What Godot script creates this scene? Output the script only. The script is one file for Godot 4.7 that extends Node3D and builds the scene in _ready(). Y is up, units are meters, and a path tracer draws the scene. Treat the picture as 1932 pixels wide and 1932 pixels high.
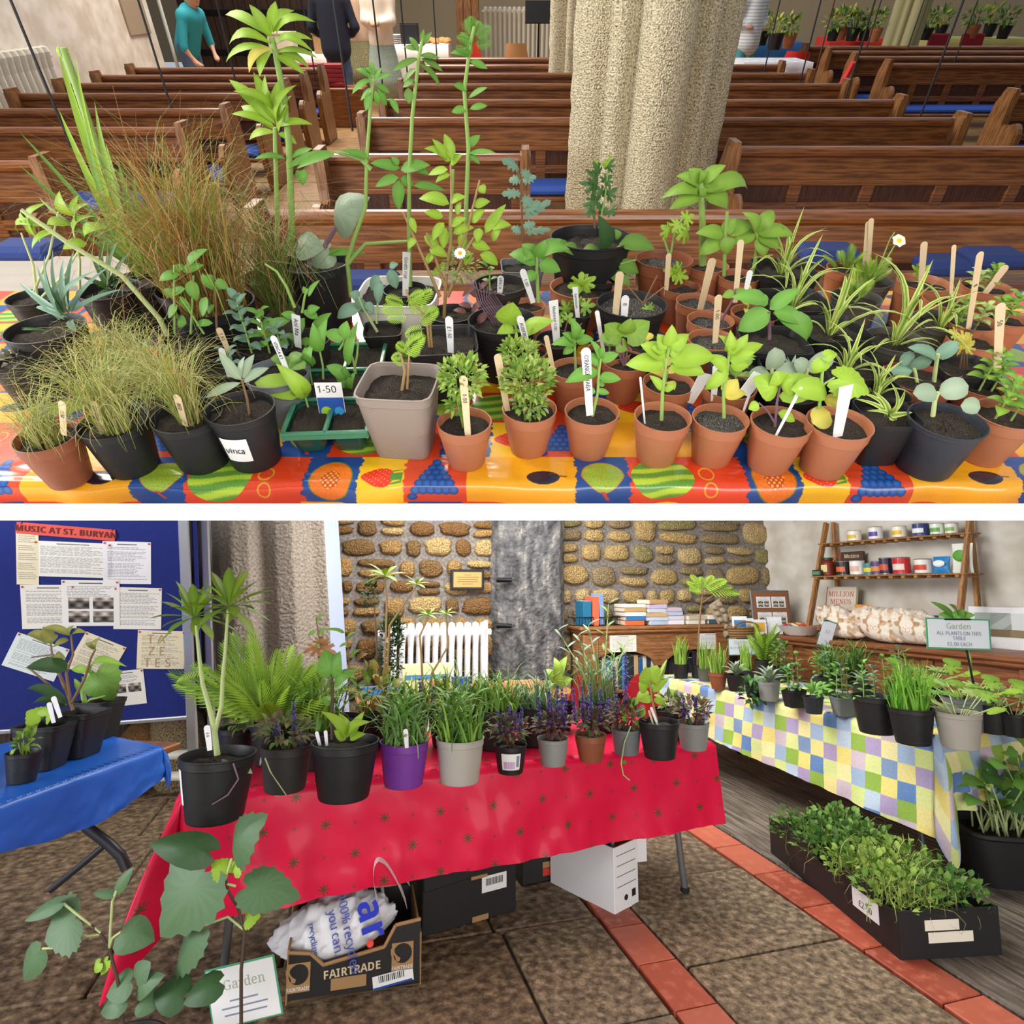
extends Node3D
# Two rooms of a church plant sale, seen one above the other from a single viewpoint.
# Each room has its own level frame; "frame" carries the room being built into the world.
const F := 1150.0
var frame = Transform3D.IDENTITY
var eye = Vector3.ZERO
var look = Basis.IDENTITY
var rng = RandomNumberGenerator.new()
var counts = {}
var mat_cache = {}
var mesh_cache = {}
var L = {}      # leaf and stem materials

class B:
	# collects triangles for one mesh
	var st = SurfaceTool.new()
	var c = Color.WHITE
	func _init(): st.begin(Mesh.PRIMITIVE_TRIANGLES)
	func sg(n: int): st.set_smooth_group(n)
	func v(p: Vector3, uv := Vector2.ZERO):
		st.set_color(c); st.set_uv(uv); st.add_vertex(p)
	func t(a: Vector3, b: Vector3, d: Vector3):
		v(a); v(b); v(d)
	func q(a: Vector3, b: Vector3, d: Vector3, e: Vector3):
		t(a, b, d); t(a, d, e)
	func out_q(a: Vector3, b: Vector3, d: Vector3, e: Vector3, mid: Vector3):
		if (b - a).cross(d - a).dot((a + d) * 0.5 - mid) > 0.0: q(a, e, d, b)
		else: q(a, b, d, e)
	func out_t(a: Vector3, b: Vector3, d: Vector3, mid: Vector3):
		if (b - a).cross(d - a).dot(a - mid) > 0.0: t(a, d, b)
		else: t(a, b, d)
	func box(m: Vector3, s: Vector3, bev := 0.0, bs := Basis.IDENTITY):
		sg(-1)
		var h = s * 0.5
		var b = minf(bev, minf(h.x, minf(h.y, h.z)) * 0.8)
		var P = func(x: float, y: float, z: float, ax: int) -> Vector3:
			var p = Vector3(x * (h.x - (0.0 if ax == 0 else b)), y * (h.y - (0.0 if ax == 1 else b)), z * (h.z - (0.0 if ax == 2 else b)))
			return m + bs * p
		for s1 in [-1.0, 1.0]:
			out_q(P.call(s1, -1, -1, 0), P.call(s1, 1, -1, 0), P.call(s1, 1, 1, 0), P.call(s1, -1, 1, 0), m)
			out_q(P.call(-1, s1, -1, 1), P.call(1, s1, -1, 1), P.call(1, s1, 1, 1), P.call(-1, s1, 1, 1), m)
			out_q(P.call(-1, -1, s1, 2), P.call(1, -1, s1, 2), P.call(1, 1, s1, 2), P.call(-1, 1, s1, 2), m)
			if b <= 0.0: continue
			for s2 in [-1.0, 1.0]:
				out_q(P.call(s1, s2, -1, 0), P.call(s1, s2, 1, 0), P.call(s1, s2, 1, 1), P.call(s1, s2, -1, 1), m)
				out_q(P.call(s1, -1, s2, 0), P.call(s1, 1, s2, 0), P.call(s1, 1, s2, 2), P.call(s1, -1, s2, 2), m)
				out_q(P.call(-1, s1, s2, 1), P.call(1, s1, s2, 1), P.call(1, s1, s2, 2), P.call(-1, s1, s2, 2), m)
				for s3 in [-1.0, 1.0]:
					out_t(P.call(s1, s2, s3, 0), P.call(s1, s2, s3, 1), P.call(s1, s2, s3, 2), m)
	func tube(pts: Array, r0: float, r1: float, n := 6, smooth := true):
		# round bar along the points, tapering from r0 to r1
		var rings = []
		var side = Vector3.ZERO
		for i in pts.size():
			var d: Vector3 = (pts[mini(i + 1, pts.size() - 1)] - pts[maxi(i - 1, 0)]).normalized()
			if i == 0:
				side = d.cross(Vector3(0.31, 0.2, 0.93)).normalized()
				if side.length() < 0.5: side = d.cross(Vector3.RIGHT).normalized()
			side = (side - d * side.dot(d)).normalized()
			var up = d.cross(side)
			var r = lerpf(r0, r1, float(i) / (pts.size() - 1))
			var ring = []
			for k in n:
				var a = TAU * k / n
				ring.append(pts[i] + (side * cos(a) + up * sin(a)) * r)
			rings.append(ring)
		sg(0 if smooth else -1)
		for i in rings.size() - 1:
			for k in n:
				var k2 = (k + 1) % n
				q(rings[i][k], rings[i][k2], rings[i + 1][k2], rings[i + 1][k])
		sg(-1)
		for k in range(1, n - 1):
			t(rings[0][0], rings[0][k + 1], rings[0][k])
			var e: Array = rings[-1]
			t(e[0], e[k], e[k + 1])
	func lathe(prof: Array, n := 20, sq := 2.0, m := Vector3.ZERO, sz := 1.0):
		# profile of (radius, height); sq > 2 squares the section off
		for i in prof.size() - 1:
			sg(i % 2 + 1 if (prof[i + 1] - prof[i]).length() > 0.0 else 0)
			for k in n:
				var p = []
				for j in [[i, k], [i, k + 1], [i + 1, k + 1], [i + 1, k]]:
					var a: float = TAU * j[1] / n + (PI / n if sq > 2.0 else 0.0)
					var ca = cos(a)
					var sa = sin(a)
					var rr: float = prof[j[0]].x
					if sq > 2.0:
						rr /= pow(pow(absf(ca), sq) + pow(absf(sa), sq), 1.0 / sq)
					p.append(m + Vector3(ca * rr, prof[j[0]].y, sa * rr * sz))
				q(p[0], p[3], p[2], p[1])
	func sheet(nx: int, ny: int, f: Callable, uvs := Vector2.ONE):
		sg(0)
		for j in ny:
			for i in nx:
				var g = []
				for d in [[0, 0], [1, 0], [1, 1], [0, 1]]:
					var u: float = float(i + d[0]) / nx
					var w: float = float(j + d[1]) / ny
					g.append([f.call(u, w), Vector2(u, w) * uvs])
				for k in [0, 1, 2, 0, 2, 3]: v(g[k][0], g[k][1])
	func slab(poly: PackedVector2Array, z0: float, z1: float, xf := Transform3D.IDENTITY):
		# flat outline in x, y extruded from z0 to z1
		sg(-1)
		var tri = Geometry2D.triangulate_polygon(poly)
		var mid = Vector2.ZERO
		for p in poly: mid += p / poly.size()
		for z in [z0, z1]:
			for i in range(0, tri.size(), 3):
				out_t(xf * Vector3(poly[tri[i]].x, poly[tri[i]].y, z), xf * Vector3(poly[tri[i + 1]].x, poly[tri[i + 1]].y, z), xf * Vector3(poly[tri[i + 2]].x, poly[tri[i + 2]].y, z), xf * Vector3(mid.x, mid.y, (z0 + z1) * 0.5))
		var cw = Geometry2D.is_polygon_clockwise(poly)
		for i in poly.size():
			var a = poly[i]
			var b = poly[(i + 1) % poly.size()]
			if cw: q(xf * Vector3(a.x, a.y, z0), xf * Vector3(a.x, a.y, z1), xf * Vector3(b.x, b.y, z1), xf * Vector3(b.x, b.y, z0))
			else: q(xf * Vector3(a.x, a.y, z0), xf * Vector3(b.x, b.y, z0), xf * Vector3(b.x, b.y, z1), xf * Vector3(a.x, a.y, z1))
	func wid(kind: String, t: float) -> float:
		match kind:
			"lance": return 1.75 * pow(t, 0.9) * pow(1.0 - t, 0.95) * 0.93
			"spoon": return 0.5 * pow(maxf(sin(PI * pow(t, 1.5)), 0.0), 0.9) + 0.05 * (1.0 - t)
			"round": return 0.5 * sqrt(maxf(1.0 - pow(2.0 * t - 1.0, 2.0), 0.0))
			"strap": return 0.5 * minf(1.0, 0.75 + t) * pow(1.0 - t, 0.6)
			"spear": return 0.5 * pow(1.0 - t, 0.8) * (0.8 + 0.5 * t)
		return 1.3 * pow(t, 0.55) * pow(1.0 - t, 0.9)
	func leaf(xf: Transform3D, kind := "ovate", n := 5, bulge := 0.1, fold := 0.15, mid := 1.0, edge := 0.84, tooth := 0.0, duo := []):
		# a blade from the origin to (0, 0, 1), one unit wide
		sg(0)
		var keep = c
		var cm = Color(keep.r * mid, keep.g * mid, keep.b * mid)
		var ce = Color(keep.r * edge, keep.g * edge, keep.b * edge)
		if duo.size() == 2:
			cm = duo[0]
			ce = duo[1]
		var rows = []
		for i in n + 1:
			var t = float(i) / n
			var w = wid(kind, t)
			if tooth > 0.0 and i > 0 and i < n: w *= 1.0 + (tooth if i % 2 == 1 else -tooth)
			var y = bulge * 4.0 * t * (1.0 - t)
			rows.append([xf * Vector3(-w, y + fold * w, t), xf * Vector3(0, y, t), xf * Vector3(w, y + fold * w, t)])
		for i in n:
			var a: Array = rows[i]
			var b: Array = rows[i + 1]
			for s in 2:
				var o = [[a[s], s == 1], [b[s], s == 1], [b[s + 1], s == 0], [a[s + 1], s == 0]]
				for k in ([1, 2, 3] if i == 0 else [0, 1, 3] if i == n - 1 and kind != "strap" else [0, 1, 2, 0, 2, 3]):
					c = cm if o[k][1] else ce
					v(o[k][0])
		c = keep
	func lobed(xf: Transform3D, half: Array, cup := 0.1, mid := 1.0, edge := 0.82):
		# a leaf from its half outline (x, z), with lighter veins running to the lobes
		sg(0)
		var keep = c
		var pts = []
		for p in half: pts.append(p)
		for i in range(half.size() - 2, 0, -1): pts.append(Vector2(-half[i].x, half[i].y))
		var m = Vector2(0, 0.3)
		var n = pts.size()
		var at = func(p: Vector2) -> Vector3: return xf * Vector3(p.x, cup * (4.0 * p.y * (1.0 - p.y) - 1.6 * absf(p.x)), p.y)
		for i in n:
			var a: Vector2 = pts[i]
			var b: Vector2 = pts[(i + 1) % n]
			var a2 = m.lerp(a, 0.55)
			var b2 = m.lerp(b, 0.55)
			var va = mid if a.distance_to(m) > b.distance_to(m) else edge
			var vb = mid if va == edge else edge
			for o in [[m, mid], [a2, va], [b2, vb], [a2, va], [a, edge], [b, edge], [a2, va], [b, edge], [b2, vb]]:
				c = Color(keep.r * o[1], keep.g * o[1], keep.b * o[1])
				v(at.call(o[0]))
		c = keep
	func done(m: Material = null) -> ArrayMesh:
		st.generate_normals()
		if m: st.set_material(m)
		return st.commit()

# ---------------------------------------------------------------- where things stand
func ray(px: float, py: float) -> Vector3:
	return look * Vector3((px - 966.0) / F, (966.0 - py) / F, -1.0)
func on(px: float, py: float, h: float) -> Vector3:          # on a level surface
	var d = ray(px, py)
	return eye + d * ((h - eye.y) / d.y)
func on_z(px: float, py: float, z: float) -> Vector3:        # on a wall across the room
	var d = ray(px, py)
	return eye + d * ((z - eye.z) / d.z)
func on_x(px: float, py: float, x: float) -> Vector3:        # on a wall along the room
	var d = ray(px, py)
	return eye + d * ((x - eye.x) / d.x)
func beside(px: float, py: float, o: Vector3, near := 0.0) -> Vector3:   # in the upright plane through o, moved towards the viewer
	var fw = Vector3(-look.z.x, 0, -look.z.z).normalized()
	var d = ray(px, py)
	return eye + d * (((o - eye).dot(fw) - near) / d.dot(fw))
func scale_at(p: Vector3) -> float:                           # metres to one pixel
	return -(look.inverse() * (p - eye)).z / F
func rn(a: float, b: float) -> float: return rng.randf_range(a, b)
func face() -> float: return atan2(look.z.x, look.z.z)

# ---------------------------------------------------------------- nodes
func numbered(called: String) -> String:
	counts[called] = counts.get(called, -1) + 1
	return called if counts[called] == 0 else "%s_%03d" % [called, counts[called]]
func tag(o: Node3D, label := "", category := "", group := "", kind := "") -> Node3D:
	for k in [["label", label], ["category", category], ["group", group], ["kind", kind]]:
		if k[1] != "": o.set_meta(k[0], k[1])
	return o
func thing(called: String, label: String, category: String, at := Vector3.ZERO, turn := 0.0, group := "") -> Node3D:
	var o = Node3D.new()
	o.name = numbered(called)
	add_child(o)
	o.transform = frame * Transform3D(Basis(Vector3.UP, turn), at)
	return tag(o, label, category, group)
func part(parent: Node3D, called: String, mesh: Mesh, mat: Material, xf := Transform3D.IDENTITY) -> MeshInstance3D:
	var o = MeshInstance3D.new()
	o.name = called
	o.mesh = mesh
	o.material_override = mat
	o.transform = xf
	parent.add_child(o, true)
	return o
func solo(called: String, mesh: Mesh, mat: Material, label := "", category := "", xf := Transform3D.IDENTITY, group := "", kind := "") -> MeshInstance3D:
	var o = part(self, numbered(called), mesh, mat, frame * xf)
	tag(o, label, category, group, kind)
	return o
func struct(called: String, mesh: Mesh, mat: Material, xf := Transform3D.IDENTITY) -> MeshInstance3D:
	return solo(called, mesh, mat, "", "", xf, "", "structure")
func bx(m: Vector3, s: Vector3, bev := 0.0, bs := Basis.IDENTITY) -> ArrayMesh:
	var b = B.new()
	b.box(m, s, bev, bs)
	return b.done()
func tb(pts: Array, r0: float, r1: float, n := 6) -> ArrayMesh:
	var b = B.new()
	b.tube(pts, r0, r1, n)
	return b.done()
func words(parent: Node3D, text: String, size: float, mat: Material, xf: Transform3D, called := "lettering", bold := false, serif := false, deep := 0.0006) -> MeshInstance3D:
	var key = "txt" + text + str(size) + str(bold) + str(serif)
	if not mesh_cache.has(key):
		var t = TextMesh.new()
		var f = SystemFont.new()
		f.font_names = PackedStringArray(["Droid Serif" if serif else "Droid Sans"])
		f.font_weight = 700 if bold else 400
		t.font = f
		t.text = text
		t.font_size = 32
		t.pixel_size = size / 32.0
		t.depth = deep
		t.curve_step = 2.0
		mesh_cache[key] = t
	return part(parent, called, mesh_cache[key], mat, xf)

# ---------------------------------------------------------------- materials
func M(called: String, col: Color, rough := 0.8, o := {}) -> StandardMaterial3D:
	if mat_cache.has(called): return mat_cache[called]
	var m = StandardMaterial3D.new()
	m.resource_name = called
	m.albedo_color = col
	m.roughness = rough
	m.cull_mode = BaseMaterial3D.CULL_DISABLED
	if o.has("metal"): m.metallic = o.metal
	if o.has("spec"): m.metallic_specular = o.spec
	if o.has("vc"): m.vertex_color_use_as_albedo = true
	if o.has("tex"):
		m.albedo_texture = o.tex
		if o.has("tri"):
			m.uv1_triplanar = true
			m.uv1_scale = o.tri
			if o.has("world"): m.uv1_world_triplanar = true
	if o.has("bump"):
		m.heightmap_enabled = true
		m.heightmap_texture = o.bump
		m.heightmap_scale = o.get("deep", 1.0)
	if o.has("back"):
		m.backlight_enabled = true
		m.backlight = o.back
	if o.has("coat"):
		m.clearcoat_enabled = true
		m.clearcoat = o.coat
		m.clearcoat_roughness = o.get("coat_rough", 0.15)
	if o.has("alpha"):
		m.transparency = BaseMaterial3D.TRANSPARENCY_ALPHA
		m.albedo_color.a = o.alpha
	mat_cache[called] = m
	return m
func hx(s: String) -> Color: return Color.html(s)
func grain(sd: int, n: int, fx: float, fy: float, ramp: Array, oct := 4, speck := 0.0) -> ImageTexture:
	# seamless (mirrored) noise coloured by a ramp of [value, colour]
	var z = FastNoiseLite.new()
	z.seed = sd
	z.noise_type = FastNoiseLite.TYPE_SIMPLEX_SMOOTH
	z.fractal_octaves = oct
	z.frequency = 1.0
	var g = Gradient.new()
	var offs = PackedFloat32Array()
	var cols = PackedColorArray()
	for r in ramp:
		offs.append(r[0]); cols.append(r[1])
	g.offsets = offs
	g.colors = cols
	var im = Image.create(n, n, false, Image.FORMAT_RGB8)
	var rg = RandomNumberGenerator.new()
	rg.seed = sd
	for y in n:
		var yy = (y if y < n / 2 else n - 1 - y) * fy / n
		for x in n:
			var xx = (x if x < n / 2 else n - 1 - x) * fx / n
			var h = z.get_noise_2d(xx, yy) * 0.75 + 0.5
			if speck > 0.0: h += rg.randf_range(-speck, speck)
			im.set_pixel(x, y, g.sample(clampf(h, 0.0, 1.0)))
	return ImageTexture.create_from_image(im)
func ramp(a: String, b: String, c := "") -> Array:
	return [[0.15, hx(a)], [0.85, hx(b)]] if c == "" else [[0.1, hx(a)], [0.5, hx(b)], [0.9, hx(c)]]

# ---------------------------------------------------------------- plants
const HEART := [Vector2(0, 0.07), Vector2(0.16, -0.03), Vector2(0.36, 0.05), Vector2(0.48, 0.22), Vector2(0.47, 0.42), Vector2(0.36, 0.64), Vector2(0.2, 0.84), Vector2(0, 1)]
const SQUASH := [Vector2(0, 0.1), Vector2(0.12, -0.03), Vector2(0.26, -0.04), Vector2(0.34, 0.05), Vector2(0.41, 0.04), Vector2(0.43, 0.14), Vector2(0.52, 0.18), Vector2(0.47, 0.28), Vector2(0.53, 0.38), Vector2(0.44, 0.46), Vector2(0.44, 0.56), Vector2(0.34, 0.62), Vector2(0.32, 0.73), Vector2(0.2, 0.78), Vector2(0.15, 0.89), Vector2(0, 1)]
const PALM := [Vector2(0, 0.1), Vector2(0.08, -0.08), Vector2(0.3, -0.16), Vector2(0.26, 0.06), Vector2(0.5, 0.02), Vector2(0.52, 0.22), Vector2(0.2, 0.3), Vector2(0.46, 0.5), Vector2(0.36, 0.7), Vector2(0.11, 0.45), Vector2(0.15, 0.76), Vector2(0.08, 0.93), Vector2(0, 1)]
const OAK := [Vector2(0, 0.0), Vector2(0.12, 0.1), Vector2(0.34, 0.12), Vector2(0.2, 0.26), Vector2(0.46, 0.38), Vector2(0.26, 0.48), Vector2(0.46, 0.66), Vector2(0.22, 0.7), Vector2(0.24, 0.88), Vector2(0, 1)]
const BULGE := [-0.06, 0.06, 0.16, 0.3]
var table_y = 0.735

func leaf_materials():
	for a in [["lime", "9cc03c"], ["light", "86ad3f"], ["mid", "6c963c"], ["fresh", "72a844"], ["dark", "48703a"], ["deep", "3a5c33"], ["blue", "7ea18a"], ["grey", "9db096"], ["olive", "8f9148"], ["bronze", "8a6a40"], ["rust", "a06a3c"], ["purple", "6b4f50"], ["yellow", "d2c552"], ["squash", "5c7c54"], ["pale", "b4cc78"], ["maroon", "6a3f3a"]]:
		L[a[0]] = M("leaf " + a[0], hx(a[1]), 0.5, {"vc": true, "back": hx(a[1]).lerp(Color(0.75, 0.85, 0.2), 0.4) * 0.5, "spec": 0.45})
	L["any"] = M("leaf mixed", Color.WHITE, 0.6, {"vc": true, "back": Color(0.5, 0.5, 0.4), "spec": 0.35})
	for a in [["stem", "8fb05a"], ["stem pale", "b9c98a"], ["stem brown", "7d5f42"], ["stem purple", "7a5a6a"], ["stem dark", "4a3a2c"], ["stem tan", "a98a5c"]]:
		L[a[0]] = M(a[0], hx(a[1]), 0.6)
	var soil = grain(5, 128, 14, 14, [[0.25, hx("0e0a08")], [0.55, hx("1e1712")], [0.8, hx("3a2c1e")], [0.97, hx("7a6448")]], 3, 0.22)
	M("soil", Color.WHITE, 0.95, {"tex": soil, "tri": Vector3(1.6, 1.6, 1.6)})
	var grit = grain(6, 128, 18, 18, [[0.3, hx("0e0b09")], [0.7, hx("201a16")], [0.86, hx("3b3028")], [0.93, hx("d8d2c6")], [1.0, hx("e8e4dc")]], 2, 0.3)
	M("soil with grit", Color.WHITE, 0.95, {"tex": grit, "tri": Vector3(1.5, 1.5, 1.5)})
	for a in [["pot terracotta", "a96a4a", 0.4], ["pot brown", "8c4f34", 0.45], ["pot black", "1b1b1d", 0.5], ["pot soot", "2a2725", 0.6], ["pot navy", "2b2f38", 0.4], ["pot grey", "8f908f", 0.5], ["pot slate", "6f7478", 0.5], ["pot smoke", "57544e", 0.4], ["pot taupe", "8f8279", 0.5], ["pot stone", "b0aaa2", 0.5], ["pot purple", "7a3aa0", 0.4], ["pot red", "9a4a3c", 0.42], ["pot white", "ece9e2", 0.4], ["pot green", "2f5a44", 0.3]]:
		M(a[0], hx(a[1]), a[2])
	M("wood stick", hx("dcc4a0"), 0.75)
	M("white stick", hx("eeeef0"), 0.45)
	M("ink", hx("23232c"), 0.7)
	M("blue ink", hx("3f4fa8"), 0.7)
	M("paper", hx("f0eff0"), 0.8)

func unit_leaf(kind: String, bend := 1) -> ArrayMesh:
	var key = kind + str(bend)
	if mesh_cache.has(key): return mesh_cache[key]
	var b = B.new()
	var id = Transform3D.IDENTITY
	var u: float = BULGE[bend]
	match kind:
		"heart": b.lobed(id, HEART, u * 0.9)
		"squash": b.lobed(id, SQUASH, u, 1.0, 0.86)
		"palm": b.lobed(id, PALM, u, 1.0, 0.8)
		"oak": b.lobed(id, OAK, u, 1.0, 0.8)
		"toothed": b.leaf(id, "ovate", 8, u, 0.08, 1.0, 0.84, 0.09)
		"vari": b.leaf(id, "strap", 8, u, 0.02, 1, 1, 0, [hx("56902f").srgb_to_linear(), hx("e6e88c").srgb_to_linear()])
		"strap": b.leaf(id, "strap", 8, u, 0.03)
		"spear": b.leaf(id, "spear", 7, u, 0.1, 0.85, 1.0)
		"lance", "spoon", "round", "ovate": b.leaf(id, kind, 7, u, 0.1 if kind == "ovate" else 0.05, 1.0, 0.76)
		"five":
			b.tube([Vector3.ZERO, Vector3(0, u, 0.6)], 0.012, 0.008, 4)
			for s in [[0.0, 0.62, 0.5, 0.0], [1.05, 0.58, 0.36, 0.0], [-1.05, 0.58, 0.36, 0.0], [1.2, 0.24, 0.3, 0.0], [-1.2, 0.24, 0.3, 0.0]]:
				var bs = Basis(Vector3.UP, s[0]).scaled_local(Vector3(s[2] * 0.42, s[2], s[2]))
				b.leaf(Transform3D(bs, Vector3(0, u * minf(1.0, s[1] * 1.6), s[1])), "ovate", 4, 0.1, 0.2)
		"frond", "plume":
			var fine = kind == "plume"
			b.tube([Vector3.ZERO, Vector3(0, u, 0.5), Vector3(0, 0, 1)], 0.012, 0.004, 4)
			var n = 16 if fine else 12
			for i in n:
				var t = (i + 1.5) / (n + 1.5)
				var len = 0.5 * sin(PI * (0.16 + 0.84 * t)) + 0.05
				for s in [-1.0, 1.0]:
					var bs = Basis(Vector3.UP, s * (1.25 - 0.5 * t)) * Basis(Vector3.RIGHT, 0.25)
					b.leaf(Transform3D(bs.scaled_local(Vector3(0.05 if fine else 0.065, len, len)), Vector3(0, u * 4 * t * (1 - t), t)), "lance", 4 if not fine else 3, -0.1, 0.1, 1.0, 0.84, 0.0 if not fine else 0.3)
		"spike":
			for j in 8:
				for k in 6:
					var t = j / 8.0
					b.c = [hx("5a4cb4"), hx("7a6cd8"), hx("968ce0"), hx("6a5a80")][(j * 3 + k * 5) % 4].srgb_to_linear()
					var bs = Basis(Vector3.UP, k * TAU / 6 + j * 0.5) * Basis(Vector3.RIGHT, -0.35)
					b.leaf(Transform3D(bs.scaled_local(Vector3(0.15, 0.3, 0.24 * (1.1 - 0.7 * t))), Vector3(0, t, 0)), "round", 2, 0.3, 0.2, 1.0, 0.9)
	mesh_cache[key] = b.done()
	return mesh_cache[key]

func lay(from: Vector3, to: Vector3, w: float, up: Vector3) -> Transform3D:
	var d = to - from
	var z = d.normalized()
	var x = up.cross(z)
	if x.length() < 0.05: x = Vector3.RIGHT.cross(z)
	x = x.normalized()
	return Transform3D(Basis(x * w, z.cross(x) * d.length(), d), from)

func lp(p: Dictionary, px: float, py: float, near := 0.0) -> Vector3:
	return (Transform3D(Basis(Vector3.UP, p.turn), p.o)).affine_inverse() * beside(px, py, p.o, near + p.get("near", 0.0))

func leaf(p: Dictionary, kind: String, from: Vector3, to: Vector3, w: float, mat: String, up := Vector3(0, 0.8, 0.55), bend := 1, called := "leaf"):
	part(p.n, called, unit_leaf(kind, bend), L[mat], lay(from, to, w, up))

# leaves whose stalk end and tip are given: [stalk x, y, tip x, y, width]
func leaves(p: Dictionary, kind: String, mat: String, list: Array, bend := 1, depth := 0.35):
	for a in list:
		var len: float = Vector2(a[2] - a[0], a[3] - a[1]).length() * p.k
		var r = rn(-depth, depth) * len
		leaf(p, kind, lp(p, a[0], a[1]), lp(p, a[2], a[3], r), a[4] * p.k * (0.84 if kind in ["lance", "ovate", "spoon", "spear"] else 1.0), mat, Vector3(rn(-0.25, 0.25), 0.7, 0.65), bend if rng.randf() < 0.6 else (bend + 1) % 4)

func stem(p: Dictionary, pts: Array, r0: float, r1: float, mat := "stem", near := 0.0, called := "stem"):
	var l = []
	for a in pts: l.append(lp(p, a[0], a[1], near))
	part(p.n, called, tb(l, r0 * p.k, r1 * p.k, 6), L[mat])

const POTS := {
	"t": ["pot terracotta", 0.9, 0.69, 0.2, 2.0], "b": ["pot brown", 0.9, 0.7, 0.2, 2.0], "k": ["pot black", 0.84, 0.74, 0.12, 2.0], "d": ["pot soot", 0.86, 0.78, 0.16, 2.0], "n": ["pot navy", 0.8, 0.74, 0.08, 2.0],
	"g": ["pot grey", 0.84, 0.76, 0.12, 2.0], "l": ["pot slate", 0.84, 0.78, 0.1, 2.0], "m": ["pot smoke", 0.8, 0.76, 0.1, 2.0], "s": ["pot black", 0.86, 0.72, 0.1, 7.0], "q": ["pot taupe", 1.0, 0.72, 0.13, 7.0],
	"o": ["pot stone", 0.86, 0.78, 0.13, 2.0], "u": ["pot purple", 0.86, 0.78, 0.16, 2.0], "r": ["pot red", 0.62, 0.72, 0.16, 2.0], "w": ["pot white", 0.6, 0.8, 0.1, 6.0]}

func unit_pot(kind: String, hr: float) -> ArrayMesh:
	var key = "pot" + kind + str(hr)
	if mesh_cache.has(key): return mesh_cache[key]
	var a: Array = POTS[kind]
	var b = B.new()
	var rb: float = 0.5 * a[2]
	var lip: float = a[3]
	var rl = 0.475
	var y: float = hr - lip
	b.lathe([Vector2(0, 0.012), Vector2(rb * 0.8, 0.012), Vector2(rb * 0.86, 0), Vector2(rb * 0.97, 0), Vector2(rb, 0.02), Vector2(lerpf(rb, rl, 0.5), y * 0.5), Vector2(rl - 0.006, y - 0.012), Vector2(rl + 0.008, y), Vector2(0.487, hr - 0.025), Vector2(0.5, hr - 0.014), Vector2(0.5, hr), Vector2(0.478, hr), Vector2(0.465, hr - 0.05), Vector2(0.42, hr * 0.62)], 28 if a[4] < 3 else 40, a[4])
	mesh_cache[key] = b.done()
	return mesh_cache[key]

func unit_soil(i: int, sq: bool) -> ArrayMesh:
	var key = "soil%d%s" % [i, sq]
	if mesh_cache.has(key): return mesh_cache[key]
	var b = B.new()
	var hs = []
	for k in 130: hs.append(rn(-0.07, 0.07))
	var f = func(u: float, v: float) -> Vector3:
		var a = u * TAU
		var rr = v
		if sq: rr /= pow(pow(absf(cos(a)), 6.0) + pow(absf(sin(a)), 6.0), 1.0 / 6.0)
		var h: float = hs[int(round(u * 20)) % 20 + int(round(v * 5)) * 20] if v > 0.01 else 0.0
		return Vector3(cos(a) * rr, h + 0.05 * (1.0 - v), sin(a) * rr)
	b.sheet(20, 5, f)
	mesh_cache[key] = b.done()
	return mesh_cache[key]

# a pot of plants on the table: rim centre and rim width as seen fix where it stands and how big it is
func pot(cx: float, cy: float, w: float, kind: String, called: String, label: String, o := {}) -> Dictionary:
	var a: Array = POTS[kind]
	var hr: float = o.get("hr", a[1])
	var base: float = o.get("on", table_y)
	var d = 0.09
	var at = Vector3.ZERO
	for i in 8:
		at = on(cx, cy, base + hr * d)
		d = w * scale_at(at)
	at.y = base
	var turn = face()
	var n = thing(called, label, o.get("cat", "plant"), at, turn, o.get("group", ""))
	var p = {"n": n, "o": at, "r": d * 0.5, "h": hr * d, "k": scale_at(at + Vector3(0, hr * d, 0)), "turn": turn, "y": hr * d * 0.84, "sq": a[4] > 3.0}
	p.vs = 1.0 / maxf(0.5, Vector2(at.x, at.z).length() / (at + Vector3(0, p.h - eye.y, 0)).length())
	part(n, "pot", unit_pot(kind, hr), M(o.get("mat", a[0]), Color.GRAY), Transform3D(Basis(Vector3.UP, o.get("spin", rn(0, 6.0) if not p.sq else rn(-0.12, 0.12))).scaled(Vector3.ONE * d), Vector3.ZERO))
	if not o.has("bare"):
		var sr: float = d * 0.5 * 0.9
		part(n, "soil", unit_soil(rng.randi() % 3, p.sq), M("soil with grit" if o.has("grit") else "soil", Color.GRAY), Transform3D(Basis(Vector3.UP, 0.0 if p.sq else rn(0, 6)).scaled(Vector3(sr, d * 0.5, sr)), Vector3(0, p.y, 0)))
	return p

func dirv(az: float, el: float) -> Vector3: return Vector3(cos(az) * cos(el), sin(el), sin(az) * cos(el))

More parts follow.
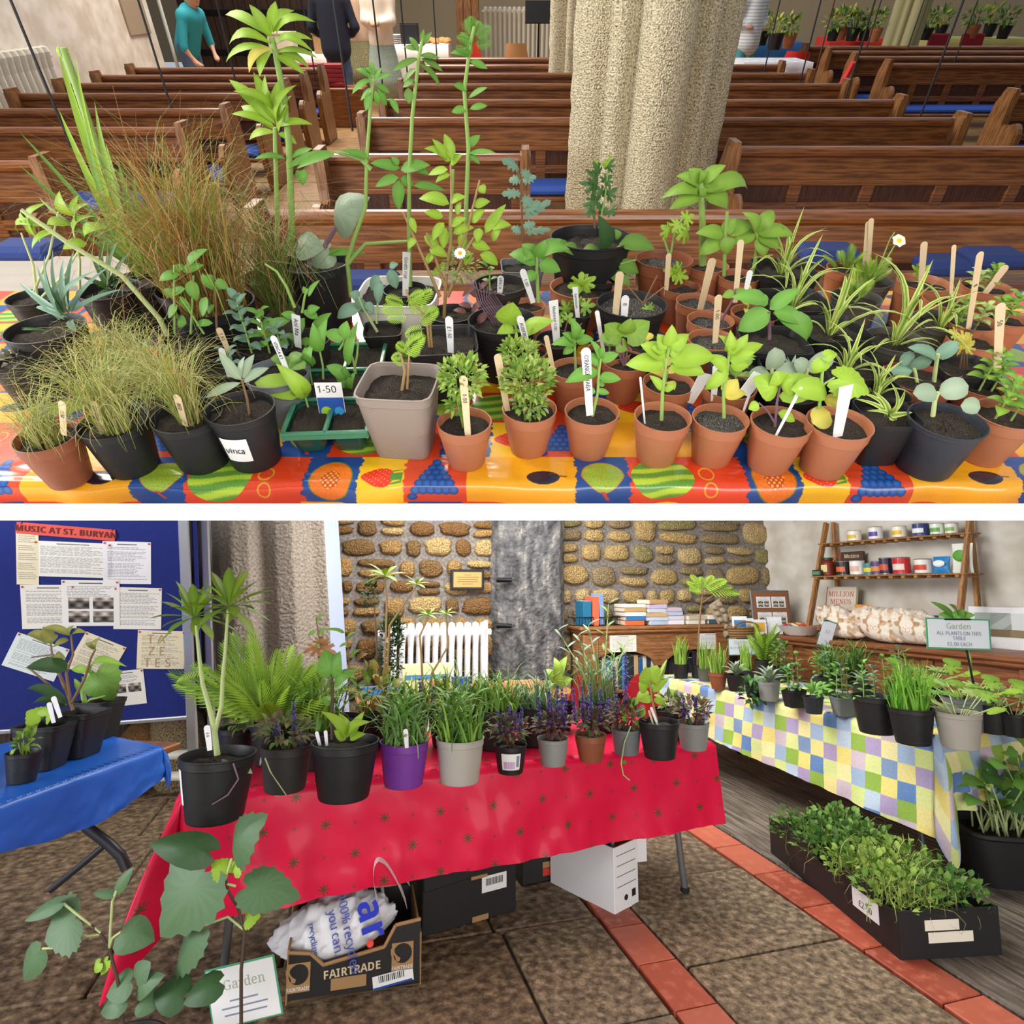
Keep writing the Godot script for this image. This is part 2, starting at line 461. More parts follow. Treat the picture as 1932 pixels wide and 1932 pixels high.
# leaves set round a stem; sizes in pixels as seen
func leafy(p: Dictionary, h: float, n: int, ll: float, lw: float, kind: String, mat: String, o := {}):
	var k: float = p.k
	var hh: float = h * k * p.vs
	var base = Vector3(o.get("x", 0.0) * k, p.y, o.get("z", 0.0) * k)
	var lean = Vector3(o.get("lx", 0.0) * k, 0, o.get("lz", 0.0) * k)
	var sp = []
	for i in 5:
		var t = i / 4.0
		sp.append(base + Vector3(0, hh * t, 0) + lean * t * t + Vector3(rn(-1, 1), 0, rn(-1, 1)) * k * 1.5 * t)
	part(p.n, "stem", tb(sp, o.get("sr", 2.2) * k, o.get("sr", 2.2) * k * 0.5, 6), L[o.get("stem", "stem")])
	var az: float = o.get("az", rn(0, 6.28))
	for i in n:
		var t: float = lerpf(o.get("t0", 0.35), 1.0, float(i) / maxf(1, n - 1))
		if o.has("opp"): t = lerpf(o.get("t0", 0.35), 1.0, float(i / 2) / maxf(1.0, (n - 1) / 2))
		var f = clampf(t * 4.0, 0.0, 3.99)
		var q: Vector3 = sp[int(f)].lerp(sp[int(f) + 1], f - int(f))
		var el: float = lerpf(o.get("e0", 0.1), o.get("e1", 0.8), t) + rn(-0.15, 0.15)
		var sz: float = lerpf(1.0, o.get("top", 0.7), t) * rn(0.85, 1.15)
		var pl: float = o.get("pet", 3.0) * k * sz
		var b = q + dirv(az, el + 0.2) * pl
		var tip = b + dirv(az + rn(-0.15, 0.15), el - o.get("droop", 0.35)) * ll * k * sz
		leaf(p, kind, b, tip, lw * k * sz, mat if not o.has("mat2") or i % 3 > 0 else o.mat2, Vector3(0, 1, 0.12), 2 if o.get("droop", 0.35) > 0.2 else 1)
		if pl > 6.0 * k: part(p.n, "petiole", tb([q, b], 1.3 * k, 0.9 * k, 5), L[o.get("stem", "stem")])
		az += (PI if i % 2 == 0 else PI * 0.5) if o.has("opp") else 2.4

func blades(p: Dictionary, h: float, n: int, lean: float, curl: float, cols: Array, bw := 2.0, o := {}):
	# fine grass: too many blades to count
	var b = B.new()
	b.sg(0)
	var k: float = p.k
	var cl = []
	for c in cols: cl.append(hx(c).srgb_to_linear())
	var top = Vector3(o.get("x", 0.0) * k, 0, 0)
	for i in n:
		b.c = cl[rng.randi() % cl.size()]
		var az = rn(0, TAU)
		var q: Vector3 = top * rn(0.0, 0.15) + Vector3(cos(az), 0, sin(az)) * p.r * o.get("core", 0.45) * sqrt(rng.randf()) + Vector3(0, p.y, 0)
		var el = PI * 0.5 - absf(rng.randfn(0, lean)) * 0.8
		var len: float = h * k * p.vs * rn(0.55, 1.12)
		az = rn(0, TAU)
		var w = bw * k * rn(0.7, 1.2) * 0.5
		var side = Vector3(-sin(az), 0, cos(az)).rotated(Vector3.UP, rn(-0.8, 0.8)) * w
		var crl = curl * rn(0.5, 1.5)
		var prev = [q - side, q + side]
		var seg = 6
		for s in seg:
			el -= crl * (s + 0.5) * (s + 0.5) / seg / seg * 1.5 / seg * 3.0
			q += dirv(az, el) * len / seg
			if q.y < -0.01 - p.h * 0.5: break
			var f = 1.0 - float(s + 1) / seg * 0.85
			b.q(prev[0], q - side * f, q + side * f, prev[1])
			prev = [q - side * f, q + side * f]
	tag(part(p.n, "foliage", b.done(), L["any"]), "", "", "", "stuff")

func straps(p: Dictionary, n: int, ll: float, lw: float, kind: String, mat: String, e0: float, e1: float, o := {}):
	var k: float = p.k
	var az = rn(0, 6.0)
	for i in n:
		var t = float(i) / maxf(1, n - 1)
		var el = lerpf(e0, e1, t) + rn(-0.1, 0.1)
		var base = Vector3(o.get("x", 0.0) * k, p.y - 0.004, 0) + dirv(az, 0) * 3.0 * k
		var len = ll * k * rn(0.75, 1.15) * p.vs
		leaf(p, kind, base, base + dirv(az, el) * len, lw * 0.9 * k * rn(0.85, 1.1), mat, Vector3(0, 1, 0.01), o.get("bend", 2) if t < 0.6 else mini(2, o.get("bend", 2)))
		az += 2.4

func bush(p: Dictionary, cx: float, cy: float, rx: float, ry: float, n: int, ll: float, mat: String, o := {}):
	# small dense leaves: too many to count
	var b = B.new()
	var k: float = p.k
	var m = lp(p, cx, cy, o.get("near", 0.0))
	for i in n:
		var d = Vector3(rng.randfn(), rng.randfn(), rng.randfn()).normalized()
		var at = m + Vector3(d.x * rx, d.y * ry * p.vs, d.z * rx) * k * pow(rng.randf(), 0.3)
		var go = (d + Vector3(rn(-0.6, 0.6), rn(-0.2, 0.9), rn(-0.6, 0.6))).normalized()
		var g = rn(0.7, 1.0)
		b.c = Color(g, g, g * rn(0.7, 1.0))
		if o.has("cols"): b.c = hx(o.cols[rng.randi() % o.cols.size()]).srgb_to_linear()
		b.leaf(lay(at, at + go * ll * k * rn(0.7, 1.25), ll * k * o.get("w", 0.5), Vector3(rn(-0.4, 0.4), 1, 0.3)), o.get("kind", "ovate"), 3, 0.12, 0.15)
	if not o.has("bare"):
		for i in 5: b.tube([Vector3(0, p.y, 0) + dirv(i * 1.3, 0) * k * 3, m + dirv(i * 1.3, 0.2) * rx * k * 0.5], 1.4 * k, 0.7 * k, 4)
	tag(part(p.n, "foliage", b.done(), L["any"] if o.has("cols") else L[mat]), "", "", "", "stuff")

# flat label stick from its foot to its top, with writing up it
func stick(p: Dictionary, fx: float, fy: float, tx: float, ty: float, w: float, wood: bool, text := "", o := {}):
	var a = lp(p, fx, fy, o.get("near", 0.02))
	var b = lp(p, tx, ty, o.get("near", 0.02) + rn(-0.008, 0.008))
	var len = (b - a).length()
	var hw: float = w * p.k * 0.5
	var poly = PackedVector2Array([Vector2(-hw * 0.75, -0.012), Vector2(hw * 0.75, -0.012), Vector2(hw, len - hw)])
	if o.has("blunt"): poly.append_array(PackedVector2Array([Vector2(hw, len), Vector2(-hw, len)]))
	else:
		for i in 6: poly.append(Vector2(hw * cos(i * PI / 6 + 0.25), len - hw + hw * sin(i * PI / 6 + 0.25)))
	poly.append(Vector2(-hw, len - hw))
	var m = B.new()
	m.slab(poly, -0.0007, 0.0007)
	var y = (b - a).normalized()
	var z = Vector3(0, 0.2, 1).rotated(Vector3.UP, o.get("spin", rn(-0.25, 0.25)))
	z = (z - y * z.dot(y)).normalized()
	var st = part(p.n, "plant_label", m.done(), M("wood stick" if wood else "white stick", Color.WHITE), Transform3D(Basis(y.cross(z), y, z), a))
	if text != "":
		var up = Transform3D(Basis(Vector3(0, 0, 1), -PI / 2), Vector3(-hw * 0.05, len * o.get("at", 0.55), 0.001))
		words(st, text, minf(hw * 1.25, len * 0.8 / text.length() * 1.5), M(o.get("ink", "ink"), Color.BLACK), up)

func card(parent: Node3D, called: String, w: float, h: float, mat: Material, xf: Transform3D) -> MeshInstance3D:
	return part(parent, called, bx(Vector3.ZERO, Vector3(w, h, 0.0012)), mat, xf)

func daisy(p: Dictionary, px: float, py: float, r: float, n: int, petal: String, eye_col: String, near := 0.0):
	var at = lp(p, px, py, near)
	var b = B.new()
	var tilt = Basis(Vector3.RIGHT, 0.7)
	b.c = hx(petal).srgb_to_linear()
	for i in n:
		var bs = tilt * Basis(Vector3.UP, TAU * i / n)
		b.leaf(Transform3D(bs.scaled_local(Vector3(0.5 if n > 8 else 0.95, 1, 1) * r * p.k), at), "spoon", 3, 0.05, 0.1, 1, 1)
	b.c = hx(eye_col).srgb_to_linear()
	for i in 6:
		var a = tilt * Vector3(cos(i * PI / 3), 0.25, sin(i * PI / 3)) * r * p.k * 0.36
		var a2 = tilt * Vector3(cos((i + 1) * PI / 3), 0.25, sin((i + 1) * PI / 3)) * r * p.k * 0.36
		b.t(at + a, at + tilt * Vector3(0, r * p.k * 0.25, 0), at + a2)
	part(p.n, "flower", b.done(), L["any"])

# ---------------------------------------------------------------- upper room: pews, pier, far end of the church
func nets(bones: Array, cell := 0.03, soft := 0.05) -> ArrayMesh:
	# one continuous skin round tapered bones (surface nets)
	var lo = Vector3.ONE * 99
	var hi = Vector3.ONE * -99
	for b in bones:
		var r = Vector3.ONE * (maxf(b[2], b[3]) + cell * 2.5)
		lo = lo.min((b[0] as Vector3).min(b[1]) - r)
		hi = hi.max((b[0] as Vector3).max(b[1]) + r)
	var n = Vector3i(((hi - lo) / cell).ceil()) + Vector3i.ONE
	var d = PackedFloat32Array()
	d.resize(n.x * n.y * n.z)
	for z in n.z:
		for y in n.y:
			for x in n.x:
				var p = lo + Vector3(x, y, z) * cell
				var best = 9.0
				for b in bones:
					var a: Vector3 = b[0]
					var e: Vector3 = b[1]
					var ab = e - a
					var t = clampf((p - a).dot(ab) / maxf(ab.length_squared(), 1e-6), 0, 1)
					var q = p - a - ab * t
					if b.size() > 4: q.z *= b[4]
					var v: float = q.length() - lerpf(b[2], b[3], t)
					var h = maxf(soft - absf(v - best), 0.0) / soft
					best = minf(v, best) - h * h * soft * 0.25
				d[x + n.x * (y + n.y * z)] = best
	var at = {}
	var off = [0, 1, n.x, n.x + 1, n.x * n.y, n.x * n.y + 1, n.x * n.y + n.x, n.x * n.y + n.x + 1]
	for z in n.z - 1:
		for y in n.y - 1:
			for x in n.x - 1:
				var i = x + n.x * (y + n.y * z)
				var s = 0
				for o in off: s += 1 if d[i + o] < 0.0 else 0
				if s == 0 or s == 8: continue
				var sum = Vector3.ZERO
				var c = 0
				for e in [[0, 1], [2, 3], [4, 5], [6, 7], [0, 2], [1, 3], [4, 6], [5, 7], [0, 4], [1, 5], [2, 6], [3, 7]]:
					var va = d[i + off[e[0]]]
					var vb = d[i + off[e[1]]]
					if (va < 0.0) == (vb < 0.0): continue
					var f = va / (va - vb)
					var pa = Vector3(e[0] & 1, (e[0] >> 1) & 1, e[0] >> 2)
					var pb = Vector3(e[1] & 1, (e[1] >> 1) & 1, e[1] >> 2)
					sum += pa.lerp(pb, f)
					c += 1
				at[i] = lo + (Vector3(x, y, z) + sum / c) * cell
	var m = B.new()
	m.sg(0)
	for i in at:
		for ax in 3:
			var o: int = [1, n.x, n.x * n.y][ax]
			var u: int = [n.x, n.x * n.y, 1][ax]
			var w: int = [n.x * n.y, 1, n.x][ax]
			if (d[i] < 0.0) == (d[i + o] < 0.0) or not (at.has(i - u) and at.has(i - w) and at.has(i - u - w)): continue
			if d[i] < 0.0: m.q(at[i], at[i - w], at[i - u - w], at[i - u])
			else: m.q(at[i], at[i - u], at[i - u - w], at[i - w])
	return m.done()

func person(label: String, at: Vector3, turn: float, s: float, o: Dictionary):
	var t = thing("person", label, "person", at, turn)
	var V = func(x: float, y: float, z: float) -> Vector3: return Vector3(x, y, z) * s
	var w: float = o.get("wide", 1.0)
	var bend: float = o.get("bend", 0.0)
	var hip = Vector3(0, 0.92, 0)
	var up = Basis(Vector3.RIGHT, bend)
	var U = func(x: float, y: float, z: float) -> Vector3: return (hip + up * (Vector3(x * w, y - 0.92, z))) * s
	var hands: Array = o.get("hands", [Vector3(-0.1, 1.08, 0.26), Vector3(0.1, 1.08, 0.26)])
	var body = [[V.call(0, 0.95, 0), U.call(0, 1.36, 0), 0.14 * s * w, 0.15 * s * w], [U.call(-0.15, 1.38, 0), U.call(0.15, 1.38, 0), 0.07 * s, 0.07 * s], [U.call(0, 1.42, 0), U.call(0, 1.52, 0.01), 0.06 * s, 0.055 * s], [U.call(0, 1.6, 0.02), U.call(0, 1.66, 0.01), 0.085 * s, 0.095 * s], [U.call(0, 1.59, 0.1), U.call(0, 1.6, 0.115), 0.018 * s, 0.014 * s], [U.call(-0.095, 1.62, 0.01), U.call(-0.1, 1.65, 0.0), 0.02 * s, 0.02 * s], [U.call(0.095, 1.62, 0.01), U.call(0.1, 1.65, 0.0), 0.02 * s, 0.02 * s]]
	var sleeves = []
	var legs = []
	for i in 2:
		var x: float = [-1.0, 1.0][i]
		var h: Vector3 = hands[i] * s
		var sh: Vector3 = U.call(x * 0.2, 1.37, 0)
		var el: Vector3 = sh.lerp(h, 0.5) + Vector3(x * 0.09, -0.1, -0.06) * s
		var wr: Vector3 = el.lerp(h, 0.85)
		body.append([sh, el, 0.055 * s, 0.042 * s])
		body.append([el, wr, 0.04 * s, 0.028 * s])
		body.append([wr, h, 0.03 * s, 0.036 * s])
		for f in 5:
			var fb = h + Vector3((f - 2) * 0.017, 0.0, 0.012) * s
			body.append([fb, fb + Vector3(-x * 0.03, -0.028 + absf(f - 2) * 0.006, 0.04) * s, 0.009 * s, 0.007 * s])
		sleeves.append([sh, el, 0.075 * s, 0.06 * s])
		if o.has("long"): sleeves.append([el, wr, 0.058 * s, 0.046 * s])
		var kn: Vector3 = V.call(x * 0.1, 0.5, 0.03)
		body.append([V.call(x * 0.09, 0.9, 0), kn, 0.085 * s, 0.055 * s])
		body.append([kn, V.call(x * 0.1, 0.09, 0), 0.055 * s, 0.038 * s])
		body.append([V.call(x * 0.1, 0.05, -0.02), V.call(x * 0.11, 0.035, 0.15), 0.042 * s, 0.03 * s])
		legs.append([V.call(x * 0.09, 0.92, 0), kn, 0.11 * s, 0.085 * s])
		legs.append([kn, V.call(x * 0.1, 0.12, 0), 0.085 * s, 0.07 * s])
	part(t, "body", nets(body, 0.026, 0.04), M("skin", hx("d7a288"), 0.6))
	var top = [[V.call(0, o.get("hem", 0.9), 0), U.call(0, 1.36, 0), o.get("flare", 0.19) * s * w, 0.175 * s * w], [U.call(-0.16, 1.38, 0), U.call(0.16, 1.38, 0), 0.085 * s, 0.085 * s]]
	top.append_array(sleeves)
	part(t, "top", nets(top, 0.03, 0.06), o.top)
	if o.has("skirt"): part(t, "skirt", nets([[V.call(0, 0.42, 0), V.call(0, 0.95, 0), 0.27 * s, 0.17 * s]], 0.035), o.skirt)
	else: part(t, "trousers", nets(legs, 0.035), o.legs)
	part(t, "hair", nets([[U.call(0, 1.69, -0.02), U.call(0, 1.7, 0.01), 0.105 * s, 0.1 * s], [U.call(0, 1.68, -0.06), U.call(0, 1.55, -0.07), 0.085 * s, 0.06 * s]], 0.026), M("hair " + o.hair, hx(o.hair), 0.7))
	var b = B.new()
	for x in [-0.032, 0.032]:
		b.box(U.call(x / w, 1.625, 0.108), Vector3(0.024, 0.01, 0.008) * s, 0.003)
	b.box(U.call(0, 1.555, 0.1), Vector3(0.045, 0.009, 0.01) * s, 0.003)
	part(t, "face_features", b.done(), M("features", hx("5a3530"), 0.6))

func pew(xl: float, xr: float, z: float, label: String, o := {}):
	var fl = -0.2
	var top: float = o.get("top", 0.58)
	var seat: float = o.get("seat", 0.15)
	var t = thing("church_pew", label, "pew", Vector3((xl + xr) * 0.5, fl, z), 0.0, o.get("group", "dark oak pews"))
	var w = xr - xl
	var oak = M("oak", Color.WHITE)
	var dk = M("oak panel", Color.WHITE)
	var y = top - fl
	var b = B.new()
	var rp = PackedVector2Array()
	for i in 12: rp.append(Vector2(cos(i * PI / 6) * 0.036, sin(i * PI / 6) * 0.034))
	b.slab(rp, -w * 0.5, w * 0.5, Transform3D(Basis(Vector3(0, 0, 1), Vector3.UP, Vector3.RIGHT), Vector3(0, y - 0.034, 0)))
	part(t, "top_rail", b.done(), M("oak rail", Color.WHITE))
	part(t, "frieze_board", bx(Vector3(0, y - 0.13, -0.005), Vector3(w, 0.13, 0.028), 0.003), oak)
	part(t, "sill_rail", bx(Vector3(0, seat - fl + 0.07, -0.004), Vector3(w, 0.06, 0.03), 0.004), oak)
	part(t, "frame_rail", bx(Vector3(0, y - 0.212, -0.002), Vector3(w, 0.035, 0.034), 0.006), oak)
	if o.get("panels", true):
		var np = maxi(1, int(round(w / 0.47)))
		var pw = w / np
		var ph = y - 0.2 - (seat - fl)
		var ym = seat - fl + ph * 0.5
		var pm = bx(Vector3.ZERO, Vector3(pw - 0.06, ph, 0.012), 0.004)
		var sm = bx(Vector3.ZERO, Vector3(0.085, ph, 0.03), 0.006)
		for i in np: part(t, "panel", pm, dk, Transform3D(Basis.IDENTITY, Vector3(-w * 0.5 + (i + 0.5) * pw, ym, -0.016)))
		for i in range(0, np + 1): part(t, "stile", sm, oak, Transform3D(Basis.IDENTITY, Vector3(-w * 0.5 + i * pw + (0.042 if i == 0 else -0.042 if i == np else 0.0), ym, -0.003)))
	else:
		part(t, "back_board", bx(Vector3(0, (y - 0.2 + seat - fl) * 0.5, -0.016), Vector3(w, y - 0.2 - seat + fl, 0.012)), dk)
	part(t, "seat", bx(Vector3(0, seat - fl - 0.06, 0.2), Vector3(w - 0.02, 0.035, 0.42), 0.012), oak)
	if not o.has("no_cushion"):
		var c = B.new()
		c.box(Vector3(0, seat - fl - 0.015, 0.2), Vector3(w - 0.08, 0.055, 0.36), 0.018)
		part(t, "cushion", c.done(), M("blue cushion", Color.WHITE))
	var e = PackedVector2Array([Vector2(-0.07, 0), Vector2(0.4, 0), Vector2(0.43, 0.15), Vector2(0.47, 0.3)])
	for i in 7: e.append(Vector2(0.37 + 0.1 * cos(i * PI / 8), 0.47 + 0.12 * sin(i * PI / 8)))
	e.append_array(PackedVector2Array([Vector2(0.29, 0.57), Vector2(0.24, 0.55), Vector2(0.2, 0.56), Vector2(0.19, 0.62), Vector2(0.18, 0.84), Vector2(0.03, 0.84), Vector2(-0.05, 0.7), Vector2(-0.07, 0.45)]))
	var e2 = PackedVector2Array()
	for q in e: e2.append((q - Vector2(0.18, 0.4)) * 0.93 + Vector2(0.18, 0.4))
	var sc: float = (y + 0.045) / 0.84
	for s in [-1.0, 1.0]:
		if (s < 0 and not o.get("le", true)) or (s > 0 and not o.get("re", true)): continue
		var m = B.new()
		var x0: float = s * w * 0.5
		var xf = Transform3D(Basis(Vector3(0, 0, sc), Vector3(0, sc, 0), Vector3.RIGHT), Vector3(x0, 0, -0.03))
		m.slab(e, -0.022, 0.022, xf)
		m.slab(e2, -0.032, 0.032, xf)
		part(t, "pew_end", m.done(), M("oak end", Color.WHITE))

func radiator(called: String, label: String, at: Vector3, turn: float, w: float, h: float, n: int, mat: Material) -> Node3D:
	var t = thing(called, label, "radiator", at, turn)
	var cols = B.new()
	cols.lathe([Vector2(0, 0), Vector2(0.32, 0.02), Vector2(0.42, 0.06), Vector2(0.36, 0.12), Vector2(0.3, 0.2), Vector2(0.3, 0.8), Vector2(0.36, 0.88), Vector2(0.42, 0.94), Vector2(0.34, 0.985), Vector2(0, 1.0)], 12)
	var fin = cols.done()
	for i in n:
		part(t, "radiator_section", fin, mat, Transform3D(Basis.from_scale(Vector3(w / n * 1.15, h, 0.16)), Vector3(-w * 0.5 + (i + 0.5) * w / n, 0.06, 0)))
	for y in [0.13, h - 0.03]:
		part(t, "header_pipe", tb([Vector3(-w * 0.5 - 0.03, y, 0), Vector3(w * 0.5 + 0.03, y, 0)], 0.03, 0.03, 8), mat)
	for s in [-1, 1]: part(t, "foot", bx(Vector3(s * (w * 0.5 - w / n * 0.5), 0.04, 0), Vector3(w / n * 0.7, 0.08, 0.1), 0.01), mat)
	return t

func pier(called: String, at: Vector3, half: float, h: float, mat: Material):
	var rs = []
	for i in 120:
		var a = TAU * i / 120
		var d = Vector2(cos(a), sin(a))
		var r = 0.62
		for k in 8:
			var ca = TAU * k / 8
			var c = Vector2(cos(ca), sin(ca)) * (0.69 if k % 2 == 0 else 0.66)
			var R = 0.31 if k % 2 == 0 else 0.16
			var pr = c.dot(d)
			var disc = pr * pr - c.length_squared() + R * R
			if disc > 0 and pr > 0: r = maxf(r, pr + sqrt(disc))
		rs.append(r * half)
	var nz = FastNoiseLite.new()
	nz.frequency = 9.0
	var f = func(u: float, v: float) -> Vector3:
		var i = int(round(u * 120)) % 120
		var p = Vector3(cos(TAU * i / 120) * rs[i], v * h, sin(TAU * i / 120) * rs[i])
		return p * Vector3(1, 1, 1) + Vector3(p.x, 0, p.z) * nz.get_noise_3dv(p) * 0.03
	var b = B.new()
	b.sheet(120, 40, f)
	b.box(Vector3(0, 0.05, 0), Vector3(half * 2.2, 0.1, half * 2.2), 0.02)
	struct(called, b.done(), mat, Transform3D(Basis.IDENTITY, at))

func wood_textures():
	var oak = grain(11, 256, 3, 70, ramp("5c3618", "855228", "a06a3a"), 4, 0.04)
	M("oak", Color(1, 0.97, 0.92), 0.45, {"tex": oak, "tri": Vector3(0.9, 0.9, 0.9), "coat": 0.15, "coat_rough": 0.35})
	M("oak rail", Color(1.0, 0.95, 0.9), 0.3, {"tex": oak, "tri": Vector3(0.9, 0.9, 0.9), "coat": 0.5, "coat_rough": 0.2})
	var oakv = grain(12, 256, 60, 3, ramp("3c2010", "56321a", "6a4224"), 4, 0.04)
	M("oak panel", Color(1, 0.96, 0.95), 0.45, {"tex": oakv, "tri": Vector3(1.2, 1.2, 1.2)})
	M("oak end", Color(1.0, 0.96, 0.94), 0.38, {"tex": grain(13, 256, 50, 4, ramp("62401f", "8c6238", "a57c50"), 4, 0.04), "tri": Vector3(1.1, 1.1, 1.1), "coat": 0.2, "coat_rough": 0.4})
	var cl = grain(14, 128, 60, 60, ramp("2a4fae", "3a62c4"), 2, 0.2)
	M("blue cushion", Color.WHITE, 0.75, {"tex": cl, "tri": Vector3(5, 5, 5)})
	M("plank floor", Color.WHITE, 0.5, {"tex": grain(15, 256, 4, 50, ramp("6e5030", "9a7448", "b08a5a"), 4, 0.05), "tri": Vector3(0.8, 0.8, 0.8)})
	var gr = grain(16, 256, 46, 46, [[0.08, hx("6c6454")], [0.3, hx("c4bca8")], [0.5, hx("e4ddc8")], [0.95, hx("f8f4e6")]], 3, 0.3)
	var gb = grain(17, 256, 60, 60, ramp("000000", "ffffff"), 4, 0.1)
	M("granite", hx("fffaea"), 0.9, {"tex": gr, "tri": Vector3(1.4, 1.4, 1.4), "bump": gb, "deep": 1.2})
	M("granite far", hx("f4efe0"), 0.9, {"tex": gr, "tri": Vector3(1.0, 1.0, 1.0)})
	M("white plaster", hx("efe6dc"), 0.9, {"tex": grain(18, 128, 6, 6, ramp("e2dcd4", "ffffff"), 3), "tri": Vector3(0.5, 0.5, 0.5)})
	M("cream metal", hx("e6e0d2"), 0.4)
	M("dark oak", Color.WHITE, 0.6, {"tex": grain(19, 256, 50, 3, ramp("241812", "3a281e", "4c3628"), 4, 0.03), "tri": Vector3(0.9, 0.9, 0.9)})

func row_z(y: float) -> float: return on(966, y, 0.58).z

func upper_room():
	var fl = -0.2
	var fb = struct("floor", bx(Vector3(2, fl - 0.06, -11.2), Vector3(20, 0.1, 17.6)), M("dark oak", Color.WHITE))
	for i in 46:
		part(fb, "plank", bx(Vector3(2, fl - 0.005 + 0.002 * (i % 3), -2.5 - i * 0.36), Vector3(20, 0.022, 0.35), 0.004), M("plank floor", Color.WHITE))
	struct("wall_left", bx(Vector3(-5.35, 0.9, -6.6), Vector3(0.3, 2.2, 9.4)), M("white plaster", Color.WHITE))
	var bw = struct("wall_back", bx(Vector3(2, 0.9, -20.1), Vector3(26, 2.2, 0.3)), M("back stone", hx("d0c0a4"), 0.9))
	# oak door and screen at the far end
	for a in [[350, 600, -15.0, "dark oak"], [862, 905, -15.5, "oak end"]]:
		var l = on_z(a[0], 60, a[2])
		var r = on_z(a[1], 60, a[2])
		var d = struct("door_1" if a[0] == 350 else "door_2", bx(Vector3((l.x + r.x) * 0.5, 0.8, a[2]), Vector3(r.x - l.x, 2.0, 0.08), 0.01), M(a[3], Color.WHITE))
		var n = int((r.x - l.x) / 0.22) + 1
		for i in n: part(d, "plank", bx(Vector3(lerpf(l.x, r.x, (i + 0.5) / n), 0.8, a[2] + 0.05), Vector3((r.x - l.x) / n - 0.012, 2.0, 0.03), 0.008), M(a[3], Color.WHITE))
		if a[0] == 350:
			for y in [0.35, 0.95]: part(d, "strap_hinge", bx(Vector3((l.x + r.x) * 0.5, y, a[2] + 0.075), Vector3((r.x - l.x) * 0.9, 0.09, 0.015), 0.004), M("iron", hx("1c1c20"), 0.5, {"metal": 0.6}))
	pier("pillar", Vector3(on_z(1216, 250, -4.8).x, fl, -4.8), 142.0 * scale_at(on_z(1216, 250, -4.8)), 2.7, M("granite", Color.WHITE))
	pier("pillar", Vector3(on_z(1112, 100, -9.3).x, fl, -9.3), 76.0 * scale_at(on_z(1112, 100, -9.3)), 2.7, M("granite far", Color.WHITE))
	pier("pillar", Vector3(on_z(1706, 60, -13.6).x, fl, -13.6), 34.0 * scale_at(on_z(1706, 60, -13.6)), 2.6, M("mossy granite", hx("b9b48a"), 0.9))
	# pews: the block in the middle
	var ord = ["", "second", "third", "fourth", "fifth", "sixth", "seventh"]
	pew(-1.15, 3.6, row_z(395), "long oak pew just behind the plant table, blue hassock cushions below", {"seat": 0.3, "re": false, "no_cushion": 1})
	for a in [[54, 470, "under the spiky aloe"], [700, 530, "behind the white tub"], [1560, 478, "behind the ferny poached-egg plants"], [1870, 486, "at the picture edge behind the tall sticks"], [1785, 500, "behind the back row of terracotta pots"]]:
		var q = on_z(a[0], a[1], row_z(395) + 0.3)
		solo("hassock", bx(Vector3.ZERO, Vector3(0.24, 0.06, 0.16), 0.02), M("navy hassock", hx("22346c"), 0.9), "navy blue hassock on the first pew " + a[2], "hassock", Transform3D(Basis.IDENTITY, q), "hassocks")
	pew(-1.15, 0.08, row_z(289), "short oak pew ending beside the granite pier, second row back from the plant table", {"group": "dark oak pews"})
	pew(on(1378, 275, 0.58).x, 4.3, row_z(275), "oak pew starting just past the granite pier with panelled back, second row", {"re": false})
	var ys = [221, 187, 157, 137, 121, 108]
	for i in ys.size():
		pew(-1.15, 3.45 if i < 5 else 2.2, row_z(ys[i]), "oak pew of the middle block, %s row back from the plant table" % ["third", "fourth", "fifth", "sixth", "seventh", "eighth"][i], {"panels": i < 3})
	# the block along the white wall
	pew(-6.2, on(95, 302, 0.58).x, row_z(302), "oak pew beside the white wall, first row, largely behind the grasses", {"le": false, "no_cushion": 1})
	var yl = [239, 204, 175, 156, 141, 127]
	for i in yl.size():
		pew(-4.7, -2.35, row_z(yl[i]), "oak pew of the block under the white wall radiator, %s row" % ["second", "third", "fourth", "fifth", "sixth", "seventh"][i], {"panels": i < 3})
	# the block across the far aisle
	var yr = [119, 106, 96, 87]
	for i in yr.size():
		var z = row_z(yr[i])
		pew(4.75, 4.75 + 5.0, z + 0.25, "oak pew across the far aisle with blue cushion, %s row from the viewer" % ["first", "second", "third", "fourth", "fifth", "sixth"][i], {"re": false, "panels": i < 4, "top": 0.6})
	pew(4.7, 8.0, row_z(175), "oak pew end cut by the frame beside the aisle boards", {"re": false})
	radiator("radiator", "cream column radiator on the white wall beside the door", Vector3(-5.1, fl + 0.05, -7.3), PI / 2, 2.1, 0.95, 19, M("cream metal", Color.WHITE))
	radiator("radiator", "cream radiator far behind the pews by the grey pier", Vector3(on_z(975, 60, -16.5).x, fl, -16.5), 0, 1.4, 1.15, 14, M("cream metal", Color.WHITE))
	var nb = on_x(262, 48, -5.18)
	solo("wall_plaque", bx(Vector3.ZERO, Vector3(0.03, 0.4, 0.62), 0.006), M("tan board", hx("a8937c"), 0.7), "brown wooden tablet on the white wall above the radiator", "plaque", Transform3D(Basis.IDENTITY, Vector3(-5.19, nb.y + 0.1, nb.z)))
	solo("wall_pipe", tb([Vector3(-5.16, fl, on_x(322, 80, -5.16).z), Vector3(-5.16, 1.9, on_x(322, 80, -5.16).z)], 0.025, 0.025, 8), M("cream metal", Color.WHITE), "cream vertical pipe on the white wall beside the dark door", "pipe")
	# hanging cables: foot as seen
	var cab = [[128, 262], [325, 210], [449, 172], [594, 139], [663, 233], [722, 165], [769, 145], [825, 120], [1443, 131], [1511, 150], [1537, 143], [1599, 175], [1634, 95], [1709, 102], [1740, 210], [1801, 115]]
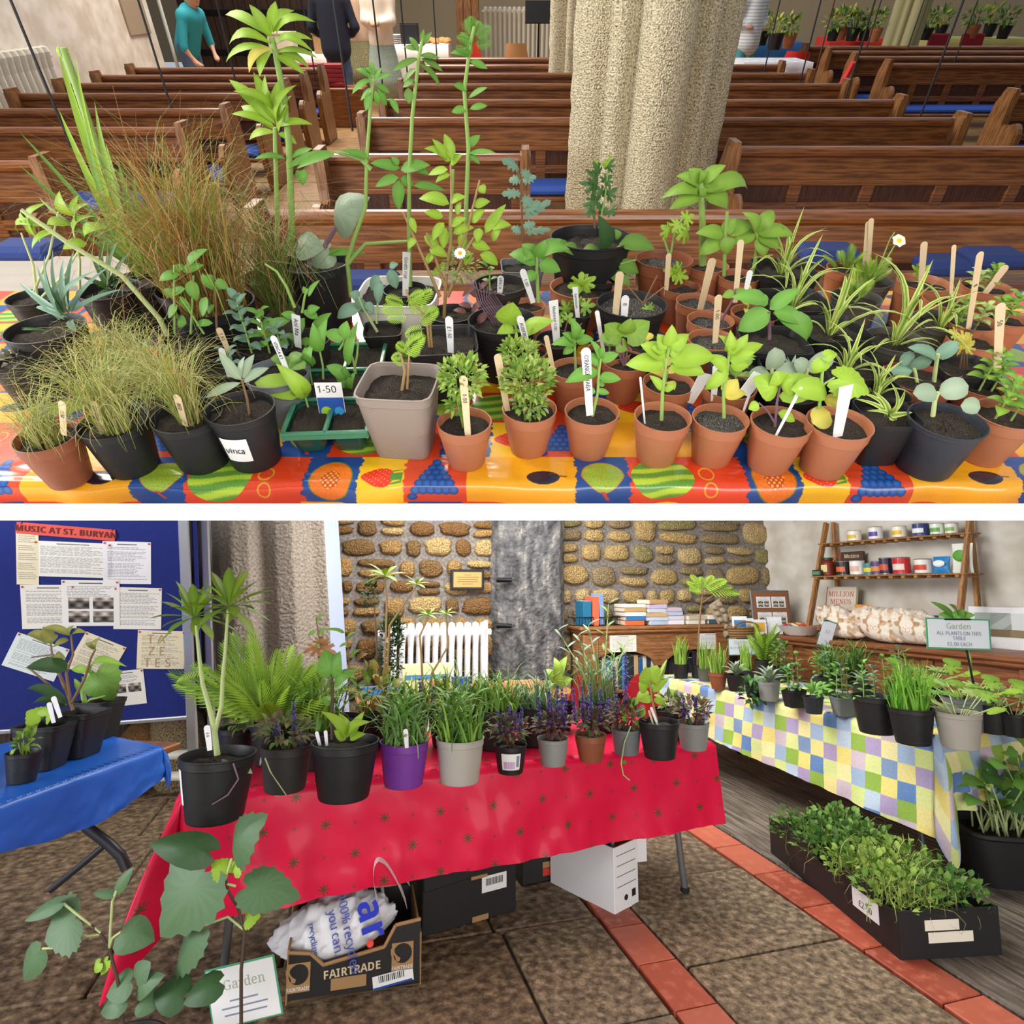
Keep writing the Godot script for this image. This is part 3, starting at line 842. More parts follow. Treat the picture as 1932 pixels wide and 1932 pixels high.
	var cl = ["in front of the radiator wall", "over the wall-side pews by the red grasses", "beside the tall whorled plant", "by the stacked red books", "rising from the aisle end behind the tall stalks", "in front of the patterned skirt", "in front of the white buffet table", "at the end of the buffet table", "in front of the striped shirt", "beside the dotted tablecloth", "by the red chair, rust brown", "over the third row end", "by the far red tablecloth", "in front of the mossy pier", "over the oak pew ends of the aisle", "over the far aisle pew"]
	for i in cab.size():
		var f = on(cab[i][0], cab[i][1], 0.55)
		solo("hanging_cable", tb([f - Vector3(0, 0.05, 0), f + Vector3(0, 2.6, 0)], 0.009, 0.009, 5), M("rust cable" if i == 10 else "cable", hx("6a4632") if i == 10 else hx("33333a"), 0.5), "thin dark cable hanging " + cl[i], "cable", Transform3D.IDENTITY, "hanging cables over the pews")
	# people
	var teal = M("teal cotton", hx("2fa3b4"), 0.8)
	var floral = M("floral skirt", Color.WHITE, 0.85, {"tex": grain(31, 128, 30, 30, [[0.2, hx("3a3a30")], [0.45, hx("b09a68")], [0.6, hx("5a6a48")], [0.8, hx("d8c8a0")]], 2), "tri": Vector3(3, 3, 3)})
	var spotted = M("spotted skirt", Color.WHITE, 0.85, {"tex": grain(32, 128, 50, 50, [[0.4, hx("55706a")], [0.6, hx("dfe6da")]], 2), "tri": Vector3(3, 3, 3)})
	var navy = M("navy wool", hx("23283a"), 0.9)
	var denim = M("denim", hx("566a8c"), 0.9)
	var P = func(px: float, z: float) -> Vector3:
		var q = on_z(px, 60, z)
		return Vector3(q.x, fl, z)
	person("person bending in a teal T-shirt by the dark door, fair hair", P.call(346, -11.6), 1.2, 0.93, {"top": teal, "legs": denim, "hair": "d8c8a8", "bend": 0.55, "hands": [Vector3(-0.2, 0.7, 0.3), Vector3(0.2, 0.75, 0.35)]})
	person("person in a long navy jacket and jeans seen from behind", P.call(630, -12.0), PI, 1.0, {"top": navy, "legs": denim, "hair": "6a5848", "long": 1, "hem": 0.8, "wide": 1.2, "hands": [Vector3(-0.26, 0.95, 0.1), Vector3(0.26, 0.95, 0.1)]})
	person("person in a brown floral skirt beside the navy jacket", P.call(680, -12.9), 0.4, 0.98, {"top": M("peach cotton", hx("d8b49c"), 0.85), "skirt": floral, "hair": "8a6a50", "hands": [Vector3(-0.16, 1.12, 0.22), Vector3(0.1, 1.1, 0.26)]})
	person("person in a cream blouse and spotted skirt, hands together", P.call(718, -11.7), -0.2, 1.0, {"top": M("cream cotton", hx("f2e2d2"), 0.85), "skirt": spotted, "hair": "c8c0b8", "long": 1, "hands": [Vector3(-0.02, 1.14, 0.26), Vector3(0.06, 1.12, 0.28)]})
	var stripe = grain(33, 64, 1, 1, [[0, Color.WHITE], [1, Color.WHITE]], 1)
	var im = Image.create(64, 64, false, Image.FORMAT_RGB8)
	for y in 64: im.fill_rect(Rect2i(0, y, 64, 1), hx("eef1f6") if y % 8 < 5 else hx("b8c6da"))
	stripe = ImageTexture.create_from_image(im)
	person("person in a pale striped shirt and teal trousers, hands on hips", P.call(1412, -12.6), 0.5, 1.0, {"top": M("striped shirt", Color.WHITE, 0.8, {"tex": stripe, "tri": Vector3(3, 3, 3)}), "legs": M("teal trousers", hx("4a9aa4"), 0.85), "hair": "b8b0a8", "long": 1, "hem": 0.84, "wide": 1.1, "hands": [Vector3(-0.16, 1.05, 0.14), Vector3(0.2, 1.02, 0.1)]})
	# furniture at the far end
	var lid = func(x0: float, x1: float, y: float, z: float, drop: float, mat: Material, called: String, label: String, h := 0.55):
		var l = on_z(x0, y, z)
		var r = on_z(x1, y, z)
		var w = r.x - l.x
		var f = func(u: float, v: float) -> Vector3:
			var q = (v - 0.5) * 2.0
			var a = absf(q)
			var sgn = signf(q)
			var wob = sin(u * 22.0) * 0.018
			if a < 0.6: return Vector3((u - 0.5) * w, 0, q / 0.6 * 0.35)
			return Vector3((u - 0.5) * w, -(a - 0.6) / 0.4 * drop, sgn * (0.35 + (a - 0.6) / 0.4 * (0.05 + wob)))
		var b = B.new()
		b.sheet(24, 20, f)
		for s in [-0.5, 0.5]: b.q(Vector3(s * w, 0, -0.35), Vector3(s * w, 0, 0.35), Vector3(s * w, -drop, 0.38), Vector3(s * w, -drop, -0.38))
		solo("tablecloth", b.done(), mat, label, "tablecloth", Transform3D(Basis.IDENTITY, Vector3((l.x + r.x) * 0.5, h + 0.006, z)))
		var t = thing(called, "folding table beneath the " + label, "table", Vector3((l.x + r.x) * 0.5, fl, z))
		part(t, "table_top", bx(Vector3(0, h - fl - 0.015, 0), Vector3(w - 0.02, 0.03, 0.68), 0.004), M("oak", Color.WHITE))
		for s in [[-1, -1], [1, -1], [-1, 1], [1, 1]]: part(t, "leg", tb([Vector3(s[0] * (w * 0.5 - 0.1), 0, s[1] * 0.28), Vector3(s[0] * (w * 0.5 - 0.1), h - fl - 0.03, s[1] * 0.28)], 0.018, 0.018, 6), M("iron", Color.BLACK))
		return Vector3((l.x + r.x) * 0.5, h + 0.01, z)
	var bt: Vector3 = lid.call(733, 848, 70, -12.6, 0.62, M("white linen", hx("f0e8e2"), 0.85), "buffet_table", "white cloth over the buffet table beside the cream blouse", 0.62)
	var dots = Image.create(64, 64, false, Image.FORMAT_RGB8)
	dots.fill(hx("d4d4dc"))
	for d in [[16, 16], [48, 48]]:
		for y in range(-6, 7):
			for x in range(-6, 7):
				if x * x + y * y < 30: dots.set_pixel(d[0] + x, d[1] + y, hx("ffffff"))
	lid.call(1392, 1518, 112, -10.6, 0.3, M("dotted cloth", Color.WHITE, 0.8, {"tex": ImageTexture.create_from_image(dots), "tri": Vector3(3, 3, 3)}), "card_table", "grey dotted cloth over the small table past the pews")
	lid.call(1352, 1512, 76, -14.2, 0.5, M("navy cloth", hx("235a94"), 0.8), "plant_bench", "blue cloth over the far plant bench behind the striped shirt")
	lid.call(1555, 1662, 70, -15.4, 0.4, M("red cloth", hx("d8382c"), 0.8), "plant_stand", "bright red cloth over far plant stand beside the mossy pier")
	lid.call(1745, 1932, 66, -15.4, 0.4, M("yellow cloth", hx("c8c070"), 0.8), "display_table", "yellow cloth over far table behind the maroon chairs")
	lid.call(545, 655, 60, -13.2, 0.3, M("white linen", Color.WHITE), "side_table", "pale cloth over low table behind the red books", 0.45)
	for i in 3:
		for j in 5:
			solo("hymn_book", bx(Vector3.ZERO, Vector3(0.26, 0.05, 0.2), 0.008), M("red book", hx("a02838"), 0.6), "red hymn book, %s of the stack %s" % [["bottom", "second", "third", "fourth", "top"][j], ["by the cream box", "in the middle", "beside the aisle cable"][i]], "book", Transform3D(Basis(Vector3.UP, rn(-0.08, 0.08)), Vector3(on_z(560 + i * 34, 118, -10.4).x, 0.3 + j * 0.052, -10.4)), "red hymn books stacked by the side table")
	var hb = on_z(594, 118, -10.4)
	solo("book_shelf", bx(Vector3(hb.x, 0.04, -10.4), Vector3(1.3, 0.46, 0.4), 0.01), M("oak", Color.WHITE), "low oak ledge carrying the stacks of red books", "shelf")
	var bxs = [[530, 62, "cream storage box on the far side table by the navy jacket", "e8d8c0"], [615, 60, "brown cardboard box on the far side table", "b08a60"]]
	for a in bxs:
		var q = on_z(a[0], a[1], -13.2)
		var t = thing("storage_box", a[2], "box", Vector3(q.x, 0.46, -13.2))
		part(t, "body", bx(Vector3(0, 0.13, 0), Vector3(0.42, 0.26, 0.3), 0.01), M("box " + a[3], hx(a[3]), 0.8))
		part(t, "lid", bx(Vector3(0, 0.27, 0), Vector3(0.45, 0.04, 0.33), 0.01), M("box " + a[3], Color.WHITE))
	# things on the buffet table
	var t2 = thing("plate_stack", "stack of white plates on the corner of the buffet table", "plates", bt + Vector3(-0.4, 0, 0.05))
	var pl = B.new()
	pl.lathe([Vector2(0, 0), Vector2(0.08, 0), Vector2(0.14, 0.018), Vector2(0.14, 0.024), Vector2(0.08, 0.01), Vector2(0, 0.008)], 18)
	for i in 5: part(t2, "plate", unit("plate", pl), M("china", hx("f2f2f0"), 0.3), Transform3D(Basis.IDENTITY, Vector3(0, i * 0.022, 0)))
	var sg = thing("chalk_board", "small black sign board standing against the buffet table", "sign", bt + Vector3(-0.12, 0, 0.2))
	part(sg, "board", bx(Vector3(0, 0.12, 0), Vector3(0.26, 0.26, 0.02), 0.004), M("slate", hx("20242a"), 0.6))
	part(sg, "frame", bx(Vector3(0, 0.12, -0.012), Vector3(0.3, 0.3, 0.015), 0.004), M("dark oak", Color.WHITE))
	for i in 5:
		var c = B.new()
		c.lathe([Vector2(0, 0), Vector2(0.05, 0), Vector2(0.075, 0.03), Vector2(0.06, 0.06), Vector2(0, 0.075)], 12)
		solo("bun", unit("bun", c), M("bun crust", hx("d8a060"), 0.7), "golden bun on the white buffet table, %s from the plates" % ["first", "second", "third", "fourth", "last"][i], "bread", Transform3D(Basis.IDENTITY, bt + Vector3(0.1 + i * 0.09, 0, rn(-0.15, 0.15))), "buns on the buffet table")
	# chairs
	var chair = func(px: float, py: float, z: float, turn: float, col: String, label: String, soft := false):
		var q = on_z(px, py, z)
		var t = thing("stacking_chair", label, "chair", Vector3(q.x, fl, z), turn)
		var m = M("chair " + col, hx(col), 0.8 if soft else 0.4)
		var f = func(u: float, v: float) -> Vector3:
			var x = (u - 0.5) * 0.42
			return Vector3(x * (1.0 - 0.25 * v * v), 0.46 + v * 0.36, -0.2 - 0.1 * v - 0.05 * (1 - 4 * (u - 0.5) * (u - 0.5)))
		var b = B.new()
		b.sheet(8, 6, f)
		part(t, "backrest", b.done() if not soft else bx(Vector3(0, 0.68, -0.24), Vector3(0.46, 0.36, 0.06), 0.025, Basis(Vector3.RIGHT, -0.15)), m)
		part(t, "seat", bx(Vector3(0, 0.44, 0), Vector3(0.43, 0.06 if soft else 0.03, 0.42), 0.014), m)
		for s in [[-1, -1], [1, -1], [-1, 1], [1, 1]]: part(t, "leg", tb([Vector3(s[0] * 0.17, 0.43, s[1] * 0.15), Vector3(s[0] * 0.21, 0, s[1] * 0.21)], 0.011, 0.011, 6), M("iron", Color.BLACK))
	chair.call(1556, 130, -9.6, -1.9, "dc2f2c", "bright red plastic chair turned sideways beside the dotted tablecloth")
	chair.call(1500, 105, -11.4, 2.9, "dc2f2c", "bright red plastic chair tucked behind the dotted tablecloth")
	chair.call(1602, 68, -13.4, 3.1, "d23430", "red plastic chair drawn up to the far red tablecloth")
	chair.call(1796, 60, -14.3, 0.2, "a02030", "maroon upholstered chair beside the mossy pier, far end", true)
	chair.call(1858, 60, -14.3, 0.1, "a02030", "maroon upholstered chair nearer the frame edge, far end", true)
	chair.call(978, 108, -13.0, 3.0, "c89a6a", "beech backed chair in front of the far radiator")
	chair.call(920, 100, -12.8, 2.2, "d8402c", "red chair with a sloping back by the music stand")
	var ms = on_z(1016, 60, -11.5)
	var mt = thing("music_stand", "black metal music stand before the far radiator", "stand", Vector3(ms.x, fl, -11.5))
	part(mt, "pole", tb([Vector3(0, 0, 0), Vector3(0, 1.15, 0)], 0.02, 0.014, 6), M("iron", Color.BLACK))
	part(mt, "desk", bx(Vector3(0, 1.25, 0), Vector3(0.4, 0.28, 0.02), 0.004, Basis(Vector3.RIGHT, -0.4)), M("iron", Color.BLACK))
	for i in 3: part(mt, "leg", tb([Vector3(0, 0.2, 0), dirv(i * 2.09, 0) * 0.28], 0.012, 0.01, 5), M("iron", Color.BLACK))
	# far pots along the right, a few pixels each
	table_y = 0.556
	var far = [[1466, 62, 30], [1492, 62, 26], [1440, 58, 26], [1575, 54, 22], [1592, 50, 22], [1612, 52, 24], [1635, 54, 22], [1655, 52, 24], [1752, 52, 22], [1780, 46, 22], [1840, 46, 24], [1872, 44, 24], [1900, 48, 24]]
	for i in far.size():
		table_y = 0.575
		var a: Array = far[i]
		var p = pot(a[0], a[1], a[2], ["k", "t", "k"][i % 3], "potted_bedding_plant", "small potted plant among the far displays, %s" % ["on the blue bench by the striped shirt", "on the blue bench at its corner", "on the blue bench behind the striped shirt", "at the start of the red stand", "second on the red stand", "third on the red stand", "fourth on the red stand", "fifth on the red stand beside the pier", "beside the mossy pier", "above the maroon chair backs", "between the maroon chairs", "above the second maroon chair", "last before the frame edge"][i], {"group": "plants on the far stands"})
		bush(p, a[0], a[1] - 14, a[2] * 0.7, 14, 50, 11, "light", {"cols": ["5f8f3a", "8fb04a", "c8c860", "4a7038"]})
	table_y = 0.735

func unit(key: String, b: B) -> ArrayMesh:
	if not mesh_cache.has(key): mesh_cache[key] = b.done()
	return mesh_cache[key]

# ---------------------------------------------------------------- upper room: the table of seedlings
func fruit_print() -> ImageTexture:
	var im = Image.create(870, 390, false, Image.FORMAT_RGB8)
	var cuts = [0, 215, 320, 550, 655, 745, 870]
	var bg = [hx("f6ab1a"), hx("1f4a94"), hx("e2431c"), hx("1d4690"), hx("f7bf1e"), hx("df481f")]
	var nz = FastNoiseLite.new()
	nz.frequency = 0.06
	for y in 390:
		var r = y / 130
		var ly = (y % 130 - 65) / 65.0
		for x in 870:
			var xs = (x + [0, 330, 610][r]) % 870
			var wob = xs + nz.get_noise_2d(x * 0.3, y) * 8.0
			var ci = 0
			while ci < 5 and wob > cuts[ci + 1]: ci += 1
			var lx = (xs - (cuts[ci] + cuts[ci + 1]) * 0.5) / 65.0
			if ci == 0: lx = (xs - 150) / 65.0
			elif ci == 2: lx = (xs - 385) / 65.0
			var g = nz.get_noise_2d(x * 6, y * 6)
			var c: Color = bg[ci].lightened(0.06 * g) if g > 0 else bg[ci].darkened(-0.12 * g)
			match ci:
				0:
					var d = pow(lx / 0.5, 2) + pow((ly - 0.02) / 0.3, 2)
					if d < 1: c = hx("241a2c") if d < 0.75 or g < 0.1 else hx("43304a")
					if absf(ly + 0.06 - lx * 0.1) < 0.03 and lx > 0.48 and lx < 0.72: c = hx("7a4a20")
				1:
					var w = 0.62 - 0.28 * maxf(0, ly)
					var d = pow(lx / w, 2) + pow((ly + 0.05) / 0.62, 2)
					if d < 1.0: c = hx("a6bf3a") if g > -0.15 else hx("7f9f34")
					elif d < 1.12: c = hx("c87a3a")
					if absf(lx - (ly - 0.6) * 0.6) < 0.06 and ly > 0.55 and ly < 0.85: c = hx("c8452a")
				2:
					var d = pow(lx / 0.95, 2) + pow(ly / 0.85, 2)
					if d < 1:
						var s = sin(ly * 13.0 + sin(lx * 2.2) * 1.4 + g)
						c = hx("b5d23e") if s > 0.25 else hx("5f9434") if s < -0.2 else hx("86b038")
					elif absf(Vector2(lx - 1.35, ly * 0.8 + 0.1).length() - 0.22) < 0.025 or absf(Vector2(lx - 1.4, ly * 0.8 - 0.4).length() - 0.18) < 0.025: c = hx("d8a02a")
				3:
					var d = pow(lx / 0.62, 2) + pow((ly - 0.1) / 0.8, 2)
					if d < 0.22: c = hx("c8481c") if sin(lx * 40) * sin(ly * 30) > -0.2 else hx("e8b04a")
					elif d < 1: c = hx("ea7a1e") if g > -0.2 else hx("d85f1a")
					elif d < 1.13: c = hx("6f7a30")
				4:
					var d = pow((lx + 0.1) / 0.5, 2) + pow(ly / (0.42 - 0.3 * (-lx)), 2)
					if lx > -0.62 and lx < 0.4 and d < 1: c = hx("f0c860") if sin(lx * 34) * sin(ly * 30 + lx * 9) > 0.86 else hx("e0341e")
					if lx > 0.3 and lx < 0.66 and absf(ly) < 0.42 - absf(sin(ly * 16 + lx * 4)) * 0.28: c = hx("4f8f34")
				5:
					for k in 22:
						var row = int((sqrt(8.0 * k + 1.0) - 1.0) * 0.5)
						var cx = (k - row * (row + 1) * 0.5 - row * 0.5) * 0.23
						var cy = -0.72 + row * 0.25
						var d = Vector2(lx - cx, ly - cy).length()
						if d < 0.15: c = hx("2a62b4") if d < 0.07 else hx("17407f") if d > 0.12 else hx("1f52a0")
			im.set_pixel(x, y, c)
	return ImageTexture.create_from_image(im)

func seedling_table():
	var ty = 0.735
	var t = thing("trestle_table", "folding trestle table hidden under the fruit-print oilcloth", "table", Vector3(0, ty - 0.05, -1.22))
	part(t, "table_top", bx(Vector3(0, 0.02, 0), Vector3(3.0, 0.04, 0.8), 0.006), M("oak", Color.WHITE))
	part(t, "edge_rail", bx(Vector3(0, -0.015, -0.3), Vector3(2.8, 0.03, 0.04), 0.004), M("oak", Color.WHITE))
	var nz = FastNoiseLite.new()
	nz.frequency = 3.0
	var per = 0.742
	var u0 = on(880, 905, ty).x
	var f = func(u: float, v: float) -> Vector3:
		var x = lerpf(-1.52, 1.52, u)
		var s = v * 0.9
		var z = -1.63 + s
		var y = ty
		if z > -0.805:
			var a = minf((z + 0.805) / 0.02, PI / 2)
			y -= 0.02 * (1 - cos(a)) + maxf(0.0, z + 0.805 - 0.0314)
			z = -0.805 + 0.02 * sin(a) + 0.006 * sin(x * 23.0 + nz.get_noise_1d(x) * 6.0) * clampf((ty - y) / 0.03, 0, 1)
		elif z > -0.9: y += 0.0035 * maxf(0.0, nz.get_noise_2d(x * 5.0, z * 9.0)) * (z + 0.9) / 0.09
		return Vector3(x, y, z)
	var b = B.new()
	b.sg(0)
	var nx = 220
	var ny = 60
	for j in ny:
		for i in nx:
			var g = []
			for d in [[0, 0], [1, 0], [1, 1], [0, 1]]:
				var u = float(i + d[0]) / nx
				var v0 = float(j + d[1]) / ny
				var v = v0 / 0.4 * 0.85 if v0 < 0.4 else 0.85 + (v0 - 0.4) / 0.6 * 0.15
				var p: Vector3 = f.call(u, v)
				g.append([p, Vector2((lerpf(-1.52, 1.52, u) - u0) / per, (v * 0.9 - 1.63 + 0.868) / 0.333)])
			for k in [0, 1, 2, 0, 2, 3]: b.v(g[k][0], g[k][1])
	var m = M("fruit oilcloth", Color.WHITE, 0.22, {"tex": fruit_print(), "coat": 0.5, "coat_rough": 0.06})
	solo("tablecloth", b.done(), m, "shiny oilcloth printed with melons, pears, grapes and strawberries", "tablecloth")
	# pale bench behind the left end
	var wb = thing("white_bench", "white-draped bench behind the spiky aloes and gladiolus", "bench", Vector3(-2.6, 0.0, -2.75))
	var g2 = func(u: float, v: float) -> Vector3: return Vector3((u - 0.5) * 1.9, 0.32 + 0.006 * sin(v * 40), (v - 0.5) * 0.85)
	var bb = B.new()
	bb.sheet(4, 30, g2)
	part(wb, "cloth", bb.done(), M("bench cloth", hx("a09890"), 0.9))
	part(wb, "bench_top", bx(Vector3(0, 0.28, 0), Vector3(1.88, 0.05, 0.82), 0.006), M("oak", Color.WHITE))
	for s in [-0.85, 0.85]: part(wb, "leg", bx(Vector3(s, 0.03, 0), Vector3(0.05, 0.46, 0.7), 0.006), M("oak", Color.WHITE))

func pot_wrap(p: Dictionary, a0: float, a1: float, y0: float, y1: float, mat: Material, called := "paper_label", kind := "k"):
	# paper stuck round the front of the pot
	var rb: float = POTS[kind][2]
	var f = func(u: float, v: float) -> Vector3:
		var a = lerpf(a0, a1, u)
		var y = lerpf(y1, y0, v) * p.h
		var r: float = p.r * lerpf(rb, 0.95, y / (p.h * 0.9)) + 0.0016
		return Vector3(sin(a) * r, y, cos(a) * r)
	var b = B.new()
	b.sheet(10, 2, f)
	return part(p.n, called, b.done(), mat)

func seed_tray():
	var a = on(612, 818, table_y + 0.05)
	var c = on(664, 650, table_y + 0.05)
	var d = Vector2(c.x - a.x, c.z - a.z)
	var turn = atan2(-d.x, -d.y)
	var w = 158.0 * scale_at(a)
	var l = d.length()
	var t = thing("seed_tray", "green plastic six-cell tray of leafy seedlings with a white and blue pot-strip label", "tray", Vector3((a.x + c.x) * 0.5, table_y, (a.z + c.z) * 0.5), turn)
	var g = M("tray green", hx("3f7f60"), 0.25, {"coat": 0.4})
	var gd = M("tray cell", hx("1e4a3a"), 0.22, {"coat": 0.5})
	var p = {"n": t, "o": Vector3((a.x + c.x) * 0.5, table_y, (a.z + c.z) * 0.5), "r": w * 0.5, "h": 0.05, "k": scale_at(a), "turn": turn, "y": 0.045, "vs": 1.2, "sq": true}
	var cw = w / 2
	var cl = l / 3
	for i in 2:
		for j in 3:
			var m = Vector3((i - 0.5) * cw, 0, (j - 1) * cl)
			var b = B.new()
			b.lathe([Vector2(0, 0.002), Vector2(0.7, 0.002), Vector2(0.74, 0.006), Vector2(0.93, 0.046), Vector2(0.92, 0.05)], 24, 6.0)
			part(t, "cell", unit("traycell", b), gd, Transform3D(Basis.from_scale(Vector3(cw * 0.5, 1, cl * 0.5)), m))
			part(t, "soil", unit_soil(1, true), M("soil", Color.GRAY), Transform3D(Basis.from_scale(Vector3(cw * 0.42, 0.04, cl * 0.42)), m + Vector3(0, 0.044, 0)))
	var r = B.new()
	for i in 3: r.box(Vector3((i - 1) * cw, 0.051, 0), Vector3(0.009, 0.006, l + 0.008), 0.002)
	for j in 4: r.box(Vector3(0, 0.051, (j - 1.5) * cl), Vector3(w + 0.008, 0.006, 0.009), 0.002)
	for s in [-1, 1]:
		r.box(Vector3(s * w * 0.5, 0.046, 0), Vector3(0.003, 0.014, l + 0.006))
		r.box(Vector3(0, 0.046, s * l * 0.5), Vector3(w + 0.006, 0.014, 0.003))
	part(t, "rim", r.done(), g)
	p.near = 0.075
	leaves(p, "ovate", "lime", [[575, 745, 480, 722, 60], [580, 748, 520, 685, 44], [575, 745, 555, 705, 36], [540, 800, 556, 782, 18]], 2)
	stem(p, [[576, 792], [582, 770], [574, 742]], 2.6, 2.0)
	p.near = 0.0
	leaves(p, "ovate", "fresh", [[590, 690, 575, 655, 36], [590, 690, 592, 648, 34], [603, 665, 590, 608, 32], [604, 664, 618, 600, 30], [650, 640, 612, 628, 34], [650, 640, 655, 605, 32], [658, 690, 676, 605, 26], [655, 715, 615, 690, 34], [657, 716, 650, 690, 30], [660, 735, 630, 695, 30], [662, 740, 672, 700, 24]], 2)
	for s in [[575, 790, 540, 722], [590, 755, 583, 690], [610, 715, 604, 665], [640, 660, 650, 640], [672, 705, 656, 650], [662, 780, 660, 735], [668, 700, 676, 640]]:
		stem(p, [[s[0], s[1]], [(s[0] + s[2]) * 0.5 + 2, (s[1] + s[3]) * 0.5], [s[2], s[3]]], 2.6, 1.8, "stem", -0.01)
	# strip cut from a yogurt pot, priced in pen
	var s0 = lp(p, 632, 806, 0.098)
	var s1 = lp(p, 618, 722, 0.09)
	var len = (s1 - s0).length()
	var lw = 52.0 * p.k
	var bs = Basis((s1 - s0).normalized().cross(Vector3(0, 0.2, 1)).normalized(), (s1 - s0).normalized(), Vector3(0, 0.2, 1).normalized()).orthonormalized()
	var lab = card(t, "plant_label", lw, len, M("paper", Color.WHITE), Transform3D(bs, s0 + (s1 - s0) * 0.5))
	card(lab, "blue_print", lw * 0.96, len * 0.66, M("print blue", hx("2450a8"), 0.4), Transform3D(Basis.IDENTITY, Vector3(0, -len * 0.15, 0.0008)))
	for q in [[-0.2, -0.02, 0.2, "9ac23c"], [0.28, -0.02, 0.18, "3f9ad8"], [0.28, -0.42, 0.3, "e8ecf4"]]:
		var o = B.new()
		o.lathe([Vector2(0, 0.001), Vector2(1, 0.001), Vector2(1, 0)], 16)
		part(lab, "print_disc", unit("disc", o), M("print " + q[3], hx(q[3]), 0.4), Transform3D(Basis(Vector3.RIGHT, PI / 2).scaled_local(Vector3(q[2] * lw, 1, q[2] * lw)), Vector3(q[0] * lw, q[1] * len - len * 0.1, 0.0016)))
	words(lab, "1-50", lw * 0.36, M("ink", Color.BLACK), Transform3D(Basis.IDENTITY, Vector3(-lw * 0.08, len * 0.36, 0.0012)))

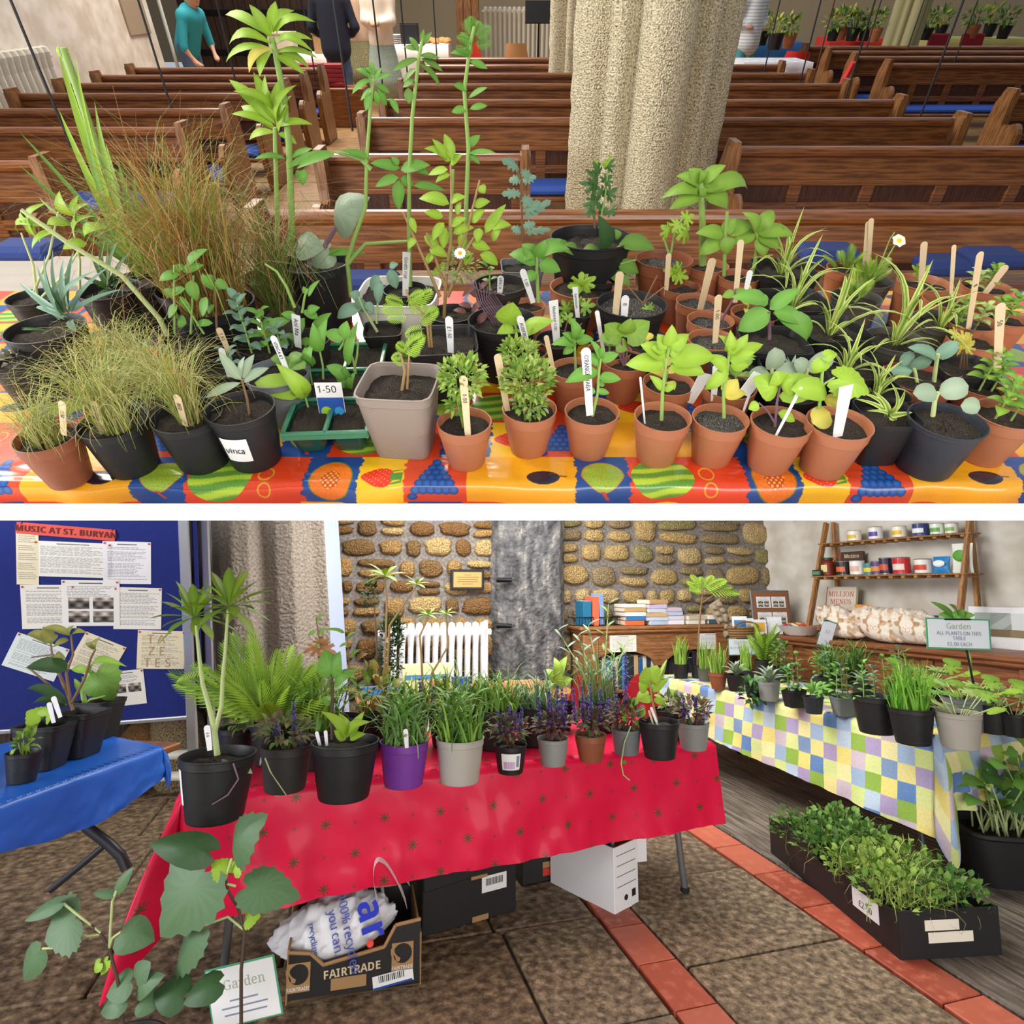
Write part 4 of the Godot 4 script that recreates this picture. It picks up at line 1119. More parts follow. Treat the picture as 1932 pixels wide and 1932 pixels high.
func seedling_pots():
	var p: Dictionary
	var wispy = ["8a9a4c", "aab06a", "c8bc84", "98a452", "b8a868"]
	# ---- front row
	p = pot(86, 822, 114, "b", "potted_sedge", "brown pot of wispy sedge spilling over its rim, front corner beside the black pots", {"group": "pots of wispy sedge"})
	blades(p, 150, 200, 0.45, 1.7, wispy, 2.2)
	stick(p, 120, 810, 117, 757, 13, true, "1.50")
	p = pot(212, 795, 126, "k", "potted_sedge", "black pot of tall arching pale sedge with wooden stick, second in the front row", {"group": "pots of wispy sedge"})
	blades(p, 210, 340, 0.42, 1.6, wispy, 2.2)
	stick(p, 193, 808, 176, 757, 16, true, "Frosted")
	p = pot(352, 782, 130, "k", "potted_sedge", "black pot of upright sedge, bare rim showing, third in the front row", {"group": "pots of wispy sedge"})
	blades(p, 190, 260, 0.4, 1.3, wispy, 2.2, {"core": 0.3, "x": 60})
	stick(p, 347, 793, 333, 745, 15, true, "RED")
	p = pot(452, 768, 129, "k", "potted_cutting", "black pot with a torn white paper label and one woody lance-leaved cutting", {"hr": 0.95})
	stem(p, [[472, 790], [466, 752], [456, 716]], 3.0, 2.2, "stem brown")
	leaves(p, "lance", "grey", [[456, 718, 412, 662, 26], [458, 714, 480, 668, 22], [455, 722, 388, 750, 24], [460, 722, 508, 694, 24], [457, 712, 462, 672, 16], [456, 716, 432, 700, 18]], 1)
	var wl = pot_wrap(p, -0.55, 0.35, 0.28, 0.72, M("paper", Color.WHITE))
	words(wl, "vinca", 0.014, M("ink", Color.BLACK), Transform3D(Basis(Vector3.UP, -0.1), Vector3(-0.005, p.h * 0.5, p.r * 0.885)))
	seed_tray()
	p = pot(752, 718, 146, "q", "potted_mimosa", "large square taupe pot with a small ferny seedling on twiggy stems")
	stem(p, [[758, 742], [764, 700], [756, 668]], 3.5, 2.0, "stem tan")
	stem(p, [[768, 742], [770, 705], [772, 670]], 3.0, 1.6, "stem tan")
	leaves(p, "frond", "lime", [[758, 668, 738, 676, 22], [760, 668, 800, 635, 40], [768, 662, 748, 648, 24], [772, 670, 792, 655, 26], [762, 690, 740, 672, 18]], 1)
	p = pot(876, 795, 104, "t", "potted_basil", "terracotta pot of bushy small-leaved basil with a 1-50 wooden stick", {"group": "terracotta pots of bush basil"})
	bush(p, 872, 712, 40, 32, 300, 15, "lime", {"cols": ["9cb850", "7fa340", "b4c86a", "6a9038"]})
	bush(p, 860, 765, 16, 14, 50, 15, "lime", {"cols": ["8fb04a", "6f983c"], "bare": 1})
	stick(p, 882, 810, 874, 709, 15, true, "1-50", {"near": 0.035, "at": 0.6})
	p = pot(999, 770, 104, "t", "potted_basil", "terracotta pot of bush basil, leaves spilling above the plum print, tall stick behind", {"group": "terracotta pots of bush basil"})
	bush(p, 996, 715, 48, 30, 330, 15, "lime", {"cols": ["a0b854", "84a544", "b8c870", "6a9038"]})
	bush(p, 1000, 760, 30, 20, 110, 15, "lime", {"cols": ["8fae4c", "6f983c", "a8b878"], "bare": 1})
	stick(p, 960, 790, 938, 668, 14, true, "", {"near": -0.01})
	p = pot(1117, 775, 104, "t", "potted_chilli", "terracotta pot with a thin chilli seedling and a long lettered white label", {"group": "terracotta pots of pepper seedlings"})
	stem(p, [[1118, 785], [1128, 740], [1130, 700], [1134, 675]], 3.2, 2.4)
	leaves(p, "ovate", "fresh", [[1128, 700, 1066, 722, 34], [1131, 690, 1092, 664, 22], [1134, 680, 1168, 668, 24], [1130, 712, 1172, 716, 26], [1132, 676, 1138, 655, 18], [1132, 678, 1112, 640, 16], [1124, 740, 1100, 735, 16], [1126, 738, 1150, 742, 16], [1130, 728, 1138, 716, 20]], 1)
	stick(p, 1112, 772, 1105, 656, 17, false, "ORANGE HABA", {"near": 0.012, "at": 0.6})
	p = pot(1251, 785, 108, "t", "potted_pepper", "terracotta pot with a sturdy broad-leaved pepper plant and thin white stake", {"group": "terracotta pots of pepper seedlings"})
	stem(p, [[1248, 792], [1250, 740], [1256, 690], [1262, 655]], 4.0, 2.8)
	leaves(p, "ovate", "lime", [[1262, 678, 1350, 675, 52], [1256, 690, 1180, 688, 44], [1258, 675, 1208, 650, 38], [1264, 660, 1300, 630, 34], [1262, 655, 1268, 612, 30], [1258, 660, 1240, 630, 30], [1264, 690, 1330, 706, 40], [1256, 664, 1228, 655, 26], [1250, 735, 1225, 708, 20], [1254, 738, 1276, 726, 16], [1262, 668, 1290, 655, 36]], 2)
	stick(p, 1216, 792, 1208, 711, 4, false, "", {"near": 0.0})
	p = pot(1360, 788, 106, "t", "potted_pepper", "terracotta pot of gritty compost with a slim pepper plant, above the melon print", {"group": "terracotta pots of pepper seedlings", "grit": 1})
	stem(p, [[1366, 788], [1365, 740], [1372, 700], [1376, 665]], 3.6, 2.4)
	leaves(p, "ovate", "lime", [[1374, 690, 1330, 735, 30], [1370, 700, 1330, 670, 30], [1376, 672, 1355, 632, 26], [1378, 668, 1412, 630, 26], [1376, 680, 1425, 665, 34], [1376, 664, 1378, 622, 24], [1378, 690, 1412, 690, 30], [1372, 720, 1350, 702, 18], [1378, 676, 1440, 650, 30]], 2)
	leaves(p, "ovate", "yellow", [[1366, 745, 1392, 715, 40], [1366, 748, 1408, 742, 26]], 1)
	p = pot(1475, 795, 114, "t", "potted_aubergine", "terracotta pot with a purple-stemmed aubergine seedling and slanting white stake")
	stem(p, [[1462, 805], [1466, 760], [1472, 726]], 2.8, 2.0, "stem purple")
	stem(p, [[1463, 800], [1448, 775], [1432, 760]], 2.2, 1.4, "stem purple")
	leaves(p, "heart", "lime", [[1468, 740, 1420, 712, 52], [1472, 728, 1500, 712, 50], [1474, 735, 1555, 728, 58], [1470, 728, 1462, 700, 40]], 2)
	leaves(p, "ovate", "lime", [[1432, 762, 1412, 772, 24], [1468, 778, 1500, 795, 26]], 1)
	stick(p, 1466, 818, 1512, 730, 6, false, "", {"near": 0.03})
	p = pot(1585, 797, 121, "t", "potted_cucumber", "terracotta pot with a yellowing cucumber plant and broad pale label", {"group": ""})
	stem(p, [[1546, 770], [1548, 740], [1552, 700], [1556, 670]], 3.4, 2.4)
	stem(p, [[1550, 728], [1575, 712]], 2.2, 1.8)
	leaves(p, "squash", "lime", [[1572, 712, 1640, 742, 60], [1555, 680, 1535, 705, 34], [1554, 672, 1580, 668, 22]], 2)
	leaves(p, "round", "lime", [[1560, 742, 1492, 734, 44]], 1)
	leaves(p, "round", "yellow", [[1566, 778, 1532, 798, 46], [1560, 765, 1580, 745, 26], [1585, 770, 1560, 752, 20]], 1)
	stick(p, 1582, 812, 1597, 728, 24, false, "", {"blunt": 1, "near": 0.03})
	p = pot(1676, 778, 104, "s", "potted_spider_plant", "small striped spider plant in a ribbed square black pot, front row", {"group": "striped spider plants", "hr": 0.95})
	leaves(p, "vari", "any", [[1672, 785, 1612, 752, 12], [1670, 785, 1622, 740, 13], [1674, 783, 1648, 738, 14], [1676, 782, 1680, 720, 12], [1676, 783, 1708, 735, 13], [1678, 784, 1722, 778, 14], [1676, 785, 1698, 822, 17], [1676, 786, 1690, 800, 14], [1672, 786, 1635, 775, 11]], 3)
	p = pot(1788, 792, 138, "n", "potted_squash", "wide dark pot with grey-green squash seed leaves, front row by the plum print", {"group": "squash seedlings"})
	stem(p, [[1760, 785], [1764, 755], [1770, 740]], 4.2, 3.6, "stem pale")
	leaves(p, "round", "grey", [[1768, 742, 1722, 742, 36], [1770, 742, 1828, 728, 42], [1812, 765, 1850, 770, 34]], 1)
	p = pot(1898, 780, 112, "t", "potted_oregano", "terracotta pot of leafy oregano cut by the picture edge, front row", {"group": "oregano pots"})
	leafy(p, 75, 16, 34, 26, "ovate", "light", {"opp": 1, "x": -14})
	leafy(p, 60, 12, 30, 24, "ovate", "fresh", {"opp": 1, "x": 18})
	# ---- second row
	p = pot(34, 682, 96, "d", "empty_pot", "sooty grey pot holding dry crumpled leaves, behind the corner sedge", {"cat": "pot"})
	bush(p, 36, 676, 30, 6, 40, 16, "bronze", {"cols": ["6a6458", "8a8474", "4a463c"], "bare": 1})
	p = pot(84, 618, 140, "k", "potted_aloe", "spiky blue-green aloe in a wide black pot at the corner of the table", {"group": "spiky aloes"})
	leaves(p, "spear", "blue", [[122, 600, 35, 532, 24], [124, 595, 70, 502, 26], [126, 592, 84, 482, 22], [130, 590, 120, 488, 26], [128, 590, 140, 470, 20], [132, 592, 182, 510, 22], [134, 594, 210, 500, 18], [134, 596, 232, 545, 18], [128, 600, 68, 580, 18], [128, 598, 128, 520, 22], [130, 604, 145, 632, 22], [126, 590, 100, 470, 18]], 1, 0.5)
	leaves(p, "spear", "dark", [[40, 622, 108, 628, 8]], 2)
	p = pot(206, 545, 112, "k", "potted_aloe", "narrow-leaved aloe in a black pot behind the corner one", {"group": "spiky aloes"})
	leaves(p, "spear", "dark", [[205, 540, 170, 470, 18], [207, 538, 196, 455, 20], [210, 536, 225, 450, 20], [212, 538, 250, 470, 18], [206, 545, 150, 520, 16], [212, 545, 258, 520, 16], [208, 548, 182, 560, 14], [210, 540, 205, 470, 18]], 1, 0.5)
	p = pot(262, 528, 112, "k", "potted_gladiolus", "tall sword-leaved gladiolus leaning over the pews, in a black pot")
	for a in [[262, 520, 108, 88, 26, "lime"], [264, 515, 140, 92, 14, "lime"], [266, 520, 160, 235, 28, "fresh"], [270, 520, 110, 205, 22, "lime"], [276, 520, 178, 190, 22, "light"], [282, 522, 200, 270, 26, "lime"], [286, 520, 222, 300, 22, "fresh"], [270, 525, 190, 340, 26, "light"], [290, 522, 252, 330, 18, "fresh"]]:
		leaf(p, "strap", lp(p, a[0], a[1]), lp(p, a[3 - 1], a[3], rn(-0.05, 0.05)), a[4] * p.k, a[5], Vector3(rn(-0.3, 0.3), 0.3, 1), 1)
	stem(p, [[118, 90], [140, 150], [170, 240], [230, 400], [262, 520]], 5.5, 6.5, "stem")
	leaves(p, "strap", "mid", [[255, 500, 35, 247, 13], [258, 505, 35, 310, 16], [262, 510, 72, 370, 9]], 3)
	leaves(p, "spear", "lime", [[116, 110, 110, 84, 14], [122, 120, 132, 90, 12]], 1)
	p = pot(60, 560, 90, "k", "potted_lupin", "airy divided-leaf plant arching above the aloe, in a black pot", {"group": ""})
	for a in [[60, 560, 110, 400], [80, 560, 150, 470], [70, 560, 40, 440], [150, 560, 135, 420]]:
		stem(p, [[a[0], a[1]], [(a[0] + a[2]) * 0.5 + 8, (a[1] + a[3]) * 0.5], [a[2], a[3]]], 2.6, 1.6, "stem pale")
	leaves(p, "ovate", "lime", [[138, 408, 112, 360, 30], [140, 412, 148, 368, 16], [144, 420, 170, 384, 18], [130, 425, 88, 424, 20], [100, 430, 36, 440, 16], [105, 435, 60, 470, 16], [70, 430, 92, 382, 16], [160, 450, 215, 430, 24], [165, 460, 118, 470, 24], [70, 440, 38, 400, 14], [65, 445, 50, 410, 14], [110, 440, 76, 460, 14], [140, 440, 180, 408, 16]], 2)
	stem(p, [[330, 660], [300, 600], [230, 520], [130, 460], [40, 396]], 5.0, 3.0, "stem pale", 0.18)
	p = pot(290, 735, 100, "m", "potted_sedge", "pale sedge in a cloudy plastic pot, behind the black front pots", {"mat": "pot smoke", "group": "pots of wispy sedge"})
	blades(p, 170, 260, 0.6, 1.8, wispy, 2.0)
	p = pot(222, 690, 100, "k", "potted_sedge", "mounded pale sedge in a black pot below the aloe, second row", {"group": "pots of wispy sedge"})
	blades(p, 150, 380, 0.75, 2.1, wispy, 2.0)
	p = pot(402, 570, 150, "k", "potted_bronze_sedge", "big black pot of tall bronze and green sedge, highest of the grasses", {"hr": 0.8})
	blades(p, 330, 560, 0.36, 0.9, ["8a6a38", "a8742c", "9a9a40", "7a8a38", "b08048", "c09a60", "6f8a38"], 2.6, {"core": 0.8})
	blades(p, 350, 170, 0.36, 2.2, ["a87a50", "b89070", "8a6a48"], 1.8, {"core": 0.8})
	p = pot(350, 545, 110, "k", "potted_bronze_sedge", "green-tinted sedge in a black pot between gladiolus and bronze sedge", {"hr": 0.8})
	blades(p, 290, 300, 0.34, 0.9, ["8f9a3c", "a8a848", "6f8a38", "a87a38"], 2.8, {"core": 0.7})
	p = pot(528, 585, 76, "m", "potted_feather_grass", "dark green feather grass in a smoky translucent pot, beside the big black pot")
	blades(p, 270, 260, 0.4, 1.2, ["5f7f34", "4a6a30", "8a9a48", "a08058", "6f8a48"], 2.4, {"core": 0.5, "x": 30})
	blades(p, 330, 40, 0.5, 1.9, ["a87a58", "9a7a5a"], 1.6, {"x": 60})
	p = pot(505, 520, 96, "k", "potted_spurge", "tall spurge with two whorled crowns of long leaves, above the bronze sedge")
	stem(p, [[552, 520], [550, 400], [545, 270], [535, 180], [520, 100], [512, 70]], 6.0, 4.0, "stem")
	stem(p, [[524, 520], [523, 400], [520, 300], [518, 240]], 4.5, 3.0, "stem")
	leaves(p, "lance", "lime", [[515, 85, 432, 84, 22], [512, 70, 425, 28, 22], [512, 70, 470, 8, 22], [516, 62, 520, 2, 24], [520, 75, 596, 42, 20], [522, 85, 590, 75, 18], [520, 90, 592, 98, 18], [518, 95, 585, 130, 18], [518, 100, 600, 110, 14], [514, 95, 490, 145, 22], [518, 105, 574, 140, 20], [510, 90, 426, 118, 18], [512, 66, 556, 20, 20]], 2, 0.4)
	leaves(p, "lance", "yellow", [[512, 95, 470, 138, 24], [515, 92, 478, 112, 16]], 2)
	leaves(p, "lance", "lime", [[520, 235, 432, 150, 26], [520, 230, 478, 136, 26], [522, 228, 500, 140, 20], [522, 230, 526, 150, 22], [524, 235, 560, 160, 18], [524, 240, 550, 180, 20], [518, 240, 436, 215, 18], [524, 240, 590, 235, 18], [520, 245, 455, 200, 24], [525, 250, 545, 200, 18], [520, 250, 470, 265, 20], [524, 252, 560, 272, 20], [518, 215, 440, 172, 22]], 2, 0.4)
	leaves(p, "lance", "fresh", [[545, 300, 590, 280, 16], [540, 320, 620, 285, 20], [560, 320, 572, 350, 18], [540, 300, 480, 300, 14]], 1)
	p = pot(594, 492, 132, "k", "potted_borage", "huge rounded leaves on pinkish stalks in the largest black pot", {"hr": 0.95})
	stem(p, [[600, 500], [615, 460], [640, 418]], 5.0, 4.0, "stem purple")
	stem(p, [[590, 500], [570, 470], [556, 460]], 4.0, 3.0, "stem purple")
	leaves(p, "heart", "grey", [[630, 425, 698, 372, 76], [560, 462, 612, 470, 60], [625, 470, 588, 500, 60]], 2)
	leaves(p, "lance", "fresh", [[600, 480, 690, 478, 20], [605, 485, 640, 470, 14]], 1)
	p = pot(362, 640, 110, "k", "potted_vinca", "leafy periwinkle shoots in a black pot in front of the bronze sedge", {"group": "periwinkles"})
	for a in [[330, 630, 328, 500], [360, 630, 365, 520], [410, 640, 405, 520], [385, 630, 340, 560]]:
		stem(p, [[a[0], a[1]], [(a[0] + a[2]) * 0.5, (a[1] + a[3]) * 0.5], [a[2], a[3]]], 2.2, 1.5, "stem brown" if a[0] == 410 else "stem")
	leaves(p, "ovate", "fresh", [[340, 518, 300, 530, 22], [345, 510, 330, 500, 20], [345, 512, 385, 500, 22], [360, 528, 372, 568, 28], [384, 520, 415, 548, 28], [400, 545, 382, 515, 26], [404, 530, 432, 545, 22], [350, 545, 318, 560, 20], [330, 560, 310, 545, 20], [345, 560, 362, 594, 28], [335, 575, 318, 600, 22], [330, 580, 338, 604, 20], [390, 560, 382, 598, 22], [392, 590, 405, 575, 16], [335, 605, 352, 610, 30], [402, 610, 370, 615, 18], [352, 500, 392, 470, 24]], 1)
	stick(p, 428, 655, 412, 618, 12, true, "1.50")
	p = pot(500, 655, 104, "k", "potted_privet", "glossy round-leaved privet shoots in a black pot, between periwinkle and tray", {})
	leafy(p, 95, 18, 34, 22, "ovate", "blue", {"opp": 1, "t0": 0.2, "x": -28, "e1": 1.1})
	leafy(p, 70, 14, 32, 22, "ovate", "fresh", {"opp": 1, "t0": 0.2, "x": 6})
	leafy(p, 45, 8, 30, 20, "ovate", "blue", {"opp": 1, "x": 30})
	p = pot(522, 702, 122, "m", "potted_vinca", "grey pot lettered VINCA on a white stick, behind the paper-labelled pot", {"mat": "pot slate", "group": "periwinkles"})
	stick(p, 540, 695, 514, 633, 13, false, "VINCA £1", {"at": 0.55})
	leafy(p, 30, 5, 44, 40, "round", "mid", {"x": 28, "e0": 0.2})
	p = pot(437, 690, 100, "k", "potted_cutting", "black pot of dark foliage with a white peg label, behind the third sedge", {})
	leafy(p, 40, 8, 30, 16, "lance", "blue", {})
	stick(p, 436, 718, 417, 657, 11, false, "", {})
	p = pot(572, 640, 100, "k", "potted_hyssop", "black pot with a white label reading Ani Ma beside trailing green stems", {"mat": "pot soot"})
	stem(p, [[556, 580], [540, 540], [522, 512], [500, 498]], 3.0, 1.8)
	stem(p, [[570, 590], [575, 560], [580, 545]], 2.4, 1.6)
	leaves(p, "ovate", "fresh", [[580, 555, 572, 540, 14], [582, 560, 604, 528, 12], [548, 605, 500, 630, 26], [560, 600, 530, 592, 20], [575, 600, 560, 640, 30], [580, 590, 604, 580, 22], [590, 625, 626, 590, 26], [530, 635, 580, 660, 36], [590, 640, 560, 668, 30], [600, 600, 570, 586, 20]], 1)
	stick(p, 562, 645, 558, 594, 17, false, "Ani Ma", {"blunt": 1})
	# ---- middle
	p = pot(752, 548, 152, "w", "plastic_tub", "white square plastic tub behind the ferny seedlings with an empty rim", {"cat": "tub", "hr": 0.55})
	p = pot(764, 545, 84, "k", "potted_galega", "tall galega stalks in a black pot standing in the white tub", {"on": table_y + 0.02})
	for a in [[[662, 560], [655, 490], [672, 440], [690, 390], [692, 300], [700, 190], [704, 150]], [[774, 540], [772, 440], [772, 330], [778, 220], [790, 110], [798, 70]], [[878, 470], [880, 380], [884, 280], [876, 170], [888, 80], [895, 50]], [[655, 500], [690, 460], [770, 455]], [[852, 500], [850, 420], [855, 320]], [[700, 320], [680, 300], [632, 286]]]:
		stem(p, a, 4.2, 2.4)
	leaves(p, "lance", "fresh", [[704, 150, 664, 178, 14], [704, 150, 672, 130, 14], [706, 145, 700, 115, 12], [708, 150, 740, 140, 14], [710, 160, 735, 175, 16], [706, 165, 680, 190, 14], [712, 165, 730, 200, 14], [708, 170, 716, 200, 14], [700, 170, 690, 210, 16], [706, 150, 720, 128, 12], [705, 140, 690, 128, 10], [735, 185, 752, 215, 14]], 1)
	leaves(p, "lance", "mid", [[790, 110, 740, 135, 16], [792, 105, 830, 110, 14], [792, 100, 772, 70, 12], [795, 90, 815, 60, 12], [796, 85, 800, 55, 10], [794, 110, 836, 135, 14], [790, 120, 830, 165, 14], [786, 130, 760, 155, 14], [782, 150, 760, 165, 16], [790, 95, 762, 88, 12], [770, 165, 772, 196, 20]], 1)
	leaves(p, "plume", "fresh", [[895, 70, 880, 36, 26], [895, 68, 905, 40, 26], [897, 70, 925, 50, 26], [893, 80, 862, 70, 24], [897, 82, 926, 80, 26], [893, 90, 866, 100, 24], [890, 100, 860, 90, 20], [892, 60, 888, 30, 22]], 1)
	leaves(p, "lance", "fresh", [[888, 108, 850, 100, 16], [886, 115, 920, 130, 16], [890, 100, 870, 60, 16], [882, 170, 855, 160, 18], [884, 185, 920, 165, 14], [882, 205, 852, 212, 20], [886, 205, 920, 200, 16], [880, 280, 906, 255, 20], [882, 290, 935, 288, 14], [884, 292, 905, 310, 14]], 1)
	leaves(p, "ovate", "fresh", [[754, 318, 698, 308, 24], [756, 320, 812, 312, 28], [752, 335, 708, 352, 22], [756, 336, 780, 350, 22], [753, 340, 752, 396, 26], [752, 312, 738, 296, 14], [700, 300, 642, 284, 16], [632, 290, 560, 318, 22], [575, 320, 572, 348, 20], [780, 350, 840, 360, 18], [784, 320, 810, 330, 16]], 1)
	stick(p, 765, 548, 767, 476, 14, false, "Goats rue", {"blunt": 1, "at": 0.6})
	p = pot(722, 620, 72, "s", "potted_tomato", "small square black pot with drooping grey-green seedling leaves")
	stem(p, [[712, 626], [690, 590], [676, 560]], 3.0, 2.2, "stem pale")
	stem(p, [[711, 610], [712, 580], [714, 560]], 2.4, 1.8, "stem pale")
	leaves(p, "ovate", "blue", [[735, 508, 748, 545, 26], [716, 520, 700, 548, 24], [718, 528, 714, 575, 22], [676, 560, 690, 590, 26], [678, 562, 660, 552, 24], [682, 582, 636, 600, 34], [690, 570, 706, 592, 20], [735, 505, 752, 498, 16]], 1)
	p = pot(835, 640, 130, "s", "potted_silk_tree", "square black pot with feathery silk tree fronds and a £1-50 stick")
	stem(p, [[810, 655], [805, 600], [770, 560], [766, 545]], 2.6, 1.8, "stem tan")
	stem(p, [[815, 655], [812, 620], [812, 600]], 2.6, 1.8, "stem tan")
	leaves(p, "frond", "lime", [[765, 580, 815, 548, 34], [765, 575, 728, 562, 30], [766, 580, 720, 586, 32], [766, 570, 800, 552, 28], [770, 600, 730, 600, 24], [790, 610, 826, 585, 36], [800, 620, 764, 632, 34], [812, 600, 826, 580, 24], [800, 626, 790, 650, 24], [768, 585, 806, 575, 34]], 1)
	stick(p, 850, 655, 847, 597, 15, false, "£1-50", {"near": 0.03, "at": 0.5})
	p = pot(852, 590, 90, "k", "potted_fuchsia", "bushy leafy shrub with woody stems and a white daisy beside it, middle of the table", {"group": ""})
	for a in [[[838, 600], [842, 520], [850, 460], [852, 380], [850, 310]], [[830, 560], [800, 490], [760, 400]], [[845, 560], [880, 470], [900, 440]], [[840, 540], [815, 470], [805, 440]], [[850, 500], [880, 440], [905, 340]]]:
		stem(p, a, 3.4, 1.6, "stem tan")
	leaves(p, "ovate", "lime", [[848, 305, 815, 262, 20], [852, 300, 838, 252, 22], [846, 300, 800, 280, 20], [850, 310, 872, 292, 20], [845, 320, 808, 330, 18], [850, 330, 822, 345, 14], [848, 385, 790, 375, 28], [850, 382, 880, 372, 20], [836, 410, 800, 400, 20], [838, 420, 816, 455, 20], [842, 430, 836, 470, 24], [850, 425, 880, 412, 20], [855, 440, 895, 430, 22], [870, 440, 872, 470, 20], [890, 420, 915, 395, 22], [905, 430, 900, 458, 20], [915, 440, 955, 385, 22], [925, 430, 965, 425, 22], [930, 455, 950, 420, 18], [800, 445, 830, 470, 22], [810, 470, 845, 485, 24], [785, 450, 770, 470, 18], [820, 480, 800, 500, 20], [890, 460, 925, 470, 24], [905, 480, 940, 500, 26], [880, 470, 880, 500, 20], [775, 410, 785, 440, 16], [905, 350, 915, 365, 18], [895, 390, 925, 380, 20], [862, 405, 870, 380, 16], [840, 500, 815, 520, 18]], 1)
	bush(p, 870, 500, 30, 22, 120, 11, "light", {"cols": ["9ab06a", "b8b878", "7f9848"], "bare": 1})
	daisy(p, 868, 478, 11, 14, "ffffff", "f0b020", 0.05)
	p = pot(948, 603, 132, "k", "potted_vine", "wide black pot of maroon trailing vine stems, behind the aubergine leaf")
	for i in 9: stem(p, [[930 + i * 5, 610], [905 + i * 3, 575 - i * 3], [888 + i * 8, 525 + i * 4]], 1.6, 1.0, "stem purple")
	leaves(p, "ovate", "maroon", [[900, 560, 880, 545, 14], [895, 540, 872, 560, 14], [910, 570, 888, 590, 16], [920, 590, 900, 612, 18], [930, 600, 945, 585, 16], [905, 545, 925, 530, 12], [890, 580, 865, 575, 14], [940, 605, 955, 590, 14], [880, 590, 855, 585, 14]], 1)
	p = pot(944, 535, 104, "k", "potted_vinca", "black pot labelled VINCA at the back, beside the daisy", {"group": "periwinkles", "mat": "pot soot"})
	leafy(p, 40, 6, 26, 14, "ovate", "mid", {"x": -20})
	stick(p, 943, 552, 945, 520, 12, false, "VINCA", {})
	p = pot(992, 575, 74, "t", "potted_pepper", "terracotta pot of broad-leaved pepper with a scrawled white label, fourth row", {"group": "terracotta pots of pepper seedlings", "hr": 1.0})
	stem(p, [[1016, 570], [1014, 530], [1012, 480]], 4.0, 2.8)
	leaves(p, "ovate", "fresh", [[1012, 500, 960, 480, 34], [1016, 500, 1058, 512, 36], [1012, 490, 985, 460, 34], [1014, 488, 1030, 452, 34], [1014, 515, 990, 535, 26], [1010, 480, 975, 495, 28], [1018, 482, 1075, 470, 30], [1014, 478, 1060, 452, 26]], 2)
	stick(p, 1003, 562, 985, 508, 12, false, "1.00", {})
	p = pot(1098, 540, 122, "t", "potted_mayapple", "wide terracotta bowl with crinkled yellow-green lobed leaves and a tiny label", {"hr": 0.6})
	leaves(p, "palm", "lime", [[1098, 545, 1070, 540, 40], [1100, 545, 1118, 540, 44], [1096, 540, 1098, 512, 44], [1100, 540, 1125, 522, 36]], 2)
	for a in [[1098, 560, 1098, 542], [1104, 560, 1112, 540]]: stem(p, [[a[0], a[1]], [a[2], a[3]]], 2.5, 2.0)
	p = pot(1115, 446, 156, "k", "potted_columbine", "big black pot of columbine standing against the granite pier", {"hr": 0.85})
	stem(p, [[1122, 430], [1120, 380], [1128, 320]], 2.4, 1.6, "stem brown")
	stem(p, [[1130, 430], [1142, 370], [1148, 310]], 2.2, 1.4)
	leaves(p, "palm", "dark", [[1125, 360, 1092, 345, 34], [1128, 350, 1105, 320, 30], [1140, 345, 1155, 330, 28], [1130, 380, 1100, 390, 32], [1145, 370, 1165, 355, 30], [1135, 370, 1122, 350, 30], [1150, 395, 1160, 408, 28], [1140, 390, 1130, 405, 28], [1120, 395, 1100, 405, 26], [1130, 330, 1118, 305, 26], [1145, 320, 1160, 298, 22]], 2)
	leaves(p, "palm", "lime", [[1145, 315, 1152, 292, 20], [1128, 318, 1122, 302, 20]], 1)
	p = pot(1130, 520, 90, "k", "potted_climber", "dark shiny arrow-shaped leaves on long stalks in front of the columbine pot", {})
	stem(p, [[1110, 540], [1150, 480], [1178, 458]], 3.2, 2.4)
	stem(p, [[1095, 530], [1090, 490], [1098, 470]], 2.6, 2.0)
	stem(p, [[1120, 540], [1160, 500], [1200, 490]], 2.6, 2.0)
	leaves(p, "ovate", "deep", [[1135, 480, 1128, 405, 48]], 1)
	leaves(p, "ovate", "mid", [[1168, 460, 1235, 470, 40], [1165, 452, 1160, 432, 18], [1100, 470, 1135, 480, 26], [1155, 480, 1128, 505, 26], [1150, 500, 1135, 520, 30], [1165, 500, 1205, 515, 36], [1150, 515, 1190, 540, 30], [1080, 468, 995, 480, 34], [1090, 480, 1050, 470, 30]], 2)
	p = pot(985, 500, 80, "s", "potted_hawthorn", "small jagged-leaved shrub in a grey pot before the oak rail", {"mat": "pot slate"})
	stem(p, [[988, 480], [985, 420], [984, 360], [975, 305]], 2.4, 1.4, "stem brown")
	leaves(p, "oak", "blue", [[980, 320, 946, 302, 28], [982, 325, 1005, 335, 26], [984, 340, 960, 340, 24], [986, 345, 1012, 332, 22], [984, 365, 946, 366, 24], [984, 372, 1005, 388, 26], [988, 400, 1020, 380, 28], [988, 410, 1040, 378, 26], [986, 430, 1010, 420, 24], [984, 440, 965, 428, 22], [990, 440, 1040, 432, 20]], 1)
	# ---- terracotta group
	p = pot(1085, 695, 92, "t", "potted_pepper", "terracotta pot with a small upright pepper and a slanting cream peg, second row", {"group": "terracotta pots of pepper seedlings"})
	stem(p, [[1086, 700], [1085, 670], [1084, 640]], 3.0, 2.2)
	leaves(p, "ovate", "fresh", [[1086, 650, 1040, 650, 26], [1085, 640, 1076, 600, 26], [1086, 645, 1120, 640, 24], [1084, 645, 1060, 628, 20], [1088, 640, 1104, 622, 18], [1084, 660, 1062, 668, 18]], 2)
	stick(p, 1044, 698, 1030, 633, 9, true, "", {"near": 0.03})
	p = pot(985, 700, 90, "t", "potted_basil", "terracotta pot of feathery basil half hidden behind the other basil", {"group": "terracotta pots of bush basil"})
	bush(p, 978, 668, 34, 22, 220, 14, "lime", {"cols": ["9cb850", "7fa340", "b4c86a"]})
